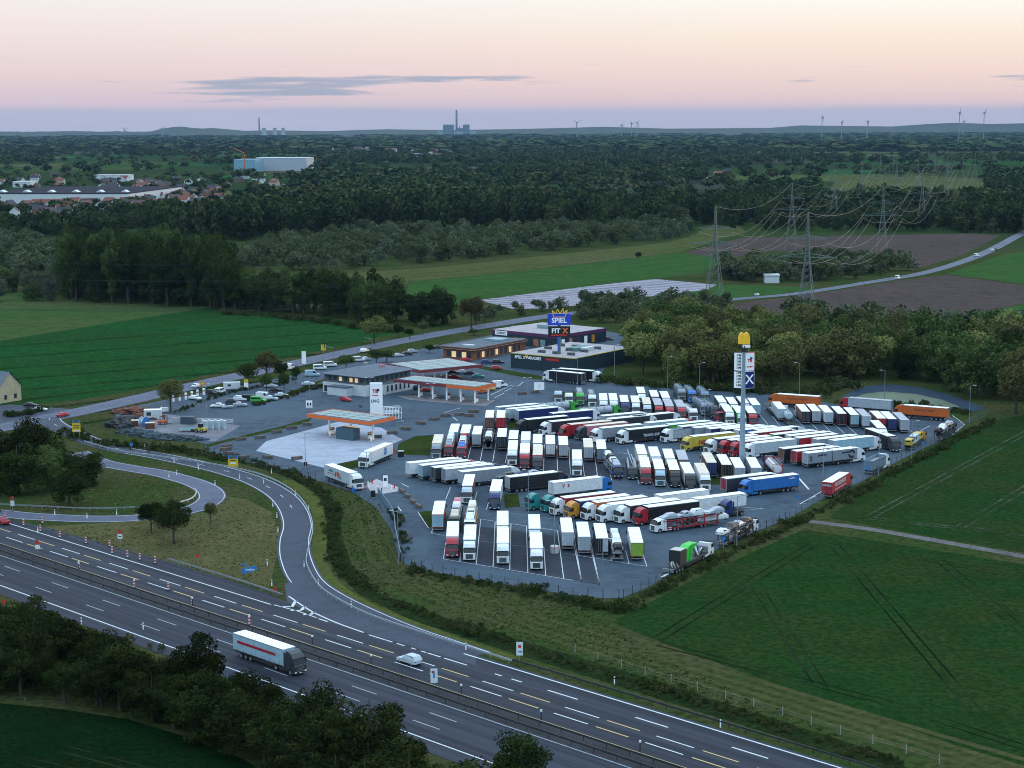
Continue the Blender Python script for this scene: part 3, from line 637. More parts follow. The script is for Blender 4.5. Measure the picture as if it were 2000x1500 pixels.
def car_meshes(c, kind):
    d = dict(car=(4.5, 1.8, 1.45), suv=(4.6, 1.88, 1.68), van=(5.3, 1.98, 2.2), hatch=(4.0, 1.75, 1.48), bus=(5.0, 1.95, 1.95))[kind]; L, W, Hh = d
    def body():
        mb = MB(); pm = paint(c); b = Hh
        if kind in ('van', 'bus'): prof = [(-L/2, .35), (-L/2+.02, b-.1), (-L/2+.2, b), (L/2-1.75, b), (L/2-1.0, 1.15), (L/2-.1, .95), (L/2, .6), (L/2, .3)]
        elif kind == 'suv' or kind == 'hatch': prof = [(-L/2, .35), (-L/2+.02, .95), (-L/2+.45, b-.05), (-L/2+.8, b), (.2, b-.02), (.95, .98), (L/2-.2, .82), (L/2, .6), (L/2, .3)]
        else: prof = [(-L/2, .35), (-L/2+.02, .88), (-L/2+.5, .96), (-L/2+1.15, b-.03), (-.4, b), (.2, b-.03), (1.05, .92), (L/2-.2, .76), (L/2, .55), (L/2, .28)]
        mb.prism(prof, -W/2, W/2, pm, taper=lambda x, z: 1.0 if z < 1.05 else (.93 if kind in ('van', 'bus') else .80)); return mb.mesh(bevel=.07)
    def gl():
        mb = MB(); b = Hh; e = .012
        if kind in ('van', 'bus'):
            k = .945*W/2
            mb.add([(L/2-1.70, -k+.1, b-.10), (L/2-1.70, k-.1, b-.10), (L/2-.99, W/2-.1, 1.22), (L/2-.99, -W/2+.1, 1.22)], [(0, 1, 2, 3)], glass)
            for s in (-1, 1): mb.add([(L/2-1.9, s*(k+e), b-.25), (L/2-1.25, s*(k+.02+e), 1.2), (L/2-2.4, s*(k+.02+e), 1.2), (L/2-2.4, s*(k+e), b-.25)], [(0, 1, 2, 3)], glass)
            if kind == 'bus':
                for s in (-1, 1): mb.box(-L/2+.3, L/2-2.55, s*(W/2*.965)-.03, s*(W/2*.965)+.03, 1.2, b-.3, glass)
            mb.box(-L/2-.012, -L/2+.05, -.7, .7, 1.3, b-.35, glass)
        else:
            x0 = -L/2+(.5 if kind != 'car' else 1.1); xr = -L/2+(.1 if kind != 'car' else .52)
            x1, xf = .22, 1.02 if kind == 'car' else .93
            k = W/2*.80; kk = W/2*.97; zb = .99
            mb.add([(x1+.04, -k+.08, b-.08), (x1+.04, k-.08, b-.08), (xf, kk-.12, zb), (xf, -kk+.12, zb)], [(0, 1, 2, 3)], glass)
            mb.add([(x0-.04, -k+.08, b-.10), (x0-.04, k-.08, b-.10), (xr, kk-.12, zb+.03), (xr, -kk+.12, zb+.03)], [(0, 3, 2, 1)], glass)
            for s in (-1, 1): mb.add([(x0+.25, s*(k+.03), b-.12), (x1-.05, s*(k+.03), b-.12), (xf-.25, s*(kk-.03), zb+.02), (xr+.45, s*(kk-.03), zb+.02)], [(0, 1, 2, 3)], glass)
        return mb.mesh()
    return body, gl, L, W
def car_parts(c='white', kind='car'):
    body, gl, L, W = car_meshes(c, kind)
    return [P('body', memo(('cb', c, kind), body), (0, 0, 0), [P('windows', memo(('cg', kind), gl))]+[P('headlight', boxm(('ch', kind, s), L/2-.06, L/2+.01, s*W*.36-.16, s*W*.36+.16, .58, .72, lampw)) for s in (-1, 1)]+[P('tail_light', boxm(('ct', kind, s), -L/2-.015, -L/2+.04, s*W*.38-.14, s*W*.38+.14, .72, .9, lampr)) for s in (-1, 1)])]+[wheel(x, s*(W/2-.12), .33, .22) for x in (L/2-.85, -L/2+.85) for s in (-1, 1)]
# --- placing
HB = R_(28.5)
def place_at(near, far=None, face='F', heading=None, zt=4.0, L=13.6):
    a = G(near[0], near[1], zt)
    if far is not None:
        d = (G(far[0], far[1], zt)-a).normalized()
    else: d = Vector((math.cos(heading), math.sin(heading)))
    if face == 'F': h = -d; o = a
    else: h = d; o = a+d*L
    return o, math.atan2(h.y, h.x)
CN = dict(pale='pale grey', paleblue='pale blue', steel='steel blue', amber='amber', navy='dark blue', teal='teal green', dark='dark grey')
def cn(c): return CN.get(c, c)
TG = 'articulated trucks parked in the lot'
def truck(cab, parts, desc, o, h, label, group=TG, cablow=False, name='articulated_truck', cat='truck'):
    pr = (cab_parts(cab, cablow) if cab else [])+parts
    return thing(name, pr, (o.x, o.y, .06), h, label, cat, group)
TP = trailer_parts
# rows of box trucks: (cab, side, rear, roof, ribs, face, near, far[, label bits])
rowsdata = {
 'front bays': [
  ('white','orange','paleblue','w',1,'R',(854.6,1005),(860,977.6),dict(fr='orange',open_=False)),
  ('red','white','white','w',1,'F',(883.4,1047.4),(885.2,1018.4),{}),
  ('white','grey','white','w',1,'F',(916.8,1054.2),(919.2,1024.4),{}),
  ('white','white','white','w',0,'F',(982.2,1060.4),(982.6,1031),{}),
  ('white','pale','white','w',0,'F',(1047.8,1070.6),(1046.6,1040.6),{}),
  ('white','grey','pale','w',1,'R',(1109,1040.4),(1104.8,1011.2),dict(fr='brown')),
  ('blue','pale','silver','w',1,'R',(1141.4,1048.6),(1136.6,1018.6),{}),
  ('white','dark','pale','w',1,'R',(1176.4,1052),(1170.2,1021.4),dict(open_=True,fr='dark')),
  ('white','white','lime','w',1,'R',(1244.5,1060.4),(1237,1028.8),dict(fr='brown')),
 ],
 'second line of bays': [
  ('pale','brown','white','w',1,'F',(912.6,948.8),(918,927.2),{}),
  ('navy','pale','white','w',0,'F',(966.6,959.6),(972,936.6),{}),
  ('white','beige','white','w',1,'F',(981.6,1025.4),(981.8,997.4),{}),
  ('pale','grey','white','w',1,'F',(1044.2,1032.8),(1043,1004.6),{}),
 ],
 'middle bays': [
  ('grey','beige','white','b',1,'F',(852.6,866),(858,847),{}),
  ('white','paleblue','grey','w',1,'R',(885,844.2),(889.8,827.4),{}),
  ('white','paleblue','steel','w',1,'R',(907.8,846),(912,830.4),{}),
  ('white','dark','silver','w',1,'R',(930.6,848.8),(934.2,832.8),dict(fr='brown')),
  ('dark','dark','dark','w',1,'R',(979.8,853.4),(981.6,836.4),dict(fr='dark',lamp='o')),
  ('white','white','white','w',0,'F',(1000.8,878.4),(1002.6,861.6),{}),
  ('red','white','white','w',0,'F',(1024.6,884.2),(1025.8,865.8),{}),
  ('dark','pink','grey','b',1,'F',(1049.8,888.6),(1051,870.6),{}),
  ('white','dark','white','w',1,'R',(1075,867.4),(1074.4,849.4),dict(fr='brown')),
  ('white','dark','silver','w',1,'R',(1100.6,869.8),(1099.4,852),dict(fr='brown')),
  ('white','white','white','w',1,'F',(1127,897.6),(1126.6,877),{}),
  ('white','brown','silver','b',1,'R',(1149.4,874.2),(1147.6,855.6),dict(fr='brown')),
  ('white','dark','steel','w',1,'R',(1175,877),(1172.8,858.6),dict(fr='brown',lamp='o')),
  ('red','beige','red','w',1,'F',(1261.4,912.6),(1257.2,892.8),{}),
  ('paleblue','brown','grey','w',1,'F',(1289,916.8),(1283,895),{}),
  ('black','brown','grey','w',1,'F',(1317.8,918),(1311.2,898.2),{}),
  ('black','white','grey','w',1,'F',(1347.2,924),(1336.4,902),{}),
  ('white','white','white','b',1,'F',(1376,925.2),(1365.8,905.4),{}),
 ],
 'upper middle bays': [
  ('white','dark','brown','w',1,'R',(955.8,815.8),(957.6,800),dict(fr='brown')),
  ('white','red','red','w',1,'R',(978,816),(979.2,800),dict(fr='red')),
  ('pale','dark','white','w',1,'F',(1002,857.8),(1004.4,840.4),{}),
  ('silver','white','white','w',1,'F',(1026.4,860.2),(1027.6,842.4),{}),
  ('white','grey','white','w',1,'F',(1049.8,865.4),(1050.4,847.8),{}),
  ('white','beige','white','w',1,'F',(1254.8,887),(1248.8,868.2),{}),
  ('silver','white','white','w',1,'F',(1281.2,891.4),(1274.6,872.6),{}),
  ('white','dark','white','w',1,'F',(1308.8,895.8),(1302.8,876.6),{}),
  ('dark','brown','grey','t',1,'F',(1335.2,898),(1328.6,880),{}),
  ('white','brown','navy','b',1,'R',(1390.4,904),(1379.6,884.4),dict(fr='navy')),
  ('white','black','black','w',1,'R',(1419.8,907.8),(1408.4,887.4),dict(fr='yellow')),
  ('white','grey','silver','w',0,'R',(1445.6,913.8),(1436,896),{}),
  ('white','grey','silver','w',0,'R',(1477.2,913.8),(1465.2,891.6),{}),
 ],
 'far bays': [
  ('white','pale','white','w',1,'F',(1178.8,781.4),(1177.6,767.8),{}),
  ('white','white','white','w',1,'F',(1198.6,781.4),(1196.2,768.2),{}),
  ('navy','dark','white','w',1,'F',(1220.2,785),(1217.2,770.5),{}),
  ('white','dark','white','w',1,'F',(1241.8,786.2),(1238.8,772),{}),
  ('pale','dark','white','b',1,'F',(1264,789.8),(1260.4,775.8),{}),
  ('red','dark','grey','t',1,'F',(1286.8,791.6),(1281.4,777.6),{}),
  ('red','dark','grey','t',1,'F',(1308.2,794),(1302.2,779.4),{}),
  ('red','grey','grey','t',1,'F',(1331,794.6),(1323.8,780.8),{}),
  ('white','dark','white','w',1,'F',(1424.6,804.2),(1414,788.9),{}),
  ('pale','green','white','w',1,'F',(1448,807.2),(1437.2,792.4),{}),
  ('red','dark','red','w',1,'F',(1469.6,807.2),(1459.6,792.6),{}),
  ('white','pale','paleblue','w',0,'R',(1477.4,791),(1467.2,777.6),{}),
  ('white','pale','pale','w',0,'R',(1527.6,798.6),(1515.6,784.2),{}),
  ('white','brown','dark','w',1,'R',(1574.4,804),(1561.2,788.6),dict(fr='brown')),
  ('white','dark','silver','w',1,'R',(1594.8,803.4),(1582.8,789.2),{}),
  ('white','white','pale','w',0,'R',(1619.4,805.8),(1606.2,791.8),{}),
  ('dark','dark','black','w',1,'R',(1645.2,808.2),(1631,793.4),dict(fr='red')),
  ('white','dark','paleblue','w',1,'R',(1669.8,810.6),(1654.8,795.4),dict(fr='brown')),
  ('white','grey','pale','t',1,'R',(1693.4,813.4),(1678,798.6),{}),
  ('white','brown','red','w',1,'R',(1722.8,817.6),(1706,801.6),dict(fr='brown')),
  ('white','dark','navy','w',1,'R',(1743.2,818.8),(1727,803.6),dict(fr='navy')),
  ('white','grey','silver','t',1,'R',(1767.8,820.8),(1751.4,805.4),{}),
 ],
 'hindmost bays': [
  ('white','dark','white','w',1,'F',(1253.2,768.2),(1250,757),{}),
  ('dark','dark','white','w',1,'F',(1279.6,774.8),(1274.8,761.4),{}),
  ('white','dark','white','w',1,'F',(1301,777),(1294.9,763),{}),
  ('white','dark','silver','w',1,'F',(1412,786.2),(1402.4,772.6),{}),
  ('white','dark','silver','w',1,'F',(1433.6,789),(1424,775.2),{}),
  ('silver','dark','white','w',1,'F',(1455.5,788),(1445,774.2),{}),
 ],
}
for rname, rows in rowsdata.items():
    rows_s = sorted(rows, key=lambda r: r[6][0])
    for i, (cab, side, rear, roof, ribs, face, near, far, ex) in enumerate(rows_s):
        o, h = place_at(near, far, face)
        if face == 'F': lab = '%s cab truck facing camera, %s from left in the %s' % (cn(cab), ORD[i], rname)
        else: lab = 'truck showing its %s rear, %s from left in the %s' % (cn(rear), ORD[i], rname)
        truck(cab, TP(side, rear, roof, bool(ribs), **ex), '', o, h, lab)
# broadside rows, cab or rear at the left end; near = centre of the roof's left end
bs = {
 'lower slanting row': [
  ('F','white','red','white','w',1,(1098.8,971.6)), ('F','amber','navy','white','w',1,(1127,977.6)), ('F','white','orange','orange','w',1,(1160,980.5)),
  ('F','white','white','white','w',0,(1190,984.8)), ('F','white','dark','white','w',1,(1225,986.5)), ('F','red','black','black','w',1,(1261,989.5)),
  ('R',None,'white','white','w',0,(1283.5,967)), ('R',None,'white','white','w',0,(1356,973.8))],
 'left slanting row': [
  ('R','white','white','white','w',0,(796.2,904)), ('R','red','steel','paleblue','w',1,(820.8,908.4)), ('R','white','dark','dark','w',1,(845.4,912.6)), ('R','navy','silver','grey','w',1,(866.4,915.6)), ('R','white','grey','silver','w',0,(898.8,921)),
  ('R','dark','black','silver','w',1,(990.8,931)), ('R','blue','white','white','w',0,(1076,941.6)), ('R','white','dark','red','w',1,(1413.5,934)), ('F','blue','blue','blue','w',1,(1466,935.8))],
 'right slanting row': [
  ('R','white','black','brown','w',1,(1526,875.8)), ('R','white','red','red','w',1,(1550.8,880.7)),
  ('R','white','paleblue','silver','w',0,(1623.6,859.8)), ('R','white','grey','silver','w',1,(1591,857.4)), ('R','dark','red','grey','w',1,(1555,855)), ('R','white','dark','white','w',1,(1538.4,850.8)), ('R','white','dark','green','w',1,(1508.4,848.2))],
 'central slanting row': [
  ('F','white','pale','white','w',0,(1470.6,865.2)), ('F','red','red','red','w',1,(1444.4,862.2)), ('F','red','dark','navy','w',1,(1422.8,859.2)), ('F','white','navy','white','w',1,(1396.4,856.8)), ('F','yellow','yellow','yellow','w',1,(1350.8,852))],
 'upper slanting row': [
  ('F','white','black','black','w',1,(1223.6,838.8)), ('F','white','grey','white','w',1,(1172.8,835.8)), ('F','dark','pink','red','b',1,(1142.8,831.6)), ('F','red','red','red','b',1,(1111.6,828.6)), ('F','white','dark','dark','w',1,(1073.2,823.2)), ('F','black','black','black','w',1,(1026.4,819)),
  ('R','white','red','red','w',1,(1464,845.4)), ('R','white','dark','red','w',1,(1477,840.5)), ('R','dark','blue','white','w',1,(1438,840)), ('R','white','dark','grey','w',1,(1412,838)), ('R','white','navy','grey','w',1,(1383,837)), ('R','white','grey','steel','w',1,(1354.4,835.2)), ('R','white','navy','white','w',1,(1328,832.8)), ('R','white','green','dark','w',1,(1304,829.2)), ('R','red','paleblue','white','w',0,(1262,825.6))],
 'topmost slanting row': [
  ('R','white','steel','pale','w',1,(970.8,795)), ('R','green','paleblue','white','w',0,(991,798.5)), ('R','white','navy','silver','w',1,(1009,801.5)), ('R','white','navy','navy','w',1,(1076.8,807)), ('R','white','dark','grey','w',1,(1187.2,818)), ('R','white','dark','steel','w',1,(1235,812.6)), ('R','white','grey','pale','w',1,(1175,812))],
}
for rname, rows in bs.items():
    rows_s = sorted(rows, key=lambda r: r[6][0])
    for i, (face, cab, side, rear, roof, ribs, p) in enumerate(rows_s):
        o, h = place_at(p, None, face, HB)
        if cab is None:
            lab = 'uncoupled white box trailer, %s from left in the %s' % (ORD[i], rname)
            thing('box_trailer', TP(side, rear, roof, bool(ribs)), (o.x, o.y, .06), h, lab, 'trailer', 'uncoupled box trailers'); continue
        if face == 'F': lab = '%s cab truck heading left, %s trailer, %s from left in %s' % (cn(cab), cn(side), ORD[i], rname)
        else: lab = 'truck heading right, %s trailer, %s rear, %s from left in %s' % (cn(side), cn(rear), ORD[i], rname)
        t = truck(cab, TP(side, rear, roof, bool(ribs)), '', o, h, lab)
        def side_text(txt, size, c, x, z, s=-1, bold=.02):
            pr = [c_ for c_ in t.children if c_.name.startswith('trailer')][0]
            rz = 0 if s < 0 else math.pi
            put_text(txt, size, paint(c) if isinstance(c, str) else c, pr, (x, s*1.29, z), rz, bold)
        if cab == 'yellow': side_text('DIS', 1.5, 'red', -2.6, 2.2, 1, .06)
        if cab == 'blue' and side == 'white': side_text('V   S', 1.0, 'red', -10.2, 2.9, -1, .05)
        if cab == 'red' and side == 'black': side_text('LOGISTICS', .55, 'red', -10.5, 1.9, 1)
        if cab == 'blue' and side == 'blue': side_text('spedition', .5, 'white', -11.5, 3.3, 1)
        if cab == 'white' and side == 'black' and p[0] < 1300: side_text('TRANS LINE', 1.0, 'pale', -7.5, 2.0, 1, .04)
# grouped specials -------------------------------------------------
def two(near, far, face='F'): return place_at(near, far, face)
o, h = two((717, 882.5), (757.5, 865.8)); t = truck('white', TP('white', 'white', 'w', False), '', o, h, 'all white refrigerated truck with round blue emblem leaving the concrete apron')
trl = [c for c in t.children if c.name.startswith('trailer')][0]
mb = MB(); mb.bar((-8.6, 1.29, 2.7), (-8.6, 1.31, 2.7), 1.0, paint('blue'), 24); mb.bar((-8.6, 1.30, 2.7), (-8.6, 1.33, 2.7), .62, paint('pale'), 24); mb.box(-8.7, -8.5, 1.33, 1.35, 2.2, 3.2, paint('blue')); mkobj('emblem', mb.mesh(), trl)
o, h = two((690.5, 923.5), (645.5, 907.3)); t = truck('white', TP('pale', 'white', 'w', False), '', o, h, 'white truck with orange and red emblem passing the exit gate')
trl = [c for c in t.children if c.name.startswith('trailer')][0]
put_text('GREEN', .8, paint('teal'), trl, (-9.9, -1.29, 3.0), 0, .03)
mb = MB(); mb.bar((-6.0, -1.29, 2.6), (-6.0, -1.32, 2.6), .72, paint('orange'), 20); mb.box(-11.5, -7.4, -1.32, -1.29, 2.25, 2.4, paint('red')); mb.prism([(-7.6, 1.9), (-7.1, 1.9), (-6.9, 3.2), (-7.3, 3.2)], -1.32, -1.29, paint('red')); mb.prism([(-5.1, 1.7), (-4.4, 1.7), (-4.9, 3.1)], -1.32, -1.29, paint('navy')); mkobj('emblem', mb.mesh(), trl)
o, h = two((1615.3, 942.2), (1653.5, 919.6), 'R'); t = truck('red', TP('red', 'red', 'w', True, fr='red'), '', o, h, 'all red truck with white lettering heading away beside the grey fence')
trl = [c for c in t.children if c.name.startswith('trailer')][0]
put_text('NOORDMOOR', 1.3, paint('pale'), trl, (-7, -1.30, 2.95), 0, .04)
mb = MB(); mb.box(-11.5, -2.5, -1.31, -1.29, 1.75, 1.95, paint('pale')); mkobj('white_stripe', mb.mesh(), trl)
x_ = put_text('NOORD', .6, paint('pale'), trl, (-13.66, 0, 3.2), -math.pi/2, .03)
o, h = two((1695.8, 899.8), (1728.8, 884.8), 'R'); o = G(1695.8, 899.8, 3.7)+Vector((math.cos(h), math.sin(h)))*9.5
truck('white', tipper_parts('steel'), '', o, h, 'white cab truck with open steel blue tipper body beside the right fence')
o, h = two((1742, 852), (1700, 837)); truck('dark', TP('black', 'black', 'w', True), '', o, h, 'black truck with white roof turning at the right end of the far bays')
o, h = two((1722.8, 836.8), (1706, 819.5)); truck('white', TP('dark', 'white', 'w', True), '', o, h, 'white cab truck squeezed in behind the black turning truck')
o, h = two((1519.4, 768.6), (1598.6, 773.9)); t = truck('orange', TP('orange', 'orange', 'w', True, fr='orange'), '', o, h, 'orange truck with orange trailer behind the white trailers, nearer the hedge middle')
def letter(t, txt, size, c, x, z, s=1):
    trl = [q for q in t.children if q.name.startswith('trailer')][0]; put_text(txt, size, paint(c), trl, (x, s*1.29, z), math.pi if s > 0 else 0, .02)
letter(t, 'Spedition Logistik', .9, 'brown', -6.8, 2.9)
o, h = two((1765.8, 790.2), (1851.6, 796.8)); t = truck('orange', TP('orange', 'orange', 'w', True, fr='orange'), '', o, h, 'orange truck with orange trailer below the pond at the far right')
letter(t, 'Spedition Logistik', .9, 'brown', -6.8, 2.9)
o, h = two((1659, 776), (1750, 783)); truck('red', TP('silver', 'grey', 't', True), '', o, h, 'red cab truck with grey tarpaulin half hidden by the pond hedge')
o, h = two((1076.6, 723), (1143, 729.7)); truck('white', TP('black', 'dark', 'w', True), '', o, h, 'white cab truck with black side parked nearest below the blue sign mast')
o, h = two((1160, 722.5), (1092, 717.5), 'R'); truck('white', TP('black', 'pale', 'w', True), '', G(1160, 724, 4.0)+Vector((math.cos(h+math.pi), math.sin(h+math.pi)))*0, h+math.pi, 'black sided truck with pale blue end, behind the one below the blue sign mast')
# road train
o, h = place_at((1572.5, 884.6), None, 'R', HB)
o2 = G(1572.5, 884.6, 4.0); dv = Vector((math.cos(h), math.sin(h)))
t = empty('road_train', (o2.x+dv.x*16.2, o2.y+dv.y*16.2, .06), h, 'white cab road train with two grey boxes and black swirl, nearest in the right row', 'truck', TG)
spawn_parts(cab_parts('white')+TP('grey', 'silver', 'w', True, L=7.8, axles=(-6.2,)), t)
for p in TP('grey', 'silver', 'w', True, L=7.8, axles=(-3.2, -4.5)):
    p.loc = (p.loc[0]-8.4, p.loc[1], p.loc[2]); spawn_parts([p], t)
put_text('spedition', .8, under, t, (-3.6, -1.3, 3.2), 0, .02); put_text('spedition', .8, under, t, (-11.6, -1.3, 3.2), 0, .02); put_text('S', 1.9, under, t, (-15.2, -1.3, 2.4), 0, .04)
mb = MB()
for i in range(26):
    a = i/26*2*math.pi
    if i % 13 < 10:
        b_ = (i+1)/26*2*math.pi
        mb.add([(-1.9+.55*math.cos(a), -1.295, 2.6+.55*math.sin(a)), (-1.9+.55*math.cos(b_), -1.295, 2.6+.55*math.sin(b_)), (-1.9+1.15*math.cos(b_), -1.295, 2.6+1.15*math.sin(b_)), (-1.9+1.15*math.cos(a), -1.295, 2.6+1.15*math.sin(a))], [(0, 1, 2, 3)], under)
mkobj('swirl_emblem', mb.mesh(), t)
# tankers, silos, flatbeds, bobtails
def at_ground(x, y, h): g = G(x, y); return g, h
def vehicle(parts, x, y, h, label, name='articulated_truck', cat='truck', group=TG, z=.06):
    g = G(x, y); return thing(name, parts, (g.x, g.y, z), h, label, cat, group)
DN = R_(-91)   # facing the camera
vehicle(cab_parts('white')+tanker_parts('white', 10.5), 1352, 822, R_(-85), 'white tank truck facing the camera beside the red cab trucks', 'tank_truck')
o, h = two((1544.4, 806), (1530, 790), 'R'); truck('white', tanker_parts('pale', 10.5), '', o, h, 'pale tank trailer truck seen from behind in the far line', name='tank_truck')
o, h = two((1521, 907), (1500, 886), 'R'); truck('navy', tanker_parts('white', 10.5, True), '', o-Vector((0, 2)), h, 'white tank container in a red frame parked right of the tall sign mast', name='tank_truck')
for x, y, l in [(1090, 789, 'white and red tractor unit, leftmost of the far line'), (1111, 793, 'white tractor unit with black grille, second in the far line')]:
    vehicle(cab_parts('white' if x > 1100 else 'pale')+flat_parts(), x, y-3, R_(-90), l, 'flatbed_truck')
vehicle(cab_parts('green')+silo_parts('pale'), 1133, 790, R_(-90), 'bright green cab silo truck in the far line', 'silo_truck')
vehicle(cab_parts('white')+silo_parts('silver'), 1156, 794, R_(-90), 'white cab silo truck with silver tank in the far line', 'silo_truck')
for i, (x, y) in enumerate([(1374, 806), (1392, 812)]): vehicle(cab_parts('dark' if i else 'grey')+silo_parts('steel'), x, y+4, R_(-83), ['grey cab silo truck right of the white tank truck', 'dark cab silo truck, second right of the white tank truck'][i], 'silo_truck')
vehicle(cab_parts('red', True)+flat_parts(), 1404, 823, R_(-82), 'low maroon cab flatbed left of the paired white trailers', 'flatbed_truck')
for i, (x, y) in enumerate([(1330, 782), (1350, 785), (1375, 787)]): vehicle(cab_parts(['grey', 'blue', 'steel'][i])+silo_parts('steel'), x, y, R_(-88), ['grey cab silo truck at the woods edge', 'blue cab silo truck at the woods edge', 'steel blue silo truck at the woods edge, rightmost'][i], 'silo_truck')
vehicle(flat_parts(), 1501, 818-18, R_(92), 'empty dark flatbed trailer between pale trailers in the far line', 'flatbed_trailer', 'trailer')
for i, (x, y, c) in enumerate([(1045, 814, 'silver'), (1128, 823, 'silver')]):
    g = G(x, y); dv = Vector((math.cos(HB), math.sin(HB)))
    thing('silo_truck', cab_parts('green')+silo_parts(c), (g.x+dv.x*12, g.y+dv.y*12, .06), HB, ['silver silo truck with green cab, left one of the slanting pair', 'silver silo truck with green cab, right one of the slanting pair'][i], 'truck', TG)
g = G(1296, 866)+Vector((2.2, 1.5)); thing('tipper_truck', cab_parts('white')+tipper_parts('silver'), (g.x, g.y, .06), HB+math.pi, 'white cab truck with silver tipper body left of the yellow truck', 'truck', TG)
g = G(1260, 862)+Vector((1.6, 1.2)); thing('flatbed_truck', cab_parts('white')+flat_parts(), (g.x, g.y, .06), HB+math.pi, 'white cab flatbed truck with bare deck left of the silver tipper truck', 'truck', TG)
g = G(1204, 853)+Vector((1.6, 1.2)); thing('flatbed_truck', cab_parts('red')+flat_parts(), (g.x, g.y, .06), HB+math.pi, 'red cab flatbed tucked left of the white cab with black trailer', 'truck', TG)
for i, (x, y) in enumerate([(1040, 996), (1071, 1000)]):
    g = G(x, y)+Vector((1.2, .8)); thing('flatbed_truck', cab_parts('teal')+flat_parts(), (g.x, g.y, .06), HB+math.pi, ['teal cab truck beside the small lawn, left one of the teal pair', 'teal cab truck, right one of the teal pair'][i], 'truck', TG)
vehicle(cab_parts('dark', True)+carrier_parts('dark'), 1235, 934, R_(-92), 'empty car transporter with dark cab beside the red cab truck', 'car_transporter', 'car transporter', 'car transporters')
g = G(1428, 1008); thing('tractor_unit', cab_parts('navy'), (g.x, g.y, .06), HB+math.pi, 'dark blue tractor unit without trailer behind the red car transporter', 'truck', TG)
# car transporters with their loads
CK = ['white', 'silver', 'white', 'black', 'white', 'grey', 'pale', 'dark']
def transporter(x, y, h, cab, fc, tlabel, upper, lower, short, kinds=None, z0=0, back=0):
    g = G(x, y)-Vector((math.cos(h), math.sin(h)))*back
    t = thing('car_transporter', cab_parts(cab, True)+carrier_parts(fc), (g.x, g.y, .06), h, tlabel, 'car transporter', 'car transporters')
    c, s = math.cos(h), math.sin(h); n = 0
    for deck, lst, z in (('upper', upper, 2.56), ('lower', lower, 1.03)):
        for i, col in enumerate(lst):
            if col is None: continue
            k = (kinds or ['car', 'suv', 'hatch'])[(i+len(deck)) % (len(kinds) if kinds else 3)]
            dx = (-1.2 if deck == 'upper' else -2.3)-i*(4.85 if k in ('van', 'bus') else 4.15) - (.5 if k in ('van', 'bus') else 0)
            flip = math.pi if (i*7+n) % 3 == 1 else 0
            thing('loaded_car', car_parts(col, k), (g.x+c*dx, g.y+s*dx, z), h+flip, '%s %s, %s deck, %s from cab, %s' % (cn(col), 'van' if k in ('van', 'bus') else 'car', deck, ORD[i], short), 'van' if k in ('van', 'bus') else 'car', 'cars loaded on transporters'); n += 1
transporter(1285, 1040, HB+math.pi, 'white', 'red', 'red framed car transporter with white cab in front of the red cab truck', ['silver', 'silver', 'white', 'silver'], [None, 'black', 'pale', 'white'], 'red framed transporter', back=1.5)
transporter(1461, 1042, R_(59.5), 'white', 'dark', 'car transporter with white cab pointing away along the right fence', ['black', 'silver', 'dark', 'white'], ['black', 'dark', 'grey'], 'white cab transporter by the fence')
transporter(1206, 1096, R_(90), 'dark', 'dark', 'car transporter seen from behind between two trailers of the front line', ['white', 'white', 'white', 'black'], ['dark', 'dark', 'white'], 'front line transporter', back=-13.5)
transporter(888, 1034, DN, 'dark', 'dark', 'car transporter with pale cars behind the red cab truck', ['beige', 'silver', 'white', 'pink'], ['dark', 'dark'], 'transporter behind the red cab truck', back=-0)
transporter(918, 1040, DN, 'white', 'amber', 'yellow framed car transporter with pale cars behind the white cab truck', ['white', 'white', 'beige', 'white'], ['dark', 'dark'], 'yellow framed transporter', back=0)
transporter(876, 893, DN, 'red', 'brown', 'car transporter with red cab beside the large lawn, left one', ['grey', 'white', 'white', 'white'], ['dark', 'red'], 'red cab transporter by the lawn', back=2)
transporter(901, 896, DN, 'red', 'red', 'car transporter with red cab and blue hatchback on top, right one', ['blue', 'white', 'white', 'red'], ['dark', 'red'], 'red transporter with blue hatchback', back=2)
transporter(953, 880, R_(88), 'dark', 'dark', 'car transporter seen from behind left of the black trailer', ['dark', 'white', 'white', 'black'], ['dark', 'dark'], 'transporter left of the black trailer', back=-14)
transporter(1207, 934, R_(-84), 'navy', 'steel', 'loaded car transporter with dark blue cab in the middle bays', ['silver', 'white', 'black', 'white'], ['silver', 'dark'], 'dark blue cab transporter', back=2)
transporter(1858, 845, R_(63), 'dark', 'dark', 'car transporter with dark cars at the far right corner of the lot', ['silver', 'dark', 'white', 'black'], ['black', 'black', 'dark'], 'far right transporter', back=2)
g = G(1005, 966); transporter(1082, 945, HB, 'black', 'black', 'black car transporter hidden between the black and the white trailers', ['silver', 'navy', 'dark'], ['dark', 'dark', 'dark'], 'black transporter', back=4)
# low transporter with vans
h = R_(64); g = G(1796, 865)
thing('flatbed_truck', cab_parts('amber', True)+flat_parts(13.2), (g.x, g.y, .06), h, 'flatbed truck loaded with yellow and white vans beside the right fence', 'truck', TG)
for i, (c, dx) in enumerate([('yellow', -2.9), ('pale', -7.6), ('yellow', -11.6)]):
    thing('loaded_van', car_parts(c, 'van' if i < 2 else 'bus'), (g.x+math.cos(h)*dx, g.y+math.sin(h)*dx, 1.29), h+(math.pi if i == 1 else 0), ['yellow van nearest the cab on the flatbed by the fence', 'pale van in the middle of the flatbed by the fence', 'yellow van at the tail of the flatbed by the fence'][i], 'van', 'vans on the flatbed')
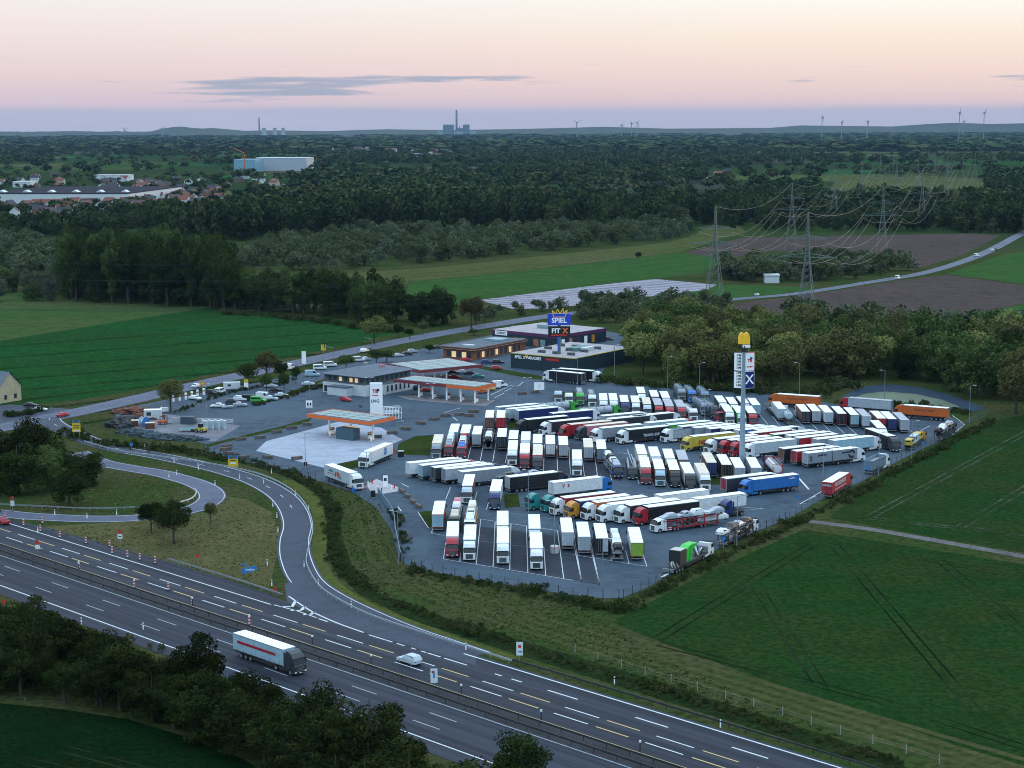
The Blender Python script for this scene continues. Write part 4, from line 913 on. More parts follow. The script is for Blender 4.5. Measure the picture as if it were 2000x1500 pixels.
# low loader with green machine at the lower right corner
h = R_(59.4); g = G(1372, 1089); c, s = math.cos(h), math.sin(h)
thing('low_loader', cab_parts('white', True)+flat_parts(16.5), (g.x, g.y, .06), h, 'low loader carrying green and dark machinery at the lower right fence', 'truck', TG)
gm = mat('machine_green', (.03, .50, .05), .4)
mb = MB(); A = Matrix.Identity(4)
mb.prism([(-9.8, 1.3), (-8.6, 1.3), (-7.2, 3.4), (-5.2, 3.7), (-5.0, 4.4), (-8.2, 4.5), (-10.2, 3.9)], -1.0, .9, gm)
mb.prism([(-8.6, 1.3), (-8.1, 1.3), (-7.0, 4.6), (-7.5, 4.8)], -1.25, -1.0, gm)
body = mb.mesh(bevel=.08)
mb = MB(); mb.box(-13.4, -10.4, -1.25, 1.3, 1.4, 4.3, mat('machine_dark', (.02, .022, .025), .6)); mb.box(-13.3, -10.5, -1.2, 1.25, 4.3, 4.38, mat('machine_top', (.5, .46, .42), .6)); hop = mb.mesh(bevel=.08)
mb = MB(); 
for i in range(7): mb.bar((-4.6+i*.5, -1.0+i*.2, 1.4), (-3.9+i*.55, .9-i*.25, 3.4-.2*i), .12+.02*(i % 3), [under, galv, paint('white')][i % 3])
attach = mb.mesh()
thing('harvest_machine', [P('body', body), P('hopper', hop), P('linkage', attach)], (g.x, g.y, 0), h, 'bright green machine with dark hopper riding on the low loader', 'machine')
mb = MB()
for i in range(9): mb.bar((-16.4+i*.32, -1.1+.25*(i % 4), 1.3), (-14.6+i*.2, .9-.3*(i % 3), 1.9+.15*(i % 3)), .08, [under, galv, paint('beige')][i % 3])
mb.box(-16.6, -16.4, -1.2, 1.2, .9, 1.3, galv)
thing('scrap_frames', [P('frame_stack', mb.mesh())], (g.x, g.y, 0), h, 'jumble of light and dark frames on the tail of the low loader', 'cargo')
mb = MB(); mb.box(-19.5, -16.7, -.35, .1, .3, .42, paint('white')); 
thing('loading_ramp', [P('plank', mb.mesh())], (g.x, g.y, 0), h, 'white ramp plank reaching off the tail of the low loader', 'ramp')

# ------------------------------------------------------------------ buildings
def rect(A, B, C, z):      # A-B is one edge, B-C the next, as picture points at height z
    a, b, c = G(*A, z), G(*B, z), G(*C, z); u = (a-b); Lu = u.length; u.normalize(); n = Vector((-u.y, u.x))
    if (c-b).dot(n) < 0: n = -n
    return b, u, n, Lu, abs((c-b).dot(n))
def frame_of(b, u, n):
    return Matrix(((u.x, n.x, 0, 0), (u.y, n.y, 0, 0), (0, 0, 1, 0), (0, 0, 0, 1)))
class Bld:
    def __init__(s, name, A, B, C, z, label, cat='building'):
        s.b, s.u, s.n, s.L, s.W = rect(A, B, C, z)
        s.e = empty(name, (s.b.x, s.b.y, .06), 0, label, cat); s.e.matrix_world = Matrix.Translation((s.b.x, s.b.y, .06)) @ frame_of(s.b, s.u, s.n)
        s.fl = s.u.cross(s.n) if False else (s.u.x*s.n.y-s.u.y*s.n.x)
    def part(s, name, mb, parent=None, bevel=0.0):
        return mkobj(name, mb.mesh(bevel=bevel), parent or s.e)
wallw = mat('white_render', (.60, .64, .66), .8, var=.15, scale=.4)
wallg = mat('grey_cladding', (.10, .11, .12), .7, var=.2, scale=.5)
slate = mat('slate_roof', (.12, .14, .18), .8, var=.2, scale=.7)
flatr = mat('flat_roof', (.10, .13, .16), .9, var=.3, scale=.4)
brick = mat('brick', (.27, .10, .055), .85, var=.35, scale=1.5)
brick2 = mat('brick_dark', (.17, .06, .035), .85, var=.3, scale=1.5)
winm = mat('window_glass', (.03, .045, .06), .15, spec=.7)
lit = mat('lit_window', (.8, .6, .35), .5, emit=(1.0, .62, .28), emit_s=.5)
orng = mat('orange_fascia', (.62, .13, .03), .5, emit=(.9, .18, .04), emit_s=.10)
maroon = mat('maroon_fascia', (.22, .03, .04), .5)
navyw = mat('navy_cladding', (.012, .035, .05), .6, var=.3, scale=.6)
purp = mat('purple_band', (.10, .025, .09), .6)
yelt = mat('yellow_trim', (.55, .42, .05), .6)
pinkr = mat('gravel_roof', (.40, .36, .38), .9, var=.25, scale=.5)
bluep = mat('blue_panel', (.02, .05, .42), .4, emit=(.02, .06, .6), emit_s=.15)
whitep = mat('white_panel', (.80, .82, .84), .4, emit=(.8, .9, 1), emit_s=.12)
blackp = mat('black_panel', (.012, .012, .014), .4)
goldp = mat('golden_panel', (.75, .48, .03), .4, emit=(1, .6, .05), emit_s=.15)
redp = mat('red_panel', (.6, .03, .02), .4)
# service building
B = Bld('service_building', (623.6, 728.4), (713.6, 738), (795, 718.8), 6.5, 'two storey white service building with dark upper floor and grey hipped roof')
L, W = B.L, B.W
mb = MB(); mb.box(.8, L-.8, .8, W-.8, 0, 3.6, wallw); mb.box(-1.5, 1.2, 8, W-1, 0, 3.4, wallw); mb.box(-1.6, 1.2, 7.9, W-.9, 3.4, 3.6, flatr); B.part('ground_floor', mb)
mb = MB(); mb.box(1.2, L-1.2, 1.2, W-1.2, 3.6, 6.3, wallg); up = B.part('upper_floor', mb)
mb = MB(); hz = 2.0
mb.add([(0, 0, 6.4), (L, 0, 6.4), (L, W, 6.4), (0, W, 6.4), (L/2-.5, W*.3, 6.4+hz), (L/2+.5, W*.7, 6.4+hz), (0, 0, 6.25), (L, 0, 6.25), (L, W, 6.25), (0, W, 6.25)], [(0, 1, 4), (1, 2, 5, 4), (2, 3, 5), (3, 0, 4, 5), (0, 6, 7, 1), (1, 7, 8, 2), (2, 8, 9, 3), (3, 9, 6, 0), (6, 9, 8, 7)], slate)
rf = B.part('roof', mb); mb = MB(); mb.box(L*.55, L*.60, W*.5, W*.56, 7.4, 9.2, galv); mb.box(L*.3, L*.36, W*.6, W*.66, 7.4, 8.6, paint('pink')); B.part('vents', mb, rf)
for i in range(7):
    mb = MB(); x = 2+i*(L-4)/7; mb.box(x, x+1.3, 1.17, 1.2, 4.3, 5.7, lit if i in (1, 2, 4) else winm); B.part('window', mb)
for i in range(9):
    mb = MB(); y = 2+i*(W-4)/9; mb.box(1.17, 1.2, y, y+1.6, 4.2, 5.8, winm); B.part('window', mb)
for i in range(6):
    mb = MB(); y = 9+i*2.2; mb.box(-1.53, -1.5, y, y+.9, .8, 2.8, winm); B.part('window', mb)
mb = MB(); mb.box(L*.30, L*.72, -2.5, .8, 0, 2.6, wallw); mb.box(L*.30, L*.72, -2.6, .8, 2.6, 3.0, flatr); B.part('porch', mb)
mb = MB(); mb.box(L*.72, L*.82, .75, .8, .1, 2.5, winm); B.part('entrance_door', mb)
mb = MB(); mb.box(L-3, L-1.4, .76, .8, .3, 2.4, winm); B.part('side_door', mb)
def canopy(A, B_, C, z, label, fas, panels, cols, name='canopy', nx=5, ny=3):
    K = Bld(name, A, B_, C, z, label, 'canopy'); L, W = K.L, K.W
    mb = MB(); mb.box(0, L, 0, W, z-.8, z-.12, mat('canopy_edge', (.45, .47, .5), .6)); mb.box(.3, L-.3, .3, W-.3, z-.12, z-.08, flatr); rf = K.part('roof', mb)
    mb = MB()
    for (x0, x1, y0, y1) in ((0, L, -.06, .0), (0, L, W, W+.06), (-.06, 0, -.06, W+.06), (L, L+.06, -.06, W+.06)): mb.box(x0, x1, y0, y1, z-.95, z+.02, fas)
    K.part('fascia', mb, rf)
    pm = mat('solar_panel', (.10, .26, .30), .25, var=.2, scale=.6)
    for i in range(nx):
        for j in range(ny):
            mb = MB(); x = .8+i*(L-1.6)/nx; y = .8+j*(W-1.6)/ny; mb.box(x+.15, x+(L-1.6)/nx-.15, y+.15, y+(W-1.6)/ny-.15, z-.06, z+.05, pm); K.part('roof_panel', mb, rf)
    for (fx, fy) in cols:
        mb = MB(); mb.box(L*fx-.22, L*fx+.22, W*fy-.22, W*fy+.22, 0, z-.8, whitep); K.part('column', mb)
    return K
K1 = canopy((599.6, 808.8), (722, 824.4), (762.8, 813), 6.2, 'truck fuel canopy with orange edge and solar panels over the concrete apron', orng, 1, [(.15, .5), (.5, .5), (.85, .5)])
K2 = canopy((770, 741), (930, 757), (962, 748), 5.5, 'long fuel canopy with maroon edge and five white columns beside the service building', maroon, 1, [(.05, .15), (.22, .15), (.39, .15), (.56, .15), (.73, .15), (.05, .8), (.39, .8), (.73, .8)], nx=8, ny=2)
mb = MB(); mb.box(-.07, 12, -.12, -.061, 4.5, 5.56, orng); mb.box(-.12, -.061, 0, K2.W, 4.5, 5.56, orng); K2.part('orange_fascia_end', mb)
K3 = canopy((756, 710), (820, 724), (900, 704), 5.5, 'rear fuel canopy with maroon edge behind the service building', maroon, 1, [(.15, .5), (.5, .5), (.85, .5)], nx=4, ny=4)
def pump(K, fx, fy, label, glow=False):
    p = K.b+K.u*(K.L*fx)+K.n*(K.W*fy)
    mb = MB(); mb.box(-.6, .6, -.3, .3, .15, 2.0, whitep); mb.box(-.62, .62, -.32, .32, 1.3, 1.7, blackp); mb.box(-.62, .62, -.32, .32, 1.8, 2.05, orng if glow else redp)
    i = MB(); i.box(-2.2, 2.2, -.7, .7, 0, .15, mat('kerb', (.3, .3, .3), .9, var=.2, scale=2)); hs = MB(); hs.bar((.6, 0, 1.5), (.95, .1, .6), .05, blackp); hs.bar((-.6, 0, 1.5), (-.95, .1, .6), .05, blackp)
    thing('fuel_pump', [P('pump_body', memo(('pmp', glow), lambda: mb.mesh())), P('island', memo('isl', lambda: i.mesh())), P('hose', memo('hose', lambda: hs.mesh()))], (p.x, p.y, .07), math.atan2(K.n.y, K.n.x), label, 'fuel pump', 'fuel pumps under the canopies')
for i in range(5): pump(K2, .08+.17*i, .35, 'white fuel pump under the long maroon canopy, %s from the right end' % ORD[i])
for i in range(3): pump(K1, .2+.3*i, .5, 'lit fuel pump under the orange truck canopy, %s from right' % ORD[i], True)
K = K1; p = K.b+K.u*(K.L*.42)+K.n*2
mb = MB(); mb.box(-3.2, 3.2, -1.5, 1.5, 0, 3.2, mat('teal_box', (.05, .11, .14), .5)); mb.box(-3.0, 3.0, -1.55, -1.5, 3.2, 3.5, lit)
thing('equipment_cabin', [P('cabin', mb.mesh(bevel=.05))], (p.x, p.y, .07), math.atan2(K.u.y, K.u.x), 'dark teal equipment cabin under the orange truck canopy', 'cabin')
for i in range(4):
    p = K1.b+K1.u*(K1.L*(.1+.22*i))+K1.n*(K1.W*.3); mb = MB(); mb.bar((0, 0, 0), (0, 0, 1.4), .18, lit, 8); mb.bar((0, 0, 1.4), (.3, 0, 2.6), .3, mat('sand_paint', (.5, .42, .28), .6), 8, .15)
    thing('dispenser', [P('dispenser_body', memo('disp', lambda: mb.mesh()))], (p.x, p.y, .07), .4*i, 'sand coloured dispenser glowing under the orange canopy, %s from right' % ORD[i], 'dispenser', 'gas dispensers')
# brick restaurant
B = Bld('brick_restaurant', (860, 675.5), (926.5, 681), (1010, 660), 4.6, 'long brick restaurant with flat grey roof behind the fuel station')
L, W = B.L, B.W; mb = MB(); mb.box(.8, L-.8, .8, W-.6, 0, 3.8, brick); B.part('wall', mb)
mb = MB(); mb.box(0, L, 0, W, 3.8, 4.5, brick2); mb.box(.5, L-.5, .5, W-.5, 4.5, 4.52, flatr); rf = B.part('roof', mb)
mb = MB(); mb.box(-.1, L+.1, -.1, W+.1, 3.7, 3.82, mat('pale_edge', (.42, .36, .3), .7)); B.part('cornice', mb, rf)
mb = MB(); mb.box(L*.25, L*.7, W*.62, W*.8, 4.52, 5.3, mat('roof_unit', (.28, .40, .44), .6, var=.3, scale=.6)); mb.box(L*.3, L*.6, W*.15, W*.2, 4.52, 5.0, wallw); B.part('roof_unit', mb, rf)
for i in range(10):
    mb = MB(); y = 3+i*(W-6)/10; mb.box(.77, .80, y, y+1.7, .5, 2.7, lit if i in (1, 4, 7) else winm); B.part('window', mb)
for i in range(5):
    mb = MB(); x = 2+i*(L-4)/5; mb.box(x, x+2, .77, .8, .6, 2.8, lit if i % 2 else winm); B.part('window', mb)
# dark hall
B = Bld('games_hall', (996.8, 688.8), (1122, 700), (1213, 675.5), 5.6, 'dark navy hall with pale gravel roof and yellow roof edge beside the blue mast')
L, W = B.L, B.W; mb = MB(); mb.box(.1, L-.1, .1, W-.1, 0, 5.3, navyw); B.part('wall', mb)
mb = MB(); mb.box(0, L, 0, W, 5.3, 5.5, yelt); mb.box(.3, L-.3, .3, W-.3, 5.5, 5.55, pinkr); rf = B.part('roof', mb)
for i in range(9):
    mb = MB(); x, y = L*(.15+.2*(i % 4)+.03*(i % 3)), W*(.15+.25*(i//3)); mb.box(x, x+1.4, y, y+.9, 5.55, 6.6, wallg); mb.box(x+2, x+3.0, y, y+.9, 5.55, 6.5, wallg); B.part('vent', mb, rf)
mb = MB(); mb.box(L*.35, L*.5, W*.4, W*.65, 5.55, 6.8, mat('ac_unit', (.10, .2, .2), .6)); mb.box(L*.25, L*.33, W*.45, W*.6, 5.55, 6.9, wallw); B.part('plant_unit', mb, rf)
mb = MB(); mb.box(L*.24, L*.44, .02, .09, 3.9, 4.7, redp); B.part('red_sign', mb)
mb = MB(); mb.box(L*.3, L*.42, .03, .09, .1, 3.2, winm); B.part('entrance', mb)
def text_on(B, txt, size, m, x, z, bold=.03):     # on the u face (y=0), read from the camera side
    me = text_part(txt, size, m, .03, bold); o = mkobj('lettering', me, B.e); o.location = (x, -.06, z)
    o.rotation_euler = (math.pi/2, 0, 0)
    # face outward: local frame may be mirrored
    wm = B.e.matrix_world.to_3x3()
    if wm.determinant() < 0: o.scale = (-1, 1, 1)
    return o
text_on(B, 'SPIEL X PARADIES', 1.5, whitep, L*.72, 4.2)
mb = MB(); mb.prism([(L*.74-1, 4.4), (L*.74-.3, 5.3), (L*.74, 4.6), (L*.74+.4, 5.5), (L*.74+1, 4.4)], -.1, -.07, goldp); B.part('star_emblem', mb)
# purple hall
B = Bld('fitness_hall', (960.7, 643), (1088, 655), (1150.7, 637.5), 5.6, 'large hall with purple band and pale roof nearest the main road')
L, W = B.L, B.W; mb = MB(); mb.box(.1, L-.1, .1, W-.1, 0, 4.2, navyw); B.part('wall', mb)
mb = MB(); mb.box(0, L, 0, W, 4.2, 5.5, purp); mb.box(.3, L-.3, .3, W-.3, 5.5, 5.55, pinkr); rf = B.part('roof', mb)
mb = MB(); mb.box(L*.4, L*.65, W*.45, W*.6, 5.55, 7.0, mat('ac_unit2', (.26, .38, .40), .7, var=.3, scale=.5)); B.part('plant_unit', mb, rf)
mb = MB(); mb.box(L*.76, L*.95, -.05, .0, 3.5, 5.2, whitep); B.part('sign_panel', mb, None, .3); 
text_on(B, 'CASINO', 1.3, blackp, L*.855, 4.35)
for i in range(5):
    mb = MB(); y = 3+i*(W-8)/5; mb.box(.05, .09, y, y+2.0, .6, 3.6, [whitep, paint('pink'), purp, whitep, paint('amber')][i]); B.part('poster', mb)
for i in range(6):
    mb = MB(); x = L*.08+i*L*.1; mb.box(x, x+2.6, .05, .1, .3, 3.2, [winm, mat('mural', (.2, .38, .42), .7, var=.5, scale=1.0), mat('mural2', (.45, .2, .1), .7, var=.5, scale=1)][i % 3]); B.part('shop_window', mb)
# sign mast SPIEL
g = G(1092, 720); t = empty('sign_mast', (g.x, g.y, .06), 0, 'blue sign mast with SPIEL and FIT X boards and yellow crown', 'sign mast')
mb = MB(); mb.box(-.55, .25, -.5, .5, 0, 20, mat('mast_blue', (.04, .12, .40), .5)); mb.box(.25, .6, -.5, .5, 0, 20, mat('mast_grey', (.14, .20, .2), .5)); mkobj('post', mb.mesh(), t)
mb = MB(); mb.box(-4.2, 4.2, -.6, .6, 16.0, 20.2, bluep); o1 = mkobj('blue_board', mb.mesh(), t); put_text('SPIEL', 2.5, whitep, o1, (0, -.62, 17.7), 0, .07)
mb = MB(); mb.box(-4.0, 4.0, -.6, .6, 11.8, 15.6, blackp); o2_ = mkobj('black_board', mb.mesh(), t); put_text('FIT', 2.4, whitep, o2_, (-1.2, -.62, 13.9), 0, .08); put_text('X', 2.6, mat('orange_sign', (.8, .2, .05), .4), o2_, (2.2, -.62, 13.9), 0, .12)
mb = MB(); mb.box(-2.9, 2.9, -.63, -.6, 12.1, 12.6, redp); mkobj('red_stripe', mb.mesh(), o2_)
mb = MB()
pts = [(-2.0, 19.0), (-2.6, 21.4), (-1.3, 20.2), (-.6, 21.9), (.3, 20.2), (1.4, 22.2), (1.5, 20.4), (3.0, 21.6), (2.1, 19.0), (-2.0, 19.0)]
for a, b in zip(pts, pts[1:]): mb.bar((a[0], -.7, a[1]), (b[0], -.7, b[1]), .13, goldp, 5)
mkobj('crown_emblem', mb.mesh(), t)
# tall mast
g = G(1449, 921); t = empty('sign_mast', (g.x, g.y, .06), 0, 'tall grey mast with yellow arches and four white and blue boards', 'sign mast')
mb = MB(); mb.bar((0, 0, 0), (0, 0, 32), .85, mat('mast_galv', (.26, .34, .40), .5, .2), 10, .42); mb.bar((0, 0, 31), (0, 0, 32.6), .8, under, 10); mkobj('post', mb.mesh(), t)
mb = MB()
for i, yy in enumerate((-.55, .55)):
    for cx in (-.62, .62):
        n = 10; prev = None
        for k_ in range(n+1):
            a = math.pi*k_/n; q = (cx+.62*math.cos(a), yy, 33.0+(2.7*math.sin(a)**.55 if 0 < k_ < n else 0))
            if prev: mb.bar(prev, q, .24, goldp, 6)
            prev = q
mb.box(-1.25, 1.25, -.5, .5, 33.0, 35.2, goldp); mkobj('golden_arches', mb.mesh(), t)
mb = MB(); mb.box(-.4, 1.5, -.75, .5, 32.1, 32.7, whitep); mkobj('name_strip', mb.mesh(), t)
def board(x0, x1, z0, z1, m, rz, n, frame=None):
    mb = MB(); mb.box(x0, x1, -.25, .25, z0, z1, m)
    if frame: mb.box(x0-.1, x1+.1, -.2, .2, z0-.1, z1+.1, frame)
    o = mkobj(n, mb.mesh(), t); o.rotation_euler = (0, 0, rz); return o
b1 = board(-2.4, -.2, 26.1, 30.6, whitep, R_(-24), 'price_board', blackp); b2 = board(.3, 2.9, 26.1, 30.6, whitep, R_(20), 'logo_board', redp)
b3 = board(-2.4, -.2, 21.6, 25.8, whitep, R_(-24), 'price_board', blackp); b4 = board(.3, 2.9, 21.6, 25.8, mat('navy_panel', (.012, .02, .16), .4), R_(20), 'navy_board', whitep)
for bb, z0 in ((b1, 26.4), (b3, 21.9)):
    for i in range(5): put_text('1.9%d' % i, .72, blackp, bb, (-1.2, -.28, z0+.4+i*.8), 0, .04)
put_text('TE', 1.1, redp, b2, (1.6, -.28, 28.6), 0, .06); mb = MB(); mb.bar((2.0, -.27, 29.2), (2.0, -.3, 29.2), .4, paint('blue'), 12); mkobj('emblem', mb.mesh(), b2); put_text('Energies', .5, redp, b2, (1.6, -.28, 27.1), 0, .02)
put_text('X', 3.4, whitep, b4, (1.6, -.28, 23.7), 0, .04)
# LNG tower
g = G(735.5, 812); t = empty('sign_tower', (g.x, g.y, .06), 0, 'white rectangular tower sign reading LNG beside the orange canopy', 'sign tower')
mb = MB(); mb.box(-1.9, 1.9, -.6, .6, 0, 10.2, whitep); o_ = mkobj('tower_body', mb.mesh(bevel=.1), t)
put_text('LNG', 1.3, paint('navy'), o_, (-.3, -.63, 4.6), 0, .03); put_text('TE', 1.5, redp, o_, (-.3, -.63, 7.6), 0, .08); put_text('Energies', .55, redp, o_, (-.3, -.63, 6.4), 0, .02)
mb = MB(); mb.bar((.6, -.62, 8.0), (.6, -.65, 8.0), .45, paint('navy'), 14); mkobj('emblem', mb.mesh(), o_)
g = G(764, 818); t = empty('storage_tank_cage', (g.x, g.y, .06), R_(20), 'white framed storage cage right of the LNG tower', 'cage')
mb = MB()
for x in [-2.8+i*.95 for i in range(7)]:
    for y in (-1.2, 1.2): mb.bar((x, y, 0), (x, y, 3.6), .09, whitep, 5)
for y in (-1.2, 1.2):
    for z in (.2, 1.8, 3.6): mb.bar((-2.8, y, z), (2.9, y, z), .09, whitep, 5)
mkobj('cage_frame', mb.mesh(), t); mb = MB(); mb.bar((-2.3, 0, 1.6), (2.3, 0, 1.6), 1.0, paint('silver'), 14); mkobj('tank', mb.mesh(), t)
# farmhouse at the left edge
B = Bld('farmhouse', (-62, 752), (-2, 759), (8, 752), 5.0, 'cream house with dark steep roof cut by the left edge'); L, W = max(B.L, 9), 9
mb = MB(); mb.box(0, L, 0, W, 0, 5, mat('cream_wall', (.45, .40, .26), .8, var=.15, scale=.5)); mb.add([(0, 0, 5), (0, W, 5), (0, W/2, 9.5), (L, 0, 5), (L, W, 5), (L, W/2, 9.5)], [(0, 1, 2), (3, 5, 4)], MATS['cream_wall']); wl = B.part('wall', mb)
mb = MB(); mb.add([(-.3, -.4, 4.8), (L+.3, -.4, 4.8), (L+.3, W/2, 9.8), (-.3, W/2, 9.8), (L+.3, W+.4, 4.8), (-.3, W+.4, 4.8), (-.3, -.4, 4.6), (L+.3, -.4, 4.6)], [(0, 1, 2, 3), (3, 2, 4, 5), (0, 6, 7, 1)], slate); B.part('roof', mb)
for y in (2, 6):
    mb = MB(); mb.box(-.04, 0, y, y+1.1, 1, 2.5, winm); B.part('window', mb)
# ------------------------------------------------------------------ road furniture
def small(name, parts, x, y, rz, label, cat, group=None, z=.05, scale=1.0):
    g = G(x, y); return thing(name, parts, (g.x, g.y, z), rz, label, cat, group, scale)
def lamp_mesh(h, double):
    mb = MB(); mb.bar((0, 0, 0), (0, 0, h), .11, galv, 6, .06)
    if double: mb.bar((-.9, 0, h), (.9, 0, h), .06, galv, 5)
    else: mb.bar((0, 0, h), (1.3, 0, h+.25), .06, galv, 5)
    return mb.mesh()
def head(x): mb = MB(); mb.box(x-.4, x+.4, -.17, .17, 0, .14, paint('pale')); return mb.mesh(bevel=.03)
LAMPS = [(1032, 1002, 998-0, 2), (1083, 1082, 0, 1), (1177, 1167, 0, 1), (778, 1104, 0, 1), (597, 930, 0, 1), (1008, 818, 0, 2), (842, 813, 0, 2), (1030, 800, 0, 2), (403, 836-23, 0, 2), (606, 800, 0, 1), (1087, 780, 0, 2), (1128, 762, 0, 1), (1304, 762, 0, 1), (1366, 775, 0, 1), (1200, 735, 0, 1), (1561, 775, 0, 1), (1727, 792, 0, 1), (1893, 826, 0, 1), (1780, 905, 0, 1), (1716, 930, 0, 1), (1607, 960, 0, 1), (1439, 1070, 0, 1), (776, 905, 0, 1), (717, 962, 0, 2), (1376, 835, 0, 1), (722, 800, 0, 2)]
LAMPS.sort()
for i, (x, y, _, kk) in enumerate(LAMPS):
    h = 10.0 if kk == 2 else 11.0
    kids = [P('lamp_head', memo(('lh', -1.0), lambda: head(-1.0)), (0, 0, h)), P('lamp_head', memo(('lh', 1.0), lambda: head(1.0)), (0, 0, h))] if kk == 2 else [P('lamp_head', memo(('lh', 1.4), lambda: head(1.4)), (0, 0, h+.2))]
    small('lamp_post', [P('pole', memo(('lp', h, kk), lambda: lamp_mesh(h, kk == 2)))]+kids, x, y, random.choice((0, .5, 3.0)), '%s grey lamp post, %s from left in the photo' % ('double headed' if kk == 2 else 'single headed', ORD[i]), 'lamp post', 'lamp posts in the lot')
mb = MB(); mb.bar((0, 0, 0), (0, 0, 1.2), .95, mat('plinth', (.6, .6, .6), .7, var=.2, scale=2), 16); mb.bar((0, 0, 1.2), (0, 0, 1.3), 1.0, redp, 16, .98); mb.bar((0, 0, 1.3), (0, 0, 1.5), .93, MATS['plinth'], 16, .85)
small('lamp_plinth', [P('plinth', mb.mesh())], 1083, 1080, 0, 'round white concrete plinth with red rim at a lamp post foot', 'plinth')
# barrier blocks
def block_mesh(): mb = MB(); mb.prism([(-1.6, 0), (-1.6, .9), (1.6, .9), (1.6, 0)], -.35, .35, mat('weathered_block', (.16, .13, .11), .9, var=.4, scale=1.2)); return mb.mesh(bevel=.06)
BL = [(470, 868), (455, 878), (452, 893), (468, 903), (485, 905), (503, 897-50), (540, 843-3), (570, 838-5), (600, 830-5), (500, 848), (630, 818), (620, 815), (735, 857), (785, 835), (770, 845), (800, 838), (820, 832), (845, 824), (868, 816), (893, 808), (905, 805), (930, 803), (940, 801), (915, 812), (860, 824)]
BL = [(470, 860), (443, 866+8), (441, 880), (447, 888), (477, 896), (523, 896), (580, 898), (508, 857), (540, 846), (570, 838), (600, 831), (735, 856), (766, 848), (793, 840), (822, 829), (848, 821), (870, 814), (897, 812), (916, 814), (925, 806), (786, 963), (795, 972), (806, 983), (817, 992), (1020, 771), (1045, 768)]
for i, (x, y) in enumerate(sorted(BL)): small('barrier_block', [P('block', memo('blk', block_mesh))], x, y, R_([25, 35, -20, 10][i % 4]) if y < 955 else R_(-66), 'weathered barrier block along the lanes, %s from left in the photo' % ORD[i], 'barrier block', 'barrier blocks along the lanes')
# signs
def signpost(x, y, panels, label, h=2.6, rz=0, cat='road sign', group=None, wide=0):
    g = G(x, y); t = empty('road_sign', (g.x, g.y, .03), rz, label, cat, group); mb = MB()
    for dx in ((-wide, wide) if wide else (0,)): mb.bar((dx, 0, 0), (dx, 0, h+.2), .07, galv, 6)
    mkobj('post', mb.mesh(), t)
    for (dx, z, w_, hh_, m, shape, txt, tm) in panels:
        mb = MB()
        if shape == 'r': mb.box(dx-w_/2, dx+w_/2, -.12, -.07, z-hh_/2, z+hh_/2, m)
        elif shape == 'm': mb.box(dx-w_/2, dx+w_/2, -.14, -.123, z-hh_/2, z+hh_/2, m)
        elif shape == 'c': mb.bar((dx, -.12, z), (dx, -.07, z), w_/2, m, 16)
        elif shape == 't': mb.prism([(dx-w_/2, z-hh_/2), (dx+w_/2, z-hh_/2), (dx, z+hh_/2)], -.12, -.07, m)
        elif shape == 'a': mb.prism([(dx-w_/2, z-hh_/2-.3), (dx+w_/2-.6, z-hh_/2+.25), (dx+w_/2, z+.3), (dx+w_/2-.6, z+hh_/2+.25), (dx-w_/2, z+hh_/2-.3)], -.12, -.07, m)
        o = mkobj('sign_panel', mb.mesh(), t)
        if txt: put_text(txt, hh_*(.6 if len(txt) < 3 else min(.5, 1.5*w_/hh_/len(txt))), tm, o, (dx, -.14, z), 0, .02, thick=.01)
    return t
sy = mat('sign_yellow', (.72, .46, .03), .5); sb = mat('sign_blue', (.03, .20, .55), .5); sr = mat('sign_red', (.6, .04, .03), .5); sw = mat('sign_white', (.75, .8, .82), .5); ink = mat('sign_ink', (.02, .02, .02), .6)
signpost(456, 928, [(0, 3.2, 2.6, 2.0, sy, 'r', '', None), (0, 3.1, 1.5, .45, sw, 'm', '', None), (0, 3.75, 1.6, .22, ink, 'm', '', None), (-1.0, 4.7, .6, .9, sb, 'r', '', None), (1.0, 4.7, .6, .9, sb, 'r', '', None)], 'yellow direction sign with two blue squares above the slip road ditch', 4, wide=.9)
signpost(150, 858, [(0, 3.4, 2.4, 2.6, sy, 'r', '', None), (0, 3.9, 1.7, .25, ink, 'm', '', None), (0, 3.3, 1.5, .25, ink, 'm', '', None), (0, 2.5, 1.9, .4, sw, 'm', '', None), (-.8, 5.2, .6, .8, sb, 'r', '', None), (.8, 5.2, .6, .8, sb, 'r', '', None)], 'yellow direction sign with two blue squares near the junction at left', 4.6, wide=.8)
signpost(487, 1126, [(.2, 1.4, 3.2, 1.1, sb, 'a', 'Ausfahrt', sw), (-1.0, 2.4, .6, .6, sb, 'r', '', None)], 'blue arrow exit sign on the dry grass gore', 2, wide=.8)
signpost(1015, 1292, [(0, 2.2, 1.1, 2.3, sw, 'r', '', None), (0, 2.6, .5, .5, sr, 'm', '', None), (.1, 1.7, .6, .25, sb, 'm', '', None)], 'white tall lane sign on the right motorway bank', 2)
signpost(848, 1346, [(0, 2.2, 1.1, 2.3, sw, 'r', '', None), (0, 2.4, .25, 1.2, sb, 'm', '', None), (-.25, 2.8, .25, .4, sr, 'm', '', None)], 'white tall lane sign on the median barrier', 2)
signpost(257, 885, [(0, 2.4, 1.0, 1.0, sb, 'c', '', None)], 'round blue sign beside the slip road', 2)
signpost(1559, 990, [(0, 2.4, .9, .9, sb, 'c', '', None)], 'round blue sign at the right fence lane, lower one', 2)
signpost(1695, 932, [(0, 2.2, .9, .9, sb, 'c', '', None)], 'round blue sign behind the tipper truck', 2)
signpost(1802, 880, [(0, 2.2, .9, .9, sb, 'c', '', None)], 'round blue sign beside the van flatbed', 2)
signpost(1413, 1072, [(0, 2.2, .9, .9, sb, 'c', '', None)], 'round blue sign beside the white cab transporter', 2)
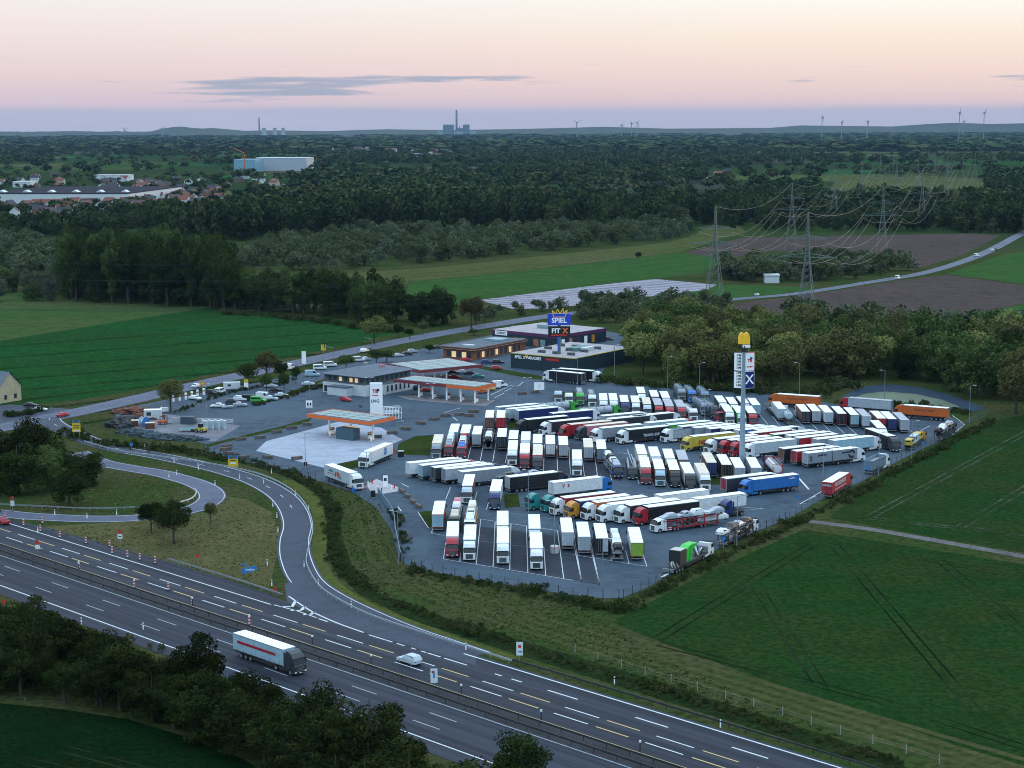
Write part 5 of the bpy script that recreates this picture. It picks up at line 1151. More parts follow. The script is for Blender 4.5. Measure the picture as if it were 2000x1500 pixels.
signpost(235, 1062, [(0, 2.6, .9, .9, sr, 'c', '', None), (0, 1.6, 1.0, 1.0, sw, 'r', '', None), (0, 1.6, .6, .2, ink, 'm', '', None)], 'round red sign over white square on the dry gore', 2.4)
signpost(74, 1082, [(0, 2.4, .9, .9, sr, 'c', '', None), (0, 1.5, 1.0, .9, sw, 'r', '', None)], 'round red sign over white square on the median', 2.4)
signpost(25, 996, [(0, 2.8, .9, .9, sr, 'c', '', None), (0, 1.6, .9, 1.2, sw, 'r', '', None)], 'round red sign over white plate beside the loop road at left', 2.4)
signpost(387, 1101, [(0, 1.6, .6, .8, sr, 'r', '', None)], 'small red marker board on the gore near the motorway', 1.4)
signpost(8, 1192, [(0, 1.6, .5, .8, sr, 'r', '', None)], 'small red marker post on the lower left bank', 1.4)
signpost(537, 1158, [(0, .8, 1.0, .9, sr, 't', '', None)], 'red and white warning triangle at the slip road nose', 1)
signpost(481, 762, [(0, 3.2, 1.4, 1.2, sy, 'r', '', None), (0, 1.6, 1.5, 1.9, whitep, 'r', '', None)], 'yellow and white totem sign between the car park trees', 4)
signpost(594, 722, [(0, 4.5, 1.6, 4.6, whitep, 'r', '', None)], 'white totem sign at the station entrance by the main road', 5)
signpost(632, 700, [(0, 4.2, 1.8, 2.2, sy, 'r', '', None)], 'yellow direction sign beside the traffic lights', 4.6)
signpost(396, 767, [(0, 3.0, 1.9, 1.3, mat('amber_board', (.62, .30, .02), .5), 'r', '', None)], 'amber board beside the main road at the charging bays', 3)
signpost(704, 800, [(0, 1.0, 1.0, .8, wallg, 'r', '', None)], 'low dark sign in front of the service building', 1)
signpost(729, 974, [(0, 1.2, 1.1, 1.6, blackp, 'r', '', None)], 'black board at the exit gate island', 1.6)
signpost(597, 915, [(0, 1.2, .9, 1.0, blackp, 'r', '', None)], 'small black board under a lamp post at the apron edge', 1.2)
signpost(1053, 768, [(0, 2.4, 3.4, 2.6, whitep, 'r', 'i', ink)], 'white information board at the lot entrance', 3)
signpost(604, 803, [(0, 2.2, 2.0, 2.4, whitep, 'r', '', None), (-.4, 2.2, .5, .9, ink, 'm', '', None), (.45, 2.2, .5, .9, ink, 'm', '', None), (0, 1.3, 1.5, .2, ink, 'm', '', None)], 'white board with black pattern left of the orange canopy', 2.5)
# traffic lights
def tl(x, y, label, flip=1):
    g = G(x, y); t = empty('traffic_light', (g.x, g.y, .05), 0, label, 'traffic light', 'traffic lights on the main road'); mb = MB(); mb.bar((0, 0, 0), (0, 0, 5.4), .1, galv, 6); mb.bar((0, 0, 5.4), (-3.4*flip, 0, 6.3), .08, galv, 6); mkobj('mast', mb.mesh(), t)
    for xx in (-3.4*flip, .2):
        mb = MB(); mb.box(xx-.2, xx+.2, -.2, .2, 4.6 if xx == .2 else 5.6, 5.7 if xx == .2 else 6.7, blackp)
        for j, m in enumerate((mat('lamp_red', (.3, .02, .02), .4), ink, ink)): mb.bar((xx, -.2, (5.4 if xx == .2 else 6.4)-.33*j), (xx, -.24, (5.4 if xx == .2 else 6.4)-.33*j), .12, m, 8)
        mkobj('signal_head', mb.mesh(), t)
tl(652, 708, 'traffic light mast with long arm near the yellow direction sign'); tl(728, 690, 'traffic light mast beside the round roadside tree', 1)
# delineators & cones
def delin(): mb = MB(); mb.box(-.07, .07, -.06, .06, 0, .95, whitep); mb.box(-.075, .075, -.065, .065, .68, .84, ink); return mb.mesh()
DL = [(283, 889-12), (340, 903), (388, 918), (342+45, 914), (468, 935), (515, 945), (533, 990), (541, 1012), (543, 1040), (522, 1105), (531, 1145), (530, 925), (577, 968), (603, 997), (594, 1108), (622, 1145), (686, 1187), (910, 1270), (1200, 1350-13), (1407, 1422), (74, 1040), (170, 1013), (228, 1006), (107, 1006), (280, 1230), (159, 1220), (196, 873), (345, 928), (420, 948), (330, 945-12)]
for i, (x, y) in enumerate(sorted(DL)): small('delineator_post', [P('post', memo('dl', delin))], x, y, 0, 'small white roadside delineator post, %s from left in the photo' % ORD[i], 'delineator', 'white delineator posts', scale=1.3)
def beacon(): mb = MB(); mb.box(-.13, .13, -.04, .04, .1, 1.1, sw); mb.box(-.135, .135, -.045, .045, .3, .55, sr); mb.box(-.135, .135, -.045, .045, .75, 1.0, sr); mb.box(-.3, .3, -.2, .2, 0, .1, ink); return mb.mesh()
BE = [(79, 1038), (117, 1050), (168, 1062), (219, 1081), (249, 1089), (273, 1094), (303, 1101), (46, 1027), (83, 1022), (214, 1068), (10, 1014), (329, 1153), (375, 1182), (487, 1220), (154, 1110), (262, 1148)]
for i, (x, y) in enumerate(sorted(BE)): small('warning_beacon', [P('board', memo('bcn', beacon))], x, y, 0, 'red and white striped warning beacon on the motorway, %s from left' % ORD[i], 'warning beacon', 'warning beacons along the roadworks', scale=1.3)
MP = [(154, 1114), (263, 1147), (376, 1183), (487, 1218), (610, 1259), (725, 1297), (901, 1356), (1057, 1407), (1250, 1468)]
for i, (x, y) in enumerate(MP): small('marker_lamp', [P('lamp_unit', memo('mlamp', lambda: MB().box(-.08, .08, -.08, .08, 0, 1.3, ink).bar((0, 0, 1.3), (0, 0, 1.6), .16, sw, 8).mesh()))], x, y, 0, 'small marker with white head on the median barrier, %s from left' % ORD[i], 'marker', 'markers on the median')
# guard rails
def rail(line_, label, posts=4.0, h=.75, m=None, pairs=False, name='guard_rail', z0=.05):
    m = m or galv; fine = resample(line_, posts)
    t = empty(name, (fine[0].x, fine[0].y, z0), 0, label, 'guard rail' if name == 'guard_rail' else 'fence'); o0 = fine[0]
    mb = MB(); nn = len(line_)
    for a, b in zip(line_, line_[1:]):
        a, b = a-o0, b-o0; d = (b-a).normalized(); n = Vector((-d.y, d.x))*.05
        for zz, hh_ in ((h-.31, .31),):
            vs = [(a.x-n.x, a.y-n.y, zz), (b.x-n.x, b.y-n.y, zz), (b.x+n.x, b.y+n.y, zz), (a.x+n.x, a.y+n.y, zz), (a.x-n.x, a.y-n.y, zz+hh_), (b.x-n.x, b.y-n.y, zz+hh_), (b.x+n.x, b.y+n.y, zz+hh_), (a.x+n.x, a.y+n.y, zz+hh_)]
            mb.add(vs, [(0, 3, 2, 1), (4, 5, 6, 7), (0, 1, 5, 4), (2, 3, 7, 6)], m)
    mkobj('rail', mb.mesh(), t)
    pm = memo(('gp', h, m.name), lambda: MB().box(-.06, .06, -.06, .06, 0, h-.02, m).mesh())
    for p in fine[:100]: mkobj('post', pm, t, (p.x-o0.x, p.y-o0.y, 0))
dkr = mat('weathered_rail', (.045, .05, .055), .6, .3, var=.3, scale=2)
def HL(t, s0, s1, n=24): return [HP(s0+(s1-s0)*i/n, t) for i in range(n+1)]
rail(HL(T['bar']-1.7, S0+150, S1-20), 'upper steel rail of the motorway median, next to the yellow line', 4.4, .85, dkr)
rail(HL(T['ni']+.9, S0+150, S1-20), 'lower steel rail of the motorway median, next to the near carriageway', 4.4, .85, dkr)
rail(smooth(px([(327, 1097), (400, 1119), (480, 1144), (552, 1168)])), 'steel rail along the dry gore before the slip road nose', 4, .8, galv)
rr = smooth(px([(165, 866), (230, 884), (300, 894), (380, 905), (450, 917), (505, 930), (552, 950), (586, 976), (604, 1005), (611, 1040), (600, 1085), (600, 1110), (622, 1148), (660, 1176), (720, 1206), (800, 1234), (900, 1266), (1000, 1298)]), 6)
rail(rr, 'long curved steel rail on the outer side of the slip road', 4.6, .8, mat('rail_steel', (.36, .42, .45), .5, .3))
rail([G(1000, 1296)]+HL(TO+2.1, sof((1060, 1317)), S1, 16), 'steel rail along the right edge of the motorway below the bank', 3, .8, dkr)
rail(smooth(px([(-40, 988), (60, 993), (180, 998), (275, 996)])), 'steel rail above the loop road at left', 4, .8, galv)
rail(smooth(px([(352, 986), (375, 978), (384, 966), (381, 960)])), 'short pale rail inside the loop bend', 3, .8, mat('pale_rail', (.6, .58, .5), .6))
# fences
dkf = mat('dark_fence', (.02, .028, .03), .7)
def fence(line_, label, h=2.0, step=5.0, pm=None, panel=True):
    fine = resample(line_, step); o0 = fine[0]
    t = empty('fence', (o0.x, o0.y, .03), 0, label, 'fence'); m = pm or dkf; mb = MB()
    for a, b in zip(fine, fine[1:]):
        a, b = a-o0, b-o0
        for z in ((.3, .9, 1.5, h-.1) if panel else (.6, 1.1)): mb.bar((a.x, a.y, z), (b.x, b.y, z), .02 if panel else .006, m, 3)
    mkobj('wires', mb.mesh(), t); pm_ = memo(('fp', h, m.name), lambda: MB().box(-.06, .06, -.06, .06, 0, h, m).mesh())
    for p in fine[:100]: mkobj('post', pm_, t, (p.x-o0.x, p.y-o0.y, 0))
fence(px([(398, 882), (450, 898), (560, 924), (640, 948), (690, 965)]), 'dark fence from the truck wash lane to the exit gate', 2, 3.2)
fence(px([(776, 1090), (790, 1106), (860, 1123), (950, 1140), (1100, 1164), (1175, 1172), (1218, 1171)]), 'dark fence along the lower edge of the truck lot', 2, 3.0)
fence(px([(1218, 1171), (1262, 1152), (1332, 1114), (1402, 1075), (1472, 1044), (1542, 1014)]), 'dark fence right of the low loader', 2, 3.2)
fence(px([(1542, 1014), (1600, 980), (1680, 944), (1740, 910), (1800, 879), (1860, 853), (1890, 830), (1935, 808)]), 'grey fence along the right side of the truck lot', 2, 4.0, mat('grey_fence', (.10, .12, .13), .7))
wl = smooth(px([(738, 964), (752, 984), (768, 1010), (772, 1040), (778, 1072), (783, 1095)]), 4); o0 = wl[0]
t = empty('noise_wall', (o0.x, o0.y, .03), 0, 'curved blue grey screen wall beside the lot entry lane', 'wall'); mb = MB()
for a, b in zip(wl, wl[1:]):
    a, b = a-o0, b-o0; d = (b-a).normalized(); n = Vector((-d.y, d.x))*.08
    mb.add([(a.x-n.x, a.y-n.y, 0), (b.x-n.x, b.y-n.y, 0), (b.x+n.x, b.y+n.y, 0), (a.x+n.x, a.y+n.y, 0), (a.x-n.x, a.y-n.y, 1.6), (b.x-n.x, b.y-n.y, 1.6), (b.x+n.x, b.y+n.y, 1.6), (a.x+n.x, a.y+n.y, 1.6)], [(4, 5, 6, 7), (0, 1, 5, 4), (2, 3, 7, 6)], mat('screen_panel', (.12, .20, .26), .6, var=.2, scale=1))
mkobj('panels', mb.mesh(), t)
fence(px([(1123, 1275), (1170, 1290), (1217, 1305), (1268, 1322), (1310, 1334), (1363, 1350), (1417, 1365), (1522, 1396), (1580, 1415), (1640, 1435), (1700, 1452), (1764, 1470), (1850, 1497)]), 'pale wooden posts of the field fence above the motorway bank', 1.4, 5.5, mat('pale_post', (.30, .30, .29), .9), False)
fence(px([(-20, 1372), (60, 1378), (158, 1375), (245, 1385), (330, 1412), (420, 1446), (480, 1482)]), 'low field fence below the foreground trees', 1.2, 6, mat('dark_post', (.08, .08, .07), .9), False)
fence(px([(790, 556), (1060, 524), (1330, 491)]), 'long pasture fence between the two meadows', 1.4, 9, mat('meadow_post', (.06, .08, .05), .9), False)
# gate island
patch('gate_island', [(715, 948), (735, 936), (778, 952), (777, 960), (745, 966), (725, 962)], .085, mat('island_concrete', (.40, .38, .40), .8, var=.2, scale=.5))
def kiosk(c): mb = MB(); mb.box(-.55, .55, -.4, .4, 0, 2.8, c); mb.box(-.35, .35, -.42, -.4, 1.6, 2.4, winm); return mb.mesh(bevel=.05)
small('gate_kiosk', [P('kiosk', kiosk(whitep))], 753, 952, 0, 'white ticket kiosk on the exit gate island', 'kiosk', z=.09)
for i, (x, y) in enumerate([(713, 957), (719, 950), (727, 945), (738, 958), (745, 962), (765, 958), (770, 954)]):
    mb = MB(); mb.bar((0, 0, 0), (0, 0, 1.1), .16, [redp, whitep][i % 2], 8); small('bollard', [P('post', mb.mesh())], x, y, 0, '%s bollard on the exit gate island, %s from left' % (['red', 'white'][i % 2], ORD[i]), 'bollard', 'bollards at the exit gate', z=.09)
mb = MB(); mb.box(-.3, .3, -.25, .25, 0, 1.2, paint('blue')); mb2 = MB(); mb2.bar((0, 0, 1.0), (4.5, 0, 1.1), .06, whitep)
small('gate_barrier', [P('housing', mb.mesh()), P('boom', mb2.mesh())], 690, 962, .4, 'boom barrier with blue housing beside the green logo truck', 'barrier')
# people by the apron
def person(x, y, c, label):
    g = G(x, y); me = bpy.data.meshes.new('person'); bm = bmesh.new()
    pts = {'pel': (0, 0, .95), 'ch': (0, 0, 1.35), 'nk': (0, 0, 1.52), 'hd': (0, .02, 1.68), 'kl': (-.1, .03, .5), 'fl': (-.11, 0, .06), 'kr': (.1, -.03, .5), 'fr': (.12, 0, .06), 'el': (-.26, 0, 1.15), 'hl': (-.24, .1, .88), 'er': (.26, 0, 1.15), 'hr': (.24, .1, .88)}
    V = {k_: bm.verts.new(v) for k_, v in pts.items()}
    for a, b in (('pel', 'ch'), ('ch', 'nk'), ('nk', 'hd'), ('pel', 'kl'), ('kl', 'fl'), ('pel', 'kr'), ('kr', 'fr'), ('ch', 'el'), ('el', 'hl'), ('ch', 'er'), ('er', 'hr')): bm.edges.new((V[a], V[b]))
    bm.verts.index_update(); bm.to_mesh(me); bm.free(); o = bpy.data.objects.new('person', me); COL.objects.link(o)
    md = o.modifiers.new('s', 'SKIN'); me.skin_vertices  # skin layer
    rad = dict(pel=.16, ch=.19, nk=.07, hd=.11, kl=.08, fl=.06, kr=.08, fr=.06, el=.055, hl=.045, er=.055, hr=.045)
    for i, k_ in enumerate(pts): me.skin_vertices[0].data[i].radius = (rad[k_],)*2; me.skin_vertices[0].data[i].use_root = (k_ == 'pel')
    o.modifiers.new('u', 'SUBSURF').render_levels = 1; o.location = (g.x, g.y, .07); me.materials.append(paint(c)); tag(o, label, 'person', 'people by the lawn')
person(770, 887, 'red', 'person in red clothing standing behind the all white truck'); person(777.5, 888, 'black', 'person in dark clothing standing right of the one in red')
small('waste_bin', [P('bin_body', MB().box(-.8, .8, -.6, .6, 0, 1.4, blackp).box(-.85, .85, -.65, .65, 1.4, 1.55, wallw).mesh(bevel=.05))], 783, 892, 0, 'black waste container with pale lid on the lawn edge', 'waste bin')
# yard items
def yard(name, part, me, x, y, rz, label, cat, group=None): small(name, [P(part, me)], x, y, rz, label, cat, group, z=.08)
cyl = MB().bar((0, 0, 0), (0, 0, 2.6), .33, paint('pale'), 10).bar((0, 0, 2.6), (0, 0, 2.75), .33, whitep, 10, .1).mesh()
k_ = 0
for x in range(396, 442, 4):
    k_ += 1; yard('gas_cylinder', 'cylinder', cyl, x, 838+(x % 3)-((x-396)*.02), 0, 'tall white upright cylinder in the yard, %s from left' % ORD[k_-1], 'cylinder', 'white upright cylinders in the yard')
yard('site_cabin', 'cabin', MB().box(-2.6, 2.6, -1.3, 1.3, 0, 2.7, wallw).box(-2.65, 2.65, -1.35, 1.35, 2.7, 2.85, whitep).box(-1.8, -.4, -1.33, -1.3, 1.1, 2.2, winm).mesh(bevel=.04), 299, 818, .1, 'white site cabin in the storage yard', 'cabin')
dr = MB(); dr.bar((0, -.7, 1.5), (0, .7, 1.5), .8, paint('pale'), 16); dr.bar((0, -.85, 1.5), (0, -.7, 1.5), 1.5, paint('blue'), 20); dr.bar((0, .7, 1.5), (0, .85, 1.5), 1.5, paint('pale'), 20)
yard('cable_drum', 'drum', dr.mesh(), 281, 834, R_(60), 'large blue and pale cable drum in the storage yard', 'cable drum')
for i, (x, y) in enumerate([(266, 832), (293, 837)]): yard('storage_crate', 'crate', MB().box(-1.4, 1.4, -1, 1, 0, 1.6, brick2).box(-1.45, 1.45, -1.05, 1.05, 1.6, 1.75, paint('beige')).mesh(bevel=.03), x, y, .2, ['brown crate with pale lid left of the cable drum', 'brown crate with pale lid right of the cable drum'][i], 'crate', 'brown crates')
fk = MB(); fk.box(-1.5, 1.2, -.7, .7, .4, 1.2, paint('orange')); fk.box(-.8, .6, -.6, .6, 2.3, 2.45, blackp); 
for a in (-.75, .55):
    for b in (-.55, .55): fk.bar((a, b, 1.2), (a, b, 2.3), .05, blackp)
fk.bar((1.3, -.4, .1), (1.3, -.4, 2.8), .07, blackp); fk.bar((1.3, .4, .1), (1.3, .4, 2.8), .07, blackp); fk.box(1.3, 2.6, -.45, -.25, .1, .2, blackp)
small('forklift', [P('body', fk.mesh()), wheel(.8, .6, .4, .3), wheel(.8, -.6, .4, .3), wheel(-1.0, .6, .4, .3), wheel(-1.0, -.6, .4, .3)], 318, 829, .3, 'orange forklift beside the white site cabin', 'forklift', z=.08)
ld = MB(); ld.box(-1.6, .6, -.8, .8, .6, 1.5, paint('yellow')); ld.box(-.6, .4, -.6, .6, 1.5, 2.6, glass); ld.bar((.6, .5, 1.2), (2.4, .5, .6), .12, paint('yellow')); ld.bar((.6, -.5, 1.2), (2.4, -.5, .6), .12, paint('yellow')); ld.box(2.3, 2.9, -1.0, 1.0, .1, .9, under)
small('wheel_loader', [P('body', ld.mesh()), wheel(.9, .8, .55, .4), wheel(.9, -.8, .55, .4), wheel(-1.1, .8, .55, .4), wheel(-1.1, -.8, .55, .4)], 392, 845, 2.6, 'small yellow wheel loader in the storage yard', 'wheel loader', z=.08)
yard('flat_trailer', 'deck', MB().box(-2.4, 2.4, -1, 1, .5, .75, paint('pale')).box(-2.2, 2.2, -.8, .8, .75, .95, paint('teal')).mesh(), 368, 843, .1, 'low pale trailer with teal load left of the wheel loader', 'trailer')
yard('concrete_wall', 'wall_panels', MB().box(-9.5, 9.5, -.2, .2, 0, 1.3, mat('panel_white', (.45, .46, .5), .8, var=.2, scale=.5)).mesh(), 396, 826, R_(-9), 'white low concrete wall behind the white cylinders', 'wall')
yard('storage_box', 'box_body', MB().box(-2.1, 2.1, -1.2, 1.2, 0, 2.2, mat('slate_box', (.05, .075, .10), .6)).mesh(bevel=.04), 368, 828, R_(-9), 'dark slate storage box at the left end of the white wall', 'box')
small('white_cart', [P('cart_body', MB().box(-1.2, 1.2, -.6, .6, .3, 1.6, paint('white')).bar((-.9, 0, .3), (-.9, 0, 2.2), .1, paint('white')).mesh(bevel=.1))], 321, 806, .5, 'small white machine beside the site cabin', 'machine', z=.08)
def heap(x, y, sx_, sy_, h, m, label):
    g = G(x, y); me = bpy.data.meshes.new('heap'); bm = bmesh.new(); bmesh.ops.create_icosphere(bm, subdivisions=4, radius=1)
    rnd = random.Random(int(x)); ph = [rnd.uniform(0, 6) for _ in range(6)]
    for v in bm.verts:
        q = v.co; f = 1+.22*math.sin(q.x*5+ph[0])*math.cos(q.y*6+ph[1])+.14*math.sin(q.x*13+ph[2])*math.sin(q.y*11+ph[3])+rnd.uniform(-.12, .12)
        v.co = (q.x*sx_*f, q.y*sy_*f, max(q.z*h*f, -.2))
    bm.to_mesh(me); bm.free(); me.materials.append(m); return solo('rubble_heap', me, label, 'heap', 'heaps in the storage yard', (g.x, g.y, .05))
rust = mat('rust_rubble', (.20, .075, .045), .95, var=.7, scale=1.2); gr = mat('dark_rubble', (.05, .05, .055), .95, var=.5, scale=1)
heap(262, 806, 7, 5, 1.5, rust, 'long rust red heap at the back of the storage yard'); heap(284, 817, 5, 3.5, 1.3, rust, 'rust red heap left of the site cabin'); heap(236, 832, 4, 5, 2.4, gr, 'dark rubble heap at the left tip of the yard'); heap(264, 824, 3.5, 3, 1.6, gr, 'small dark heap above the brown crates')
for i, (x, y) in enumerate([(260, 846), (285, 851), (312, 855), (340, 858), (366, 860)]): heap(x, y, 5, 2.0, 1.2, mat('blue_rubble', (.06, .09, .11), .95, var=.6, scale=1), 'low grey blue rubble bank at the yard edge, %s from left' % ORD[i])
heap(386, 859, 3.2, 1.2, .7, mat('blue_tarp', (.03, .16, .5), .6), 'bright blue tarpaulin heap at the yard edge')
# charging posts
for i, x in enumerate([(339, 785), (351, 783), (363, 781), (375, 778), (386, 775), (398, 772)]):
    small('charging_post', [P('post_body', memo('chg', lambda: MB().box(-.3, .3, -.2, .2, 0, 1.2, whitep).box(-.3, .3, -.2, .2, 1.2, 1.7, redp).box(-.35, .35, -.25, .25, 1.7, 2.3, whitep).mesh(bevel=.05)))], *x, 0, 'white and red charging post, %s from left' % ORD[i], 'charging post', 'charging posts')
# cars around the station
mainh = math.atan2((G(500, 727)-G(340, 762)).y, (G(500, 727)-G(340, 762)).x)
CARS = [(381, 781, 'white', 'car', -.5, 'white car at the charging posts'), (415, 771, 'black', 'suv', -.5, 'black car beside the white minibus'), (430, 768, 'white', 'bus', 1.3, 'white minibus standing beside the caravan'), (425, 796, 'white', 'car', 3.3, 'white car alone in the middle of the car park'), (454, 789, 'dark', 'suv', .3, 'dark car in the car park group'), (470, 783, 'white', 'suv', -.2, 'white suv in the car park group'), (469, 794, 'silver', 'car', .1, 'silver car nearest the camera in the car park group'),
 (488, 783, 'black', 'bus', -.2, 'black van beside the white suv'), (505, 786, 'green', 'bus', -.2, 'green van in the car park group'), (516, 779, 'white', 'van', -.3, 'white van behind the green van'), (530, 782, 'pale', 'car', .0, 'pale car right of the green van'), (550, 775, 'pale', 'car', .1, 'pale car near the dark hedge'), (539, 766, 'black', 'car', .1, 'black car above the pale cars'), (529, 757, 'silver', 'car', 0, 'silver car under the car park trees'), (537, 753, 'dark', 'car', 0, 'dark car under the car park trees'),
 (602, 753, 'pale', 'car', .1, 'pale blue car left of the service building'), (385, 757, 'white', 'car', mainh, 'white car driving on the main road by the amber board'), (123, 814, 'red', 'car', mainh, 'red car on the main road near the junction'), (712, 688, 'white', 'suv', mainh, 'white car on the main road by the traffic lights'), (717, 685, 'dark', 'car', mainh, 'dark car on the main road ahead of the white one'),
 (565, 722, 'white', 'van', mainh, 'white delivery van on the main road near the trees'), (625, 722, 'white', 'bus', .2, 'white camper parked left of the station, nearer one'), (645, 716, 'white', 'bus', .2, 'white camper parked left of the station, farther one'), (610, 735, 'paleblue', 'van', .1, 'pale blue van beside the service building'), (700, 706, 'white', 'bus', .3, 'white camper behind the station tree'), (715, 704, 'silver', 'car', .3, 'silver car behind the station'), (778, 697, 'silver', 'car', .5, 'silver car between the hedge and rear canopy'), (806, 689, 'silver', 'hatch', .4, 'silver hatchback near the rear canopy'), (855, 681, 'dark', 'car', .3, 'dark car beside the brick restaurant'), (795, 694, 'black', 'car', .4, 'black car near the rear canopy'),
 (675, 784, 'red', 'hatch', -.5, 'red car with pale roof at the service building porch'), (910, 706, 'red', 'car', .2, 'red car at the corner of the rear canopy'), (951, 711, 'navy', 'suv', .2, 'dark blue van left of the games hall'), (973, 711, 'black', 'suv', .2, 'black car left of the games hall'), (970, 722, 'red', 'hatch', .2, 'small red car near the games hall'), (934, 738, 'teal', 'car', .1, 'teal car on the exit lane of the fuel station'), (885, 731, 'black', 'car', .1, 'black car between the two fuel canopies, left'), (905, 730, 'silver', 'car', .1, 'silver car between the two fuel canopies, middle'), (918, 732, 'black', 'car', .1, 'black car between the two fuel canopies, right'), (872, 739, 'beige', 'car', .1, 'beige car between the fuel canopies'), (888, 740, 'red', 'car', .1, 'red car between the fuel canopies'),
 (955, 764, 'amber', 'car', .4, 'amber car parked right of the long canopy'), (964, 759, 'white', 'car', .4, 'white car parked right of the long canopy'), (976, 756, 'white', 'van', .4, 'white van parked right of the long canopy'), (944, 768, 'orange', 'hatch', .4, 'orange car parked right of the long canopy'), (1054, 720, 'red', 'car', .1, 'red car at the games hall entrance'), (1175, 665, 'pale', 'car', .1, 'pale car behind the games hall'), (1187, 665, 'black', 'car', .1, 'black car behind the games hall'), (1035, 665, 'paleblue', 'van', .1, 'pale blue van in front of the fitness hall'), (1050, 667, 'orange', 'van', .1, 'orange van in front of the fitness hall'), (832, 765, 'red', 'car', .4, 'dark red car under the long canopy left'), (820, 762, 'black', 'suv', .4, 'black car under the long canopy left'),
 (1478, 578, 'silver', 'car', mainh, 'silver car on the road beyond the woods'), (1753, 545, 'white', 'van', mainh, 'white van on the far road below the grove'), (1908, 501, 'white', 'van', .8, 'white van on the far road bend'), (1938, 490, 'white', 'car', .8, 'white car on the far road bend'), (1945, 489, 'black', 'car', .8, 'black car on the far road bend'), (78, 803, 'white', 'car', 0, 'white car behind the hedge at left'), (60, 795, 'black', 'car', 0, 'black car on the farmyard at left')]
for x, y, c, k__, h, l in CARS: vehicle(car_parts(c, k__), x, y, h, l, 'parked_car' if 'road' not in l else 'car', 'van' if k__ in ('van', 'bus') else 'car', None, .07)
small('caravan', [P('body', MB().box(-2.8, 2.8, -1.1, 1.1, .5, 2.7, wallw).box(-1.5, -.3, -1.12, -1.1, 1.4, 2.1, winm).mesh(bevel=.15)), wheel(0, 1.0, .35, .2), wheel(0, -1.0, .35, .2)], 453, 762, .2, 'white box caravan beside the yellow totem sign', 'caravan', z=.07)
small('dinghy_trailer', [P('trailer_body', MB().box(-1.8, 1.8, -.6, .6, .4, .8, paint('silver')).bar((1.8, 0, .5), (3.2, 0, .5), .06, galv).mesh(bevel=.08)), wheel(0, .6, .3, .2), wheel(0, -.6, .3, .2)], 444, 798, .3, 'small silver trailer next to the silver car', 'trailer', z=.07)
# motorway traffic
g = HP(sof((606, 1322))-1.5, (T['na']+T['nb'])/2-.4); thing('articulated_truck', cab_parts('dark')+TP('paleblue', 'white', 'w', True), (g.x-HD.x*2.9, g.y-HD.y*2.9, .06), R_(-44.9), 'pale blue truck with red band driving on the near carriageway of the motorway', 'truck')
tr_ = [o for o in bpy.data.objects if o.get('label', '').startswith('pale blue truck with red band')][0]; trl = [c for c in tr_.children if c.name.startswith('trailer')][0]
mb = MB(); mb.box(-12.5, -2, -1.31, -1.29, 2.5, 2.95, paint('red')); mkobj('red_band', mb.mesh(), trl)
p = G(800, 1296); thing('car', car_parts('pale', 'suv'), (p.x, p.y, .06), R_(135.1), 'pale grey estate car driving on the far carriageway of the motorway', 'car')
p = G(4, 1023); thing('car', car_parts('red', 'car'), (p.x, p.y, .06), R_(135.1), 'red car at the left edge of the motorway', 'car')
# ------------------------------------------------------------------ pond
patch('pond_bank', [(1640, 778), (1668, 762), (1700, 753), (1740, 751), (1800, 757), (1860, 772), (1925, 797), (1905, 804), (1860, 803), (1780, 795), (1700, 786)], .05, mat('pond_liner', (.030, .052, .080), .8, spec=.1, var=.3, scale=.3, coord='World'))
pm_ = mat('algae_water', (.12, .16, .10), .5, spec=.2, var=.25, scale=.15, coord='World')
tag(structure('pond_water', (lambda mb: (mb.poly(px([(1663, 778), (1690, 769), (1730, 765), (1790, 770), (1840, 781), (1875, 795), (1840, 796), (1780, 790), (1710, 784)]), .056, pm_), mb.mesh())[1])(MB())))
# ------------------------------------------------------------------ pylons and cables
lat = mat('lattice_steel', (.13, .17, .17), .6, .3)
def pylon_parts(h, thin=1.0):
    def body():
        mb = MB(); hw = lambda z: (4.2-3.3*(z/(h*.62)) if z < h*.62 else .9-.75*(z-h*.62)/(h*.38))
        zs = [0]; 
        while zs[-1] < h*.98: zs.append(min(zs[-1]+max(1.6, hw(zs[-1])*1.5), h))
        r = .15*thin
        for sx_ in (-1, 1):
            for sy_ in (-1, 1):
                for a, b in zip(zs, zs[1:]): mb.bar((sx_*hw(a), sy_*hw(a), a), (sx_*hw(b), sy_*hw(b), b), r, lat, 4)
        for a, b in zip(zs, zs[1:]):
            for s in (-1, 1):
                mb.bar((-hw(a), s*hw(a), a), (hw(b), s*hw(b), b), r*.55, lat, 3); mb.bar((hw(a), s*hw(a), a), (-hw(b), s*hw(b), b), r*.55, lat, 3)
                mb.bar((s*hw(a), -hw(a), a), (s*hw(b), hw(b), b), r*.55, lat, 3)
        return mb.mesh()
    def arm(z, w_):
        mb = MB(); r = .1*thin
        for s in (-1, 1):
            for y in (-.6, .6): mb.bar((0, y, z), (s*w_, 0, z), r, lat, 4); mb.bar((0, y, z+1.8), (s*w_, 0, z+.1), r, lat, 4)
            for i in range(1, 6): mb.bar((s*w_*i/6, -.5*(1-i/6), z), (s*w_*(i+.5)/6, .3*(1-i/6), z+1.5*(1-(i+.5)/6)), r*.6, lat, 3)
        return mb.mesh()
    return [P('lattice_tower', memo(('py', h, thin), body)), P('crossarm', memo(('ca1', h, thin), lambda: arm(h*.60, 13))), P('crossarm', memo(('ca2', h, thin), lambda: arm(h*.76, 9)))]
lineA = [G(1395, 588)+Vector((math.sin(R_(15))*d, math.cos(R_(15))*d)) for d in (0, 370, 740, 1110, 1480, 1850)]
lineB = [G(1574, 634)+Vector((math.sin(R_(17))*d, math.cos(R_(17))*d)) for d in (0, 370, 740, 1110, 1480, 1850)]
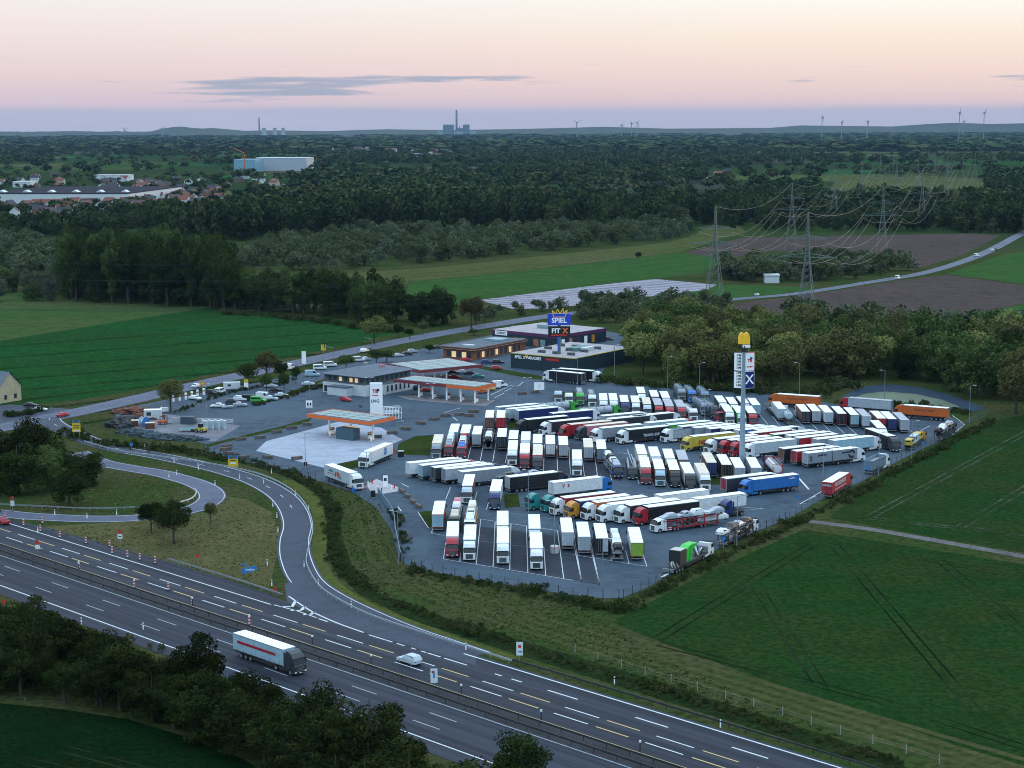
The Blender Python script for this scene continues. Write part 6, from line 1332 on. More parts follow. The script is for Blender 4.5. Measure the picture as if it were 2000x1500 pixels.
lineC = [G(1750, 395)+Vector((math.sin(R_(17))*d, math.cos(R_(17))*d)) for d in (0, 350, 700, 1050)]
yaw = R_(-15)
for ln, nm, h in ((lineA, 'left', 48), (lineB, 'right', 50), (lineC, 'farthest', 45)):
    for i, p in enumerate(ln): thing('power_pylon', pylon_parts(h, 1.15 if i == 0 else .7), (p.x, p.y, 0), yaw-R_(5), 'lattice power pylon, %s of the %s line counted from the camera' % (ORD[i], nm), 'pylon', 'lattice pylons')
cabm_sunlit = mat('power_cable', (.30, .22, .19), .5)  # warm tone is sunset light put into the cable colour
cabd = mat('power_cable_dark', (.045, .05, .055), .8, spec=.1)
def cable(a, b, sag, label, m, r=.09, n=14):
    mb = MB(); prev = None
    for i in range(n+1):
        t_ = i/n; q = a.lerp(b, t_); q.z -= sag*4*t_*(1-t_)
        if prev is not None: mb.bar(prev-a, q-a, r, m, 4)
        prev = q
    solo('power_cable', mb.mesh(), label, 'cable', 'cables between the pylons', a)
ca = Vector((math.cos(yaw-R_(5)), math.sin(yaw-R_(5))))
def att(p, h, i): 
    off, z = [(-12.6, .60), (-7, .60), (7, .60), (12.6, .60), (-8.6, .76), (8.6, .76), (0, .995)][i]
    return Vector((p.x+ca.x*off, p.y+ca.y*off, h*z-(1.5 if i < 6 else 0)))
for ln, nm, h in ((lineA, 'left', 48), (lineB, 'right', 50), (lineC, 'farthest', 45)):
    for j in range(min(len(ln)-1, 4)):
        for i in range(7): cable(att(ln[j], h, i), att(ln[j+1], h, i), 11 if i < 6 else 8, 'drooping cable of the %s pylon line, %s span, %s wire from left' % (nm, ORD[j], ORD[i]), cabm_sunlit, .06-.004*j)
for nm, p0, h, d in (('left', lineA[0], 48, G(1395, 588)), ('right', lineB[0], 50, G(1574, 634))):
    for i in range(6):
        a = att(p0, h, i); b = a+Vector((-420, -95 if nm == 'left' else -150, 0)); cable(a, b, 12, 'thin dark cable running left from the %s near pylon, %s wire' % (nm, ORD[i]), cabd, .028)

# ------------------------------------------------------------------ trees
def leafmat(name, c1, c2, rnd=.35):
    m = bpy.data.materials.new(name); m.use_nodes = True; t = m.node_tree; b = t.nodes['Principled BSDF']
    b.inputs['Roughness'].default_value = .9; b.inputs['Specular IOR Level'].default_value = .0
    tcn = t.nodes.new('ShaderNodeTexCoord'); n = t.nodes.new('ShaderNodeTexNoise'); n.inputs['Scale'].default_value = .55; n.inputs['Detail'].default_value = 3
    t.links.new(tcn.outputs['Object'], n.inputs['Vector']); oi = t.nodes.new('ShaderNodeObjectInfo')
    c = MIX(SS(n.outputs['Fac'], .38, .62, t), c1, c2, t)
    v = M('ADD', 1-rnd, M('MULTIPLY', oi.outputs['Random'], 2*rnd, tree=t), tree=t)
    hs = t.nodes.new('ShaderNodeHueSaturation'); t.links.new(c, hs.inputs['Color']); t.links.new(v, hs.inputs['Value'])
    t.links.new(hs.outputs[0], b.inputs['Base Color']); MATS[name] = m; return m
LM = dict(shade=leafmat('foliage_shade', (.013, .022, .007), (.030, .036, .010), .45), dark=leafmat('foliage_dark', (.020, .036, .010), (.036, .052, .014)), green=leafmat('foliage_green', (.046, .078, .022), (.070, .10, .030)), olive=leafmat('foliage_olive', (.075, .082, .026), (.11, .10, .040)),
          brown=leafmat('foliage_brownish', (.075, .066, .030), (.10, .078, .036)), pale=leafmat('foliage_willow', (.075, .098, .060), (.10, .125, .08)), lush=leafmat('foliage_lush', (.120, .150, .042), (.19, .185, .065)))
bark = mat('bark', (.06, .048, .036), .9, var=.4, scale=3)
def crown_np(seed, kind, nq, leaf):
    r = np.random.RandomState(seed)
    if kind == 'broad': H0, zc, rx, rz, nc = 10, 6.0, 3.7, 4.0, 26
    elif kind == 'tall': H0, zc, rx, rz, nc = 10, 5.0, 2.5, 5.2, 34
    elif kind == 'full': H0, zc, rx, rz, nc = 10, 4.7, 3.9, 5.3, 32
    elif kind == 'wide': H0, zc, rx, rz, nc = 10, 6.2, 5.0, 3.8, 34
    elif kind == 'bush': H0, zc, rx, rz, nc = 10, 4.0, 6.0, 5.4, 22
    else: H0, zc, rx, rz, nc = 10, 6.0, 3.0, 4.0, 18
    d = r.normal(size=(nc, 3)); d /= np.linalg.norm(d, axis=1)[:, None]; d[:, 2] = np.where((d[:, 2] < -.5) & (kind not in ('full', 'tall')), -d[:, 2], d[:, 2])
    rad = r.uniform(.45, .86, nc)
    cc = d*rad[:, None]*np.array([rx, rx, rz])+np.array([0, 0, zc]); cr = r.uniform(.20, .40, nc)*rx*(1.15 if kind == 'bush' else 1)
    per = nq//nc; C = []; NN = []
    for i in range(nc):
        q = r.normal(size=(per, 3)); q /= np.linalg.norm(q, axis=1)[:, None]
        rr_ = cr[i]*r.uniform(.72, 1.12, per)
        pt = cc[i]+q*rr_[:, None]*np.array([1, 1, .85]); C.append(pt); NN.append(q)
    # inner fill
    m = nq//6; q = r.normal(size=(m, 3)); q /= np.linalg.norm(q, axis=1)[:, None]; q *= (r.uniform(.2, .75, m))[:, None]
    C.append(q*np.array([rx, rx, rz])*.8+np.array([0, 0, zc])); NN.append(q)
    C = np.concatenate(C); NN = np.concatenate(NN)+r.normal(size=(len(C), 3))*.55; NN /= np.linalg.norm(NN, axis=1)[:, None]
    C[:, 2] = np.maximum(C[:, 2], .4 if kind in ('bush', 'full', 'tall') else 1.2)
    up = r.normal(size=(len(C), 3)); U = np.cross(NN, up); U /= np.linalg.norm(U, axis=1)[:, None]; V = np.cross(NN, U)
    s_ = leaf*r.uniform(.6, 1.3, len(C))[:, None]
    k = r.uniform(.45, .8, len(C))[:, None]
    vs = np.stack([C-U*s_, C-V*s_*k, C+U*s_, C+V*s_*k+NN*s_*.25], 1).reshape(-1, 3)
    return vs.astype(np.float32)
def quads_mesh(name, vs, mats, tint=None):
    n = len(vs)//4; me = bpy.data.meshes.new(name); me.vertices.add(len(vs)); me.vertices.foreach_set('co', vs.ravel())
    me.loops.add(n*4); me.loops.foreach_set('vertex_index', np.arange(n*4, dtype=np.int32)); me.polygons.add(n)
    me.polygons.foreach_set('loop_start', np.arange(0, n*4, 4, dtype=np.int32))
    for m in mats: me.materials.append(m)
    if tint is not None:
        a = me.attributes.new('tint', 'FLOAT', 'FACE'); a.data.foreach_set('value', tint.astype(np.float32))
    me.update(calc_edges=True); me.validate(); return me
def trunk_mesh(kind, seed):
    r = random.Random(seed); mb = MB(); h = 5.5
    if kind == 'bush': mb.bar((0, 0, 0), (.3, 0, 3), .22, bark, 6, .1); mb.bar((0, 0, 0), (-.8, .5, 3), .18, bark, 6, .08); return mb.mesh()
    mb.bar((0, 0, 0), (.1, 0, 2.2), .30, bark, 8, .24); mb.bar((.1, 0, 2.2), (0, .1, h), .24, bark, 8, .14); mb.bar((0, .1, h), (.1, 0, 8.6), .14, bark, 6, .04)
    for i in range(7):
        a = r.uniform(0, 6.28); z = r.uniform(2.2, 6.0); l = r.uniform(1.4, 2.8)*(1.3 if kind == 'wide' else 1 if kind == 'broad' else .6)
        mb.bar((0, 0, z), (math.cos(a)*l, math.sin(a)*l, z+l*.75), .10, bark, 5, .03)
    return mb.mesh()
def crown_me(kind, v, colr, lod):
    nq, leaf = dict(near=(6500, .17), mid=(3800, .22), far=(900, .46))[lod]
    return memo(('crown', kind, v, colr, lod), lambda: quads_mesh('crown', crown_np(v*17+3, kind, nq, leaf*(1.25 if kind in ('wide', 'bush') else 1)), [LM[colr]]))
NTREE = [0]; TCOUNT = {}
def tree(x, y, h, kind, colr, lod, label, group=None, wide=1.0, g=None, name='tree', cat='tree'):
    v = NTREE[0] % 4; NTREE[0] += 1
    g = G(x, y) if g is None else g
    t = thing(name, [P('trunk', memo(('trunk', kind), lambda: trunk_mesh(kind, 5))), P('crown', crown_me(kind, v, colr, lod))], (g.x, g.y, 0), random.uniform(0, 6.28), label, cat, group)
    t.scale = (h/10*wide, h/10*wide, h/10); return t
def hgt(x, yt, yb): return (yb-yt)*mpp(x, yb)*1.02
# single and small groups: (x, ytop, ybase, kind, colour, width, label)
SINGLE = [
 (340, 982, 1062, 'wide', 'shade', 1.0, 'dark round tree on the dry gore, largest of its pair'), (296, 982, 1040, 'wide', 'shade', 1.0, 'dark tree on the gore behind the larger one'), (411, 981, 1022, 'broad', 'olive', .9, 'small olive tree standing alone on the gore'),
 (137, 908, 988, 'full', 'dark', 1.25, 'round tree on the verge inside the loop road'), (35, 855, 965, 'full', 'dark', 1.2, 'dark tree left in the junction clump'), (70, 812, 935, 'full', 'shade', 1.1, 'tall dark tree at the top of the junction clump'), (95, 868, 960, 'full', 'green', 1.15, 'green tree in the middle of the junction clump'), (120, 860, 940, 'full', 'dark', 1.15, 'dark green tree in the junction clump beside the slip road'), (165, 868, 950, 'full', 'dark', 1.3, 'dark green tree at the right of the junction clump'), (15, 830, 935, 'full', 'shade', 1.2, 'dark tree at the far left of the junction clump'), (0, 925, 1000, 'broad', 'dark', .8, 'dark tree cut by the left edge above the loop road'), (48, 815, 905, 'full', 'shade', 1.0, 'dark tree behind the junction clump'), (150, 880, 935, 'full', 'shade', 1.2, 'low dark tree behind the right pair of the junction clump'),
 (333, 735, 806, 'broad', 'olive', 1.0, 'slim street tree at the charging bays'), (521, 686, 748, 'broad', 'olive', 1.15, 'tall roadside tree behind the car park'), (482, 708, 756, 'wide', 'dark', .85, 'dark roadside tree left of the tall one'), (548, 702, 750, 'broad', 'dark', 1.0, 'dark roadside tree right of the tall one'), (521, 730, 768, 'wide', 'green', .7, 'low green tree in the car park, left one'), (555, 730, 768, 'wide', 'green', .7, 'low green tree in the car park, right one'), (578, 715, 750, 'wide', 'dark', .5, 'small dark tree by the station entrance'),
 (731, 619, 672, 'wide', 'lush', 1.0, 'round yellow green tree on the field edge beyond the main road'), (676, 693, 722, 'wide', 'green', 1.1, 'round bush tree behind the service building'), (735, 683, 712, 'wide', 'green', 1.2, 'shrub tree on the strip left of the rear canopy'), (755, 684, 708, 'wide', 'green', 1.2, 'shrub tree on the strip nearer the rear canopy'), (778, 632, 660, 'broad', 'dark', 1.0, 'small dark tree by the road, left of three'), (800, 640, 662, 'broad', 'dark', 1.0, 'small dark tree by the road, middle of three'), (826, 628, 655, 'wide', 'green', .9, 'small tree by the road, right of three'), (838, 672, 690, 'wide', 'dark', 1.2, 'dark bush beside the brick restaurant'), (925, 642, 655, 'wide', 'green', 1.6, 'low bush behind the brick restaurant'),
 (1247, 492, 508, 'wide', 'dark', .8, 'lone dark tree on the pasture fence'), (1140, 566, 600, 'broad', 'dark', 1.1, 'dark tree right behind the blue sign board'), (1172, 568, 604, 'broad', 'dark', 1.1, 'dark tree second behind the blue sign board')]
for x, yt, yb, kd, c, wd, l in SINGLE: tree(x, yb, hgt(x, yt, yb), kd, c, 'near' if yb > 900 else 'mid', l, None, wd)
def inpoly(p, poly):
    c = False; n = len(poly)
    for i in range(n):
        a, b = poly[i], poly[i-1]
        if (a[1] > p[1]) != (b[1] > p[1]) and p[0] < (b[0]-a[0])*(p[1]-a[1])/(b[1]-a[1])+a[0]: c = not c
    return c
def scatter(poly_px, n, seed, dmin):
    r = random.Random(seed); poly = [tuple(G(*p)) for p in poly_px]
    xs = [p[0] for p in poly]; ys = [p[1] for p in poly]; out = []; tries = 0
    while len(out) < n and tries < n*200:
        tries += 1; p = (r.uniform(min(xs), max(xs)), r.uniform(min(ys), max(ys)))
        if inpoly(p, poly) and all((p[0]-q[0])**2+(p[1]-q[1])**2 > dmin*dmin for q in out): out.append(p)
    return out
def wood(poly, n, seed, dmin, h0, h1, kinds, cols, lod, lab, group, wide=1.0, order='x'):
    pts = scatter(poly, n, seed, dmin); r = random.Random(seed+1)
    pts.sort(key=lambda p: p[0]/p[1])
    for i, p in enumerate(pts):
        c = r.choice(cols); tree(0, 0, r.uniform(h0, h1), r.choice(kinds), c, lod, '%s, %s from left' % (lab % dict(shade='dark', dark='dark green', green='green', olive='olive', brown='brownish', pale='pale', lush='yellow green')[c], ORD[i]), group, wide*r.uniform(.9, 1.2), Vector(p))
# foreground belt below the motorway
wood([(-60, 1262), (60, 1268), (200, 1318), (330, 1368), (470, 1418), (600, 1472), (760, 1545), (900, 1610), (850, 1680), (700, 1640), (500, 1500), (330, 1425), (150, 1375), (-60, 1350)], 88, 3, 3.6, 6.5, 10.0, ['full', 'full', 'broad', 'tall'], ['shade', 'shade', 'dark', 'shade'], 'near', '%s tree in the foreground belt below the motorway', 'foreground belt trees', 1.15)
for x, yt, yb, l in [(385, 1232, 1400, 'tall tree rising highest over the motorway left of the pale blue truck'), (620, 1326, 1480, 'round tree overlapping the near carriageway, middle of the belt'), (725, 1335, 1525, 'pointed tree overlapping the near carriageway, right of the middle'), (70, 1185, 1330, 'tall tree at the far left of the foreground belt'), (1020, 1418, 1600, 'rounded light tree at the bottom centre edge'), (205, 1226, 1345, 'narrow tree at the left of the foreground belt'), (800, 1440, 1620, 'tree at the right end of the belt near the bottom'), (910, 1465, 1660, 'last low tree of the belt at the bottom')]:
    tree(x, yb, hgt(x, yt, yb), 'full', 'dark' if x > 900 else 'shade', 'near', l, None, 1.0)
# tree walls and woods of the middle ground
wood([(118, 588), (130, 566), (300, 566), (440, 580), (445, 607), (300, 598)], 58, 11, 8.5, 34, 38, ['tall', 'full'], ['dark', 'dark', 'dark', 'green'], 'near', '%s tree of the tall left tree wall', 'tall left tree wall', .6)
wood([(445, 607), (450, 590), (660, 604), (664, 622)], 26, 12, 6.5, 18, 23, ['tall', 'full'], ['dark', 'green'], 'mid', '%s tree of the middle tree wall', 'middle tree wall', .8)
wood([(668, 625), (672, 606), (790, 616), (792, 634)], 14, 13, 7, 19, 23, ['tall', 'full'], ['dark', 'green'], 'mid', '%s tree of the right tree wall', 'right tree wall', .85)
wood([(800, 638), (805, 622), (870, 626), (872, 640)], 5, 14, 7, 16, 19, ['full'], ['dark'], 'mid', '%s tree beside the right tree wall', 'trees right of the tree wall', .9)
wood([(880, 642), (885, 632), (930, 632), (935, 640)], 2, 15, 8, 13, 16, ['broad'], ['brown'], 'mid', '%s tree left of the fitness hall road', 'brownish roadside trees', 1.0)
wood([(-40, 590), (-40, 560), (120, 560), (110, 592)], 14, 16, 9, 10, 16, ['full', 'bush'], ['pale', 'pale', 'green'], 'mid', '%s tree at the left end of the olive field', 'willows at the olive field', .9)
wood([(1240, 706), (1225, 672), (1320, 640), (1460, 652), (1600, 690), (1640, 745), (1540, 764), (1380, 758), (1250, 744)], 80, 21, 7.0, 12, 17, ['wide', 'full'], ['lush', 'lush', 'green', 'olive', 'lush'], 'mid', '%s tree in the wood behind the far bays', 'wood behind the far bays', .95)
wood([(1640, 742), (1560, 690), (1700, 690), (2060, 706), (2080, 850), (1975, 812), (1930, 782), (1840, 758), (1740, 744)], 60, 22, 8.5, 15, 22, ['broad', 'full', 'full'], ['dark', 'green', 'olive', 'green', 'lush'], 'mid', '%s tree in the wood behind the pond', 'wood behind the pond', .95)
# undergrowth shrubs as countable bushes are merged: mixed low scrub nobody could count
def tinted(name, cols):
    m = bpy.data.materials.new(name); m.use_nodes = True; t = m.node_tree; b = t.nodes['Principled BSDF']; b.inputs['Roughness'].default_value = .9; b.inputs['Specular IOR Level'].default_value = .0
    a = t.nodes.new('ShaderNodeAttribute'); a.attribute_name = 'tint'
    t.links.new(RAMP(a.outputs['Fac'], [(i/(len(cols)-1), c) for i, c in enumerate(cols)], t), b.inputs['Base Color']); return m
def forest(name, pts, hs, kinds, nq, leaf, m, label, cat, ws=None, tints=None, seed=1, leafabs=None):
    r = np.random.RandomState(seed); V_ = []; T_ = []
    protos = [crown_np(100+seed*7+i, kd, nq, leaf) for i, kd in enumerate(kinds)]
    for i, (p, h) in enumerate(zip(pts, hs)):
        c = protos[r.randint(len(protos))]; a = r.uniform(0, 6.28); ca_, sa = math.cos(a), math.sin(a); k = h/10; w_ = k*(ws[i] if ws is not None else 1)
        q = np.empty_like(c); q[:, 0] = (c[:, 0]*ca_-c[:, 1]*sa)*w_+p[0]; q[:, 1] = (c[:, 0]*sa+c[:, 1]*ca_)*w_+p[1]; q[:, 2] = c[:, 2]*k
        V_.append(q); T_.append(np.clip((tints[i] if tints is not None else r.rand())+r.normal(size=len(c)//4)*.08, 0, 1))
    me = quads_mesh(name, np.concatenate(V_), [m], np.concatenate(T_))
    o = mkobj(name, me); return tag(o, label, cat, None, 'stuff')
tdark = tinted('forest_mix', [(.016, .030, .013), (.028, .046, .018), (.044, .068, .024), (.070, .088, .034), (.080, .066, .034)])
tmid = tinted('woodland_mix', [(.045, .066, .026), (.075, .100, .050), (.11, .135, .085), (.085, .105, .045), (.07, .08, .035)])
tsh = tinted('scrub_mix', [(.020, .038, .011), (.036, .056, .015), (.055, .066, .022), (.085, .078, .036)])
def area(poly, dens, seed, hmin, hmax):
    gp = [tuple(G(*p)) for p in poly]; xs = [p[0] for p in gp]; ys = [p[1] for p in gp]; A = (max(xs)-min(xs))*(max(ys)-min(ys))
    r = np.random.RandomState(seed); n = int(A*dens); X_ = r.uniform(min(xs), max(xs), n); Y_ = r.uniform(min(ys), max(ys), n)
    P_ = [(x, y) for x, y in zip(X_, Y_) if inpoly((x, y), gp)]; return P_, r.uniform(hmin, hmax, len(P_))
# willows and scrub woodland in the centre
P1, H1 = [], []
for poly, dens, a, b in [([(455, 525), (640, 532), (860, 514), (1100, 488), (1345, 463), (1350, 440), (1290, 428), (1180, 452), (1060, 448), (900, 455), (700, 455), (520, 478), (455, 500)], .006, 8, 13), ([(-40, 545), (120, 545), (130, 500), (60, 470), (-40, 470)], .008, 9, 13),
                         ([(1400, 548), (1400, 530), (1480, 520), (1760, 512), (1780, 530), (1660, 546), (1500, 556)], .010, 8, 13), ([(1040, 614), (900, 636), (890, 628), (1010, 608), (1100, 596), (1100, 606)], .012, 4, 7), ([(1110, 604), (1240, 592), (1420, 598), (1440, 640), (1330, 642), (1230, 668), (1215, 640), (1130, 628)], .014, 6, 9.5), ([(1630, 630), (1800, 660), (1990, 668), (2060, 700), (1700, 690), (1560, 690), (1540, 650)], .006, 11, 17)]:
    p, h = area(poly, dens, len(P1)+5, a, b); P1 += p; H1 += list(h)
forest('mixed_woodland', P1, H1, ['full', 'full', 'bush', 'wide'], 420, .62, tmid, 'mixed pale green woodland filling the middle ground beyond the fields', 'woodland', seed=2)
P2, H2, W2 = [], [], []
for poly, dens, a, b in [([(-40, 452), (60, 444), (280, 432), (300, 444), (130, 462), (-40, 470)], .006, 14, 18), ([(280, 466), (285, 448), (680, 440), (690, 462), (520, 472)], .006, 26, 31), ([(690, 440), (720, 428), (1170, 424), (1190, 448), (1000, 446), (730, 452)], .005, 25, 32), ([(1170, 440), (1190, 420), (1380, 412), (1400, 440), (1280, 446)], .006, 20, 26),
                         ([(1380, 418), (1500, 410), (1560, 430), (1420, 446), (1370, 440)], .006, 20, 26), ([(1430, 450), (1560, 430), (1780, 425), (1960, 440), (1960, 456), (1600, 452)], .006, 12, 17), ([(1850, 448), (1860, 430), (2060, 420), (2060, 462), (1985, 456)], .006, 20, 27), ([(1380, 400), (1500, 384), (1590, 392), (1600, 412), (1420, 415)], .005, 14, 20), ([(1925, 392), (1935, 376), (2060, 372), (2060, 400)], .006, 18, 24), ([(520, 440), (700, 410), (1170, 405), (1180, 422), (700, 428)], .005, 14, 20)]:
    p, h = area(poly, dens, len(P2)+9, a, b); P2 += p; H2 += list(h); W2 += [.75 if a > 19 else 1.0]*len(p)
forest('distant_woods', P2, H2, ['tall', 'full', 'full', 'broad'], 300, .62, tdark, 'dark tall woods forming a wall across the middle distance', 'woods', ws=W2, tints=np.random.RandomState(4).beta(1.3, 2.6, len(P2)), seed=3)
print('forest', len(P1), len(P2))
# far landscape of hedges and woods out to the horizon
def nzf(x, y):
    return (math.sin(x*.0031+1.3)+math.sin(y*.0016+x*.0011)+math.sin(x*.0069-y*.0023+2)+math.sin(y*.0047+.5)+.7*math.sin(x*.013+y*.004))
def excl(x, y, pads):
    for (a, b, c, d) in pads:
        if a < x < b and c < y < d: return True
    return False
rng = np.random.RandomState(8); P3, H3, W3 = [], [], []
opens = [(1600, 1930, 346, 396), (-40, 255, 378, 404), (455, 600, 334, 342)]
while len(P3) < 5200:
    yp = 290+rng.rand()**1.35*130; xp = rng.uniform(-60, 2060); g = G(xp, yp); dens = nzf(g.x, g.y)
    town = (xp < 460 and 345 < yp < 425)
    if excl(xp, yp, opens): continue
    if dens < (.2 if not town else 1.2): 
        if rng.rand() > (.10 if not town else .25): continue
    P3.append((g.x, g.y)); H3.append(rng.uniform(11, 20) if not town else rng.uniform(6, 11)); W3.append(1.5)
forest('far_woods', P3, H3, ['wide', 'broad', 'bush'], 84, 1.5, tdark, 'dark green patchwork of far woods and hedges', 'woods', ws=W3, tints=rng.beta(1.4, 2.0, len(P3)), seed=5)
P4, H4, W4 = [], [], []
while len(P4) < 5200:
    yp = 259+rng.rand()**1.2*37; xp = rng.uniform(-60, 2060); g = G(xp, yp)
    if nzf(g.x*.6, g.y*.5) < -.4 and rng.rand() > .2: continue
    P4.append((g.x, g.y)); H4.append(rng.uniform(14, 22)); W4.append(rng.uniform(3, 6) if yp > 270 else rng.uniform(6, 14))
forest('horizon_woods', P4, H4, ['bush', 'wide'], 48, 2.6, tdark, 'endless dark woods fading toward the horizon', 'woods', ws=W4, tints=rng.beta(1.6, 2.0, len(P4)), seed=6)
# scrub along the ditch, fences and verges
P5, H5 = [], []
def along(pts, n, wid, hmin, hmax, seed):
    r = random.Random(seed); L_ = smooth(px(pts), 6); fine = resample(L_, 1.0)
    for i in range(n):
        j = r.randrange(len(fine)); p = fine[j]; q = .5+.5*math.sin(j*.21+seed)*math.cos(j*.083+seed*2)+.3*math.sin(j*.9)
        if q < .22 and r.random() < .75: continue
        ww = wid*(.6+.8*max(q, 0)); P5.append((p.x+r.gauss(0, ww), p.y+r.gauss(0, ww))); H5.append(r.uniform(hmin, hmax)*(.5+.75*max(q, 0)))
along([(1228, 1184), (1306, 1146), (1386, 1104), (1466, 1064), (1548, 1026), (1620, 990), (1700, 951), (1770, 913), (1840, 877), (1898, 846), (1945, 820)], 620, .75, .7, 1.6, 1)
along([(480, 898), (560, 924), (622, 956), (650, 1000), (650, 1060), (672, 1112), (740, 1160), (860, 1212), (1000, 1258), (1200, 1322), (1400, 1382), (1600, 1444), (1760, 1492)], 1500, .85, .4, 1.1, 2)
along([(1020, 1155), (1100, 1172), (1180, 1188), (1240, 1190)], 150, 1.3, .8, 1.8, 3)
along([(130, 845), (200, 868), (300, 876), (400, 890), (470, 905)], 260, 1.6, .8, 2.0, 4)
along([(800, 1118), (900, 1136), (1050, 1160)], 130, 1.0, .5, 1.2, 5)
along([(768, 1000), (785, 1040), (790, 1085)], 90, .8, .5, 1.2, 6)
along([(1650, 790), (1720, 795), (1800, 800), (1880, 808)], 160, 1.6, 1.0, 2.2, 7)
along([(0, 1240), (100, 1262), (180, 1285), (260, 1300), (330, 1330)], 220, 3.0, .8, 2.4, 8)
along([(500, 793), (560, 775), (600, 762), (632, 757)], 120, .8, .9, 1.4, 9)
along([(340, 808), (420, 776), (500, 757), (580, 742)], 150, .8, .6, 1.2, 10)
along([(1640, 756), (1560, 772), (1420, 762), (1300, 756), (1200, 748)], 260, 2.6, 1.5, 3.2, 11)
along([(430, 612), (560, 622), (700, 640), (800, 652)], 200, 2.2, 1.5, 3, 12)
along([(10, 815), (60, 808), (90, 800)], 60, 1.0, 1.2, 1.8, 13)
forest('roadside_scrub', P5, H5, ['bush'], 110, 1.15, tsh, 'rough scrub and tall grass along ditches, fences and verges', 'scrub', seed=9)
# rough grass tufts in the verges: short blades
def tufts(polys, n, name, label, m, h=.45, seed=1):
    r = np.random.RandomState(seed); V_ = []
    for poly, fr in polys:
        p, _ = area(poly, fr, seed+len(V_), 0, 1)
        p = np.array(p); k = len(p); a = r.uniform(0, 3.14, k); w_ = r.uniform(.10, .3, k); hh_ = r.uniform(.4, 1.2, k)*h
        dx, dy = np.cos(a)*w_, np.sin(a)*w_; lx, ly = r.normal(size=k)*.15, r.normal(size=k)*.15; z0 = np.full(k, .02)
        V_.append(np.stack([np.stack([p[:, 0]-dx, p[:, 1]-dy, z0], 1), np.stack([p[:, 0]+dx, p[:, 1]+dy, z0], 1), np.stack([p[:, 0]+dx*.3+lx, p[:, 1]+dy*.3+ly, hh_], 1), np.stack([p[:, 0]-dx*.6+lx, p[:, 1]-dy*.6+ly, hh_*.9], 1)], 1).reshape(-1, 3))
    vs = np.concatenate(V_).astype(np.float32); me = quads_mesh(name, vs, [m], r.beta(1.5, 1.8, len(vs)//4)); return tag(mkobj(name, me), label, 'grass', None, 'stuff')
tg = tinted('rough_grass_blades', [(.026, .044, .012), (.046, .064, .018), (.078, .076, .028), (.12, .095, .046)])
vr = [(690, 1100), (740, 1140), (860, 1190), (1000, 1240), (1200, 1305), (1420, 1370), (1700, 1460), (1300, 1290), (1190, 1215), (1175, 1180), (1000, 1150), (800, 1120), (775, 1100), (755, 1010), (735, 975), (690, 960), (640, 950), (665, 1010)]
tufts([(vr, 2.0), ([(140, 850), (300, 870), (400, 885), (640, 950), (600, 950), (480, 905), (330, 885), (200, 868)], 1.2), ([(-20, 1180), (150, 1245), (330, 1330), (250, 1380), (-20, 1350)], 1.5)], 1, 'verge_grass_tufts', 'rough olive and brown grass on the banks between motorway and lot', tg, .22, 3)
tufts([([(60, 1040), (230, 1022), (330, 1012), (400, 1002), (440, 972), (530, 1000), (545, 1040), (540, 1090), (525, 1150), (420, 1125), (300, 1092), (150, 1052)], 2.0), ([(20, 1000), (250, 1005), (370, 985), (390, 965), (340, 945), (200, 915), (100, 980)], 1.5)], 1, 'gore_grass_tufts', 'dry grass on the gore and inside the loop road', tinted('dry_blades', [(.065, .072, .024), (.11, .10, .042), (.15, .13, .06)]), .18, 4)
# ------------------------------------------------------------------ far buildings
hw_ = [mat('house_white', (.62, .64, .66), .8), mat('house_cream', (.50, .45, .36), .8), mat('house_brick', (.22, .10, .07), .8)]
hr_ = [mat('roof_red', (.17, .05, .035), .8), mat('roof_dark', (.035, .035, .045), .8), mat('roof_brown', (.09, .05, .04), .8)]
def house_parts(wi, ri, L, W, h, rh):
    def a(): 
        mb = MB(); mb.box(-L/2, L/2, -W/2, W/2, 0, h, hw_[wi]); mb.add([(-L/2, -W/2, h), (-L/2, W/2, h), (-L/2, 0, h+rh), (L/2, -W/2, h), (L/2, W/2, h), (L/2, 0, h+rh)], [(0, 2, 1), (3, 4, 5)], hw_[wi])
        for i in range(3): mb.box(-L/2+1+i*L/3, -L/2+2.2+i*L/3, -W/2-.03, -W/2, 1.2, 2.6, winm)
        return mb.mesh()
    def b(): mb = MB(); mb.add([(-L/2-.4, -W/2-.5, h-.3), (L/2+.4, -W/2-.5, h-.3), (L/2+.4, 0, h+rh+.1), (-L/2-.4, 0, h+rh+.1), (L/2+.4, W/2+.5, h-.3), (-L/2-.4, W/2+.5, h-.3)], [(0, 1, 2, 3), (3, 2, 4, 5)], hr_[ri]); mb.box(L*.2, L*.2+.7, .5, 1.2, h+rh*.5, h+rh+.8, hr_[0]); return mb.mesh()
    return [P('wall', memo(('hw', wi, L, W, h, rh), a)), P('roof', memo(('hr', ri, L, W, h, rh), b))]
rh_ = random.Random(5); hs_ = []
for (x0, x1, y0, y1, n) in [(-10, 130, 402, 424, 16), (130, 250, 400, 415, 14), (200, 430, 352, 398, 80), (430, 560, 345, 372, 12), (-10, 120, 346, 372, 10), (250, 420, 398, 412, 9), (640, 900, 262, 300, 70), (760, 900, 286, 318, 24), (860, 960, 332, 348, 10), (1370, 1420, 340, 350, 4), (1500, 1560, 404, 415, 3)]:
    for i in range(n): hs_.append((rh_.uniform(x0, x1), rh_.uniform(y0, y1)))
hs_.sort()
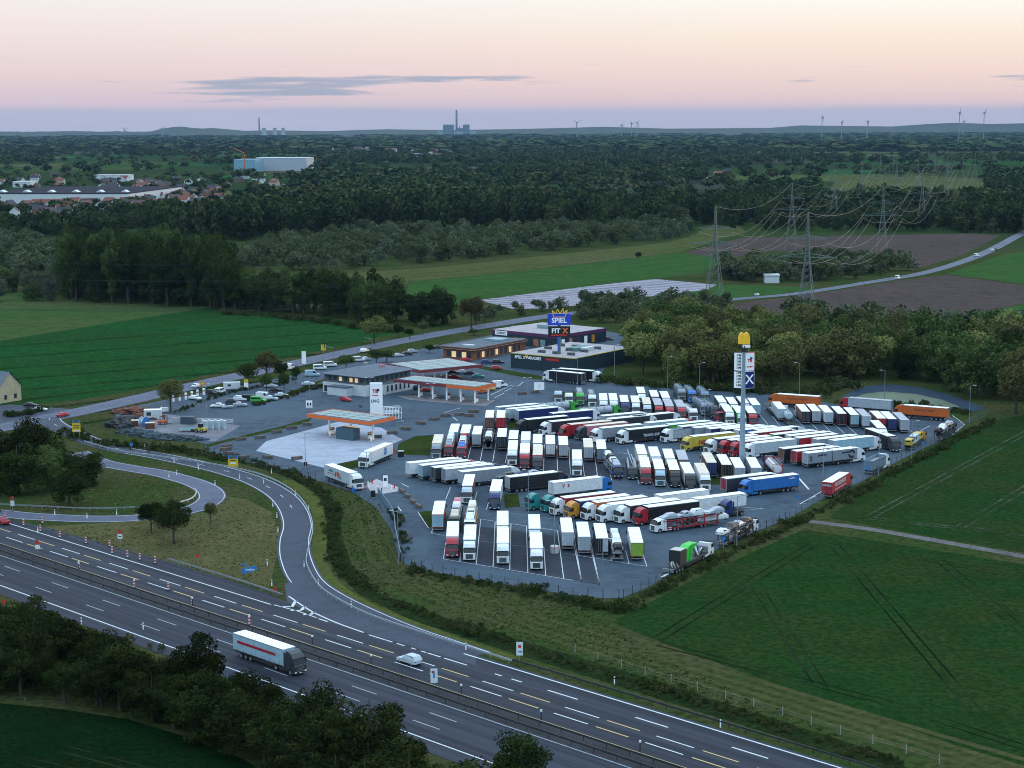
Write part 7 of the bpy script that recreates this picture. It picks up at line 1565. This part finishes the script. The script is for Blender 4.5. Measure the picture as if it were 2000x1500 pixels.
for i, (x, y) in enumerate(hs_):
    wi, ri = rh_.choice([(0, 0), (0, 1), (1, 0), (2, 1), (0, 2)]); g = G(x, y); big = y < 320
    L = 14 if not big else 30; t = thing('house', house_parts(wi, ri, L, 9 if not big else 14, 5 if not big else 9, 4), (g.x, g.y, 0), rh_.uniform(-.6, .6)+(1.57 if rh_.random() < .3 else 0), 'distant house with %s walls and %s roof, %s house from left' % (['white', 'cream', 'brick'][wi], ['red', 'dark', 'brown'][ri], ORD[i]), 'house', 'distant houses')
def hall(x0, x1, yb, h, wm, rm, label, depth=60, saw=0, name='warehouse'):
    a, b = G(x0, yb), G(x1, yb); L = (b-a).length; t = empty(name, (a.x, a.y, 0), math.atan2((b-a).y, (b-a).x), label, 'warehouse')
    mkobj('wall', MB().box(0, L, 0, depth, 0, h, wm).mesh(), t); mkobj('roof', MB().box(-.3, L+.3, -.3, depth+.3, h, h+.8, rm).mesh(), t)
    for i in range(saw):
        mb = MB(); x = L*(i+.5)/saw; mb.prism([(x-4, h+.8), (x+4, h+.8), (x, h+3.4)], 30, 42, hw_[0]); mkobj('skylight', mb.mesh(), t)
    return t
drk = mat('dark_hall_roof', (.03, .03, .04), .9, spec=.03)
hall(-40, 252, 399, 12, hw_[0], drk, 'long dark roofed factory with white wall beside the left town', 230, 6)
hall(500, 599, 334, 26, mat('hall_side', (.42, .44, .5), .7), hw_[0], 'large white distribution hall in the middle distance', 60)
hall(457, 499, 336, 24, mat('hall_blue', (.20, .36, .46), .7), mat('hall_roof_blue', (.25, .42, .5), .7), 'blue hall under construction left of the white hall', 60)
hall(185, 250, 352, 8, hw_[0], hw_[0], 'low pale hall above the left town', 30); hall(25, 60, 366, 8, hw_[0], hw_[0], 'small white hall at the left edge of the town', 30); hall(780, 835, 306, 8, mat('hall_pale', (.3, .4, .5), .7), mat('hall_pale_roof', (.4, .5, .6), .7), 'pale flat hall left of the power station', 60); hall(1505, 1535, 411, 6, mat('cyan_wall', (.25, .5, .62), .6), mat('cyan_roof', (.3, .55, .65), .6), 'pale blue roofed barn in the trees right of the pylons', 20); hall(1494, 1522, 553, 4, hw_[0], hw_[0], 'white farm building in the grove between the pylons', 8)
g = G(478, 338); t = empty('tower_crane', (g.x, g.y, 0), 0, 'orange crane in front of the blue hall', 'crane'); mkobj('mast', MB().bar((0, 0, 0), (0, 0, 38), .9, paint('orange'), 4).mesh(), t); mkobj('jib', MB().bar((0, 0, 38), (-22, 0, 48), .7, paint('orange'), 4).mesh(), t)
# power stations, turbines and spoil heap on the horizon
hz = mat('plant_concrete', (.16, .20, .24), .9); hz2 = mat('plant_pale', (.34, .38, .42), .9)
def at(x, dist, z=0): d = ray(x, 400); return Vector((d[0]/d[1]*dist, dist, z))
def Hpx(dy, dist): return dy*dist/CF
D = 15000
yb = 246+CH*CF/D
p = at(893, D); t = empty('power_station', p, 0, 'power station with tall striped chimney at the centre of the horizon', 'power station')
U = D/CF
def pb(n, x0, x1, ytop, m, dep=60): mkobj(n, MB().box((x0-893)*U, (x1-893)*U, -dep/2, dep/2, 0, (yb-ytop)*U, m).mesh(), t)
pb('boiler_house', 867, 888, 243, hz, 90); pb('boiler_house', 905, 918, 243, hz, 80); pb('hall', 856, 930, 256, hz2, 60); pb('hall', 893, 905, 250, hz, 50)
mkobj('chimney', MB().bar((0, 0, 0), (0, 0, (yb-215)*U), 11, hz, 12, 7).mesh(), t)
for i in range(2): mkobj('chimney_band', MB().bar((0, 0, (yb-232+i*9)*U), (0, 0, (yb-229+i*9)*U), 9.6, hz2, 12).mesh(), t)
mkobj('slim_stack', MB().bar(((899-893)*U, 0, 0), ((899-893)*U, 0, (yb-246)*U), 4, hz, 8).mesh(), t)
p = at(510, D); t = empty('power_station', p, 0, 'distant power station with chimney and cooling towers at left', 'power station')
mkobj('chimney', MB().bar((0, 0, 0), (0, 0, (yb-228)*U), 8, hz, 12, 5).mesh(), t)
def cool(x, ytop, r):
    mb = MB(); h = (yb-ytop)*U; X0 = (x-510)*U; prev = (r, 0)
    for k_ in range(1, 7):
        z = h*k_/6; rr_ = r*(1-.42*math.sin(min(k_/6*1.35, 1)*math.pi/2)+.10*max(0, k_/6-.75)*4); mb.bar((X0, 0, prev[1]), (X0, 0, z), prev[0], hz2, 14, rr_); prev = (rr_, z)
    mkobj('cooling_tower', mb.mesh(), t)
cool(519, 248, 28); cool(540, 248, 24); cool(556, 248, 24)
def turbine(x, yhub, dist, blade, rot, i):
    p = at(x, dist); yb_ = 246+CH*CF/dist; h = (yb_-yhub)*dist/CF; t = empty('wind_turbine', p, R_(10*i), 'white wind turbine on the horizon, %s from left' % ORD[i], 'wind turbine', 'wind turbines on the horizon'); m = mat('turbine_grey', (.22, .24, .27), .6); k_ = dist/9000
    mkobj('tower', MB().bar((0, 0, 0), (0, 0, h), 2.6*k_, m, 8, 1.6*k_).mesh(), t); mkobj('nacelle', MB().box(-2*k_, 2*k_, -5*k_, 5*k_, h-2, h+3, m).mesh(), t)
    for j in range(3):
        a = rot+j*2.094; mkobj('blade', MB().bar((0, -6*k_, h), (math.cos(a)*blade, -6*k_, h+math.sin(a)*blade), 1.9*k_, m, 4, .5*k_).mesh(), t)
for i, (x, yh, d_, bl, ro) in enumerate([(249, 250, 13000, 30, .3), (322, 249, 13000, 30, .9), (1126, 240, 11000, 34, .5), (1213, 245, 12000, 30, 1.2), (1232, 242, 11500, 32, .2), (1243, 241, 11500, 32, .8), (1602, 232, 9000, 24, .4), (1640, 241, 10000, 22, .5), (1690, 240, 10000, 22, .6), (1868, 224, 8000, 26, 1.5), (1876, 240, 12000, 20, .5), (1916, 224, 8000, 26, 2.0)]): turbine(x, yh, d_, bl, ro, i)
hm_ = MB(); n = 40; vs = []; prof = [(-300, 8), (-60, 12), (60, 8), (150, 12), (230, 5), (270, 5), (300, 9), (325, 26), (345, 34), (360, 36), (378, 28), (400, 24), (420, 27), (445, 20), (480, 10), (540, 12), (640, 6), (700, 12), (760, 16), (860, 10), (1000, 14), (1100, 20), (1180, 26), (1300, 14), (1500, 16), (1560, 30), (1640, 26), (1740, 22), (1800, 34), (1860, 42), (1930, 34), (2000, 38), (2100, 36)]
for (x, h) in prof:
    p = at(x, 16500); vs += [(p.x, p.y-900, -.5), (p.x, p.y, h*1.6+36), (p.x, p.y+900, -.5)]
fs = []
for i in range(len(prof)-1):
    a, b = i*3, (i+1)*3; fs += [(a, b, b+1, a+1), (a+1, b+1, b+2, a+2)]
hm_.add(vs, fs, mat('wooded_hill', (.02, .034, .018), .95, var=.5, scale=.004)); structure('hills', hm_.mesh())
# ------------------------------------------------------------------ haze
hzm = bpy.data.materials.new('haze'); hzm.use_nodes = True; t = hzm.node_tree; t.nodes.clear()
o_ = t.nodes.new('ShaderNodeOutputMaterial'); v_ = t.nodes.new('ShaderNodeVolumePrincipled'); v_.inputs['Color'].default_value = (.32, .54, .80, 1); v_.inputs['Density'].default_value = HAZE = 1.7e-5; v_.inputs['Anisotropy'].default_value = 0.0
t.links.new(v_.outputs[0], o_.inputs['Volume'])
hb = mkobj('haze', MB().box(-41000, 41000, -600, 24300, -1, 330, hzm).mesh()); tag(hb, 'thin blue haze lying over the whole landscape', 'haze', None, 'stuff')
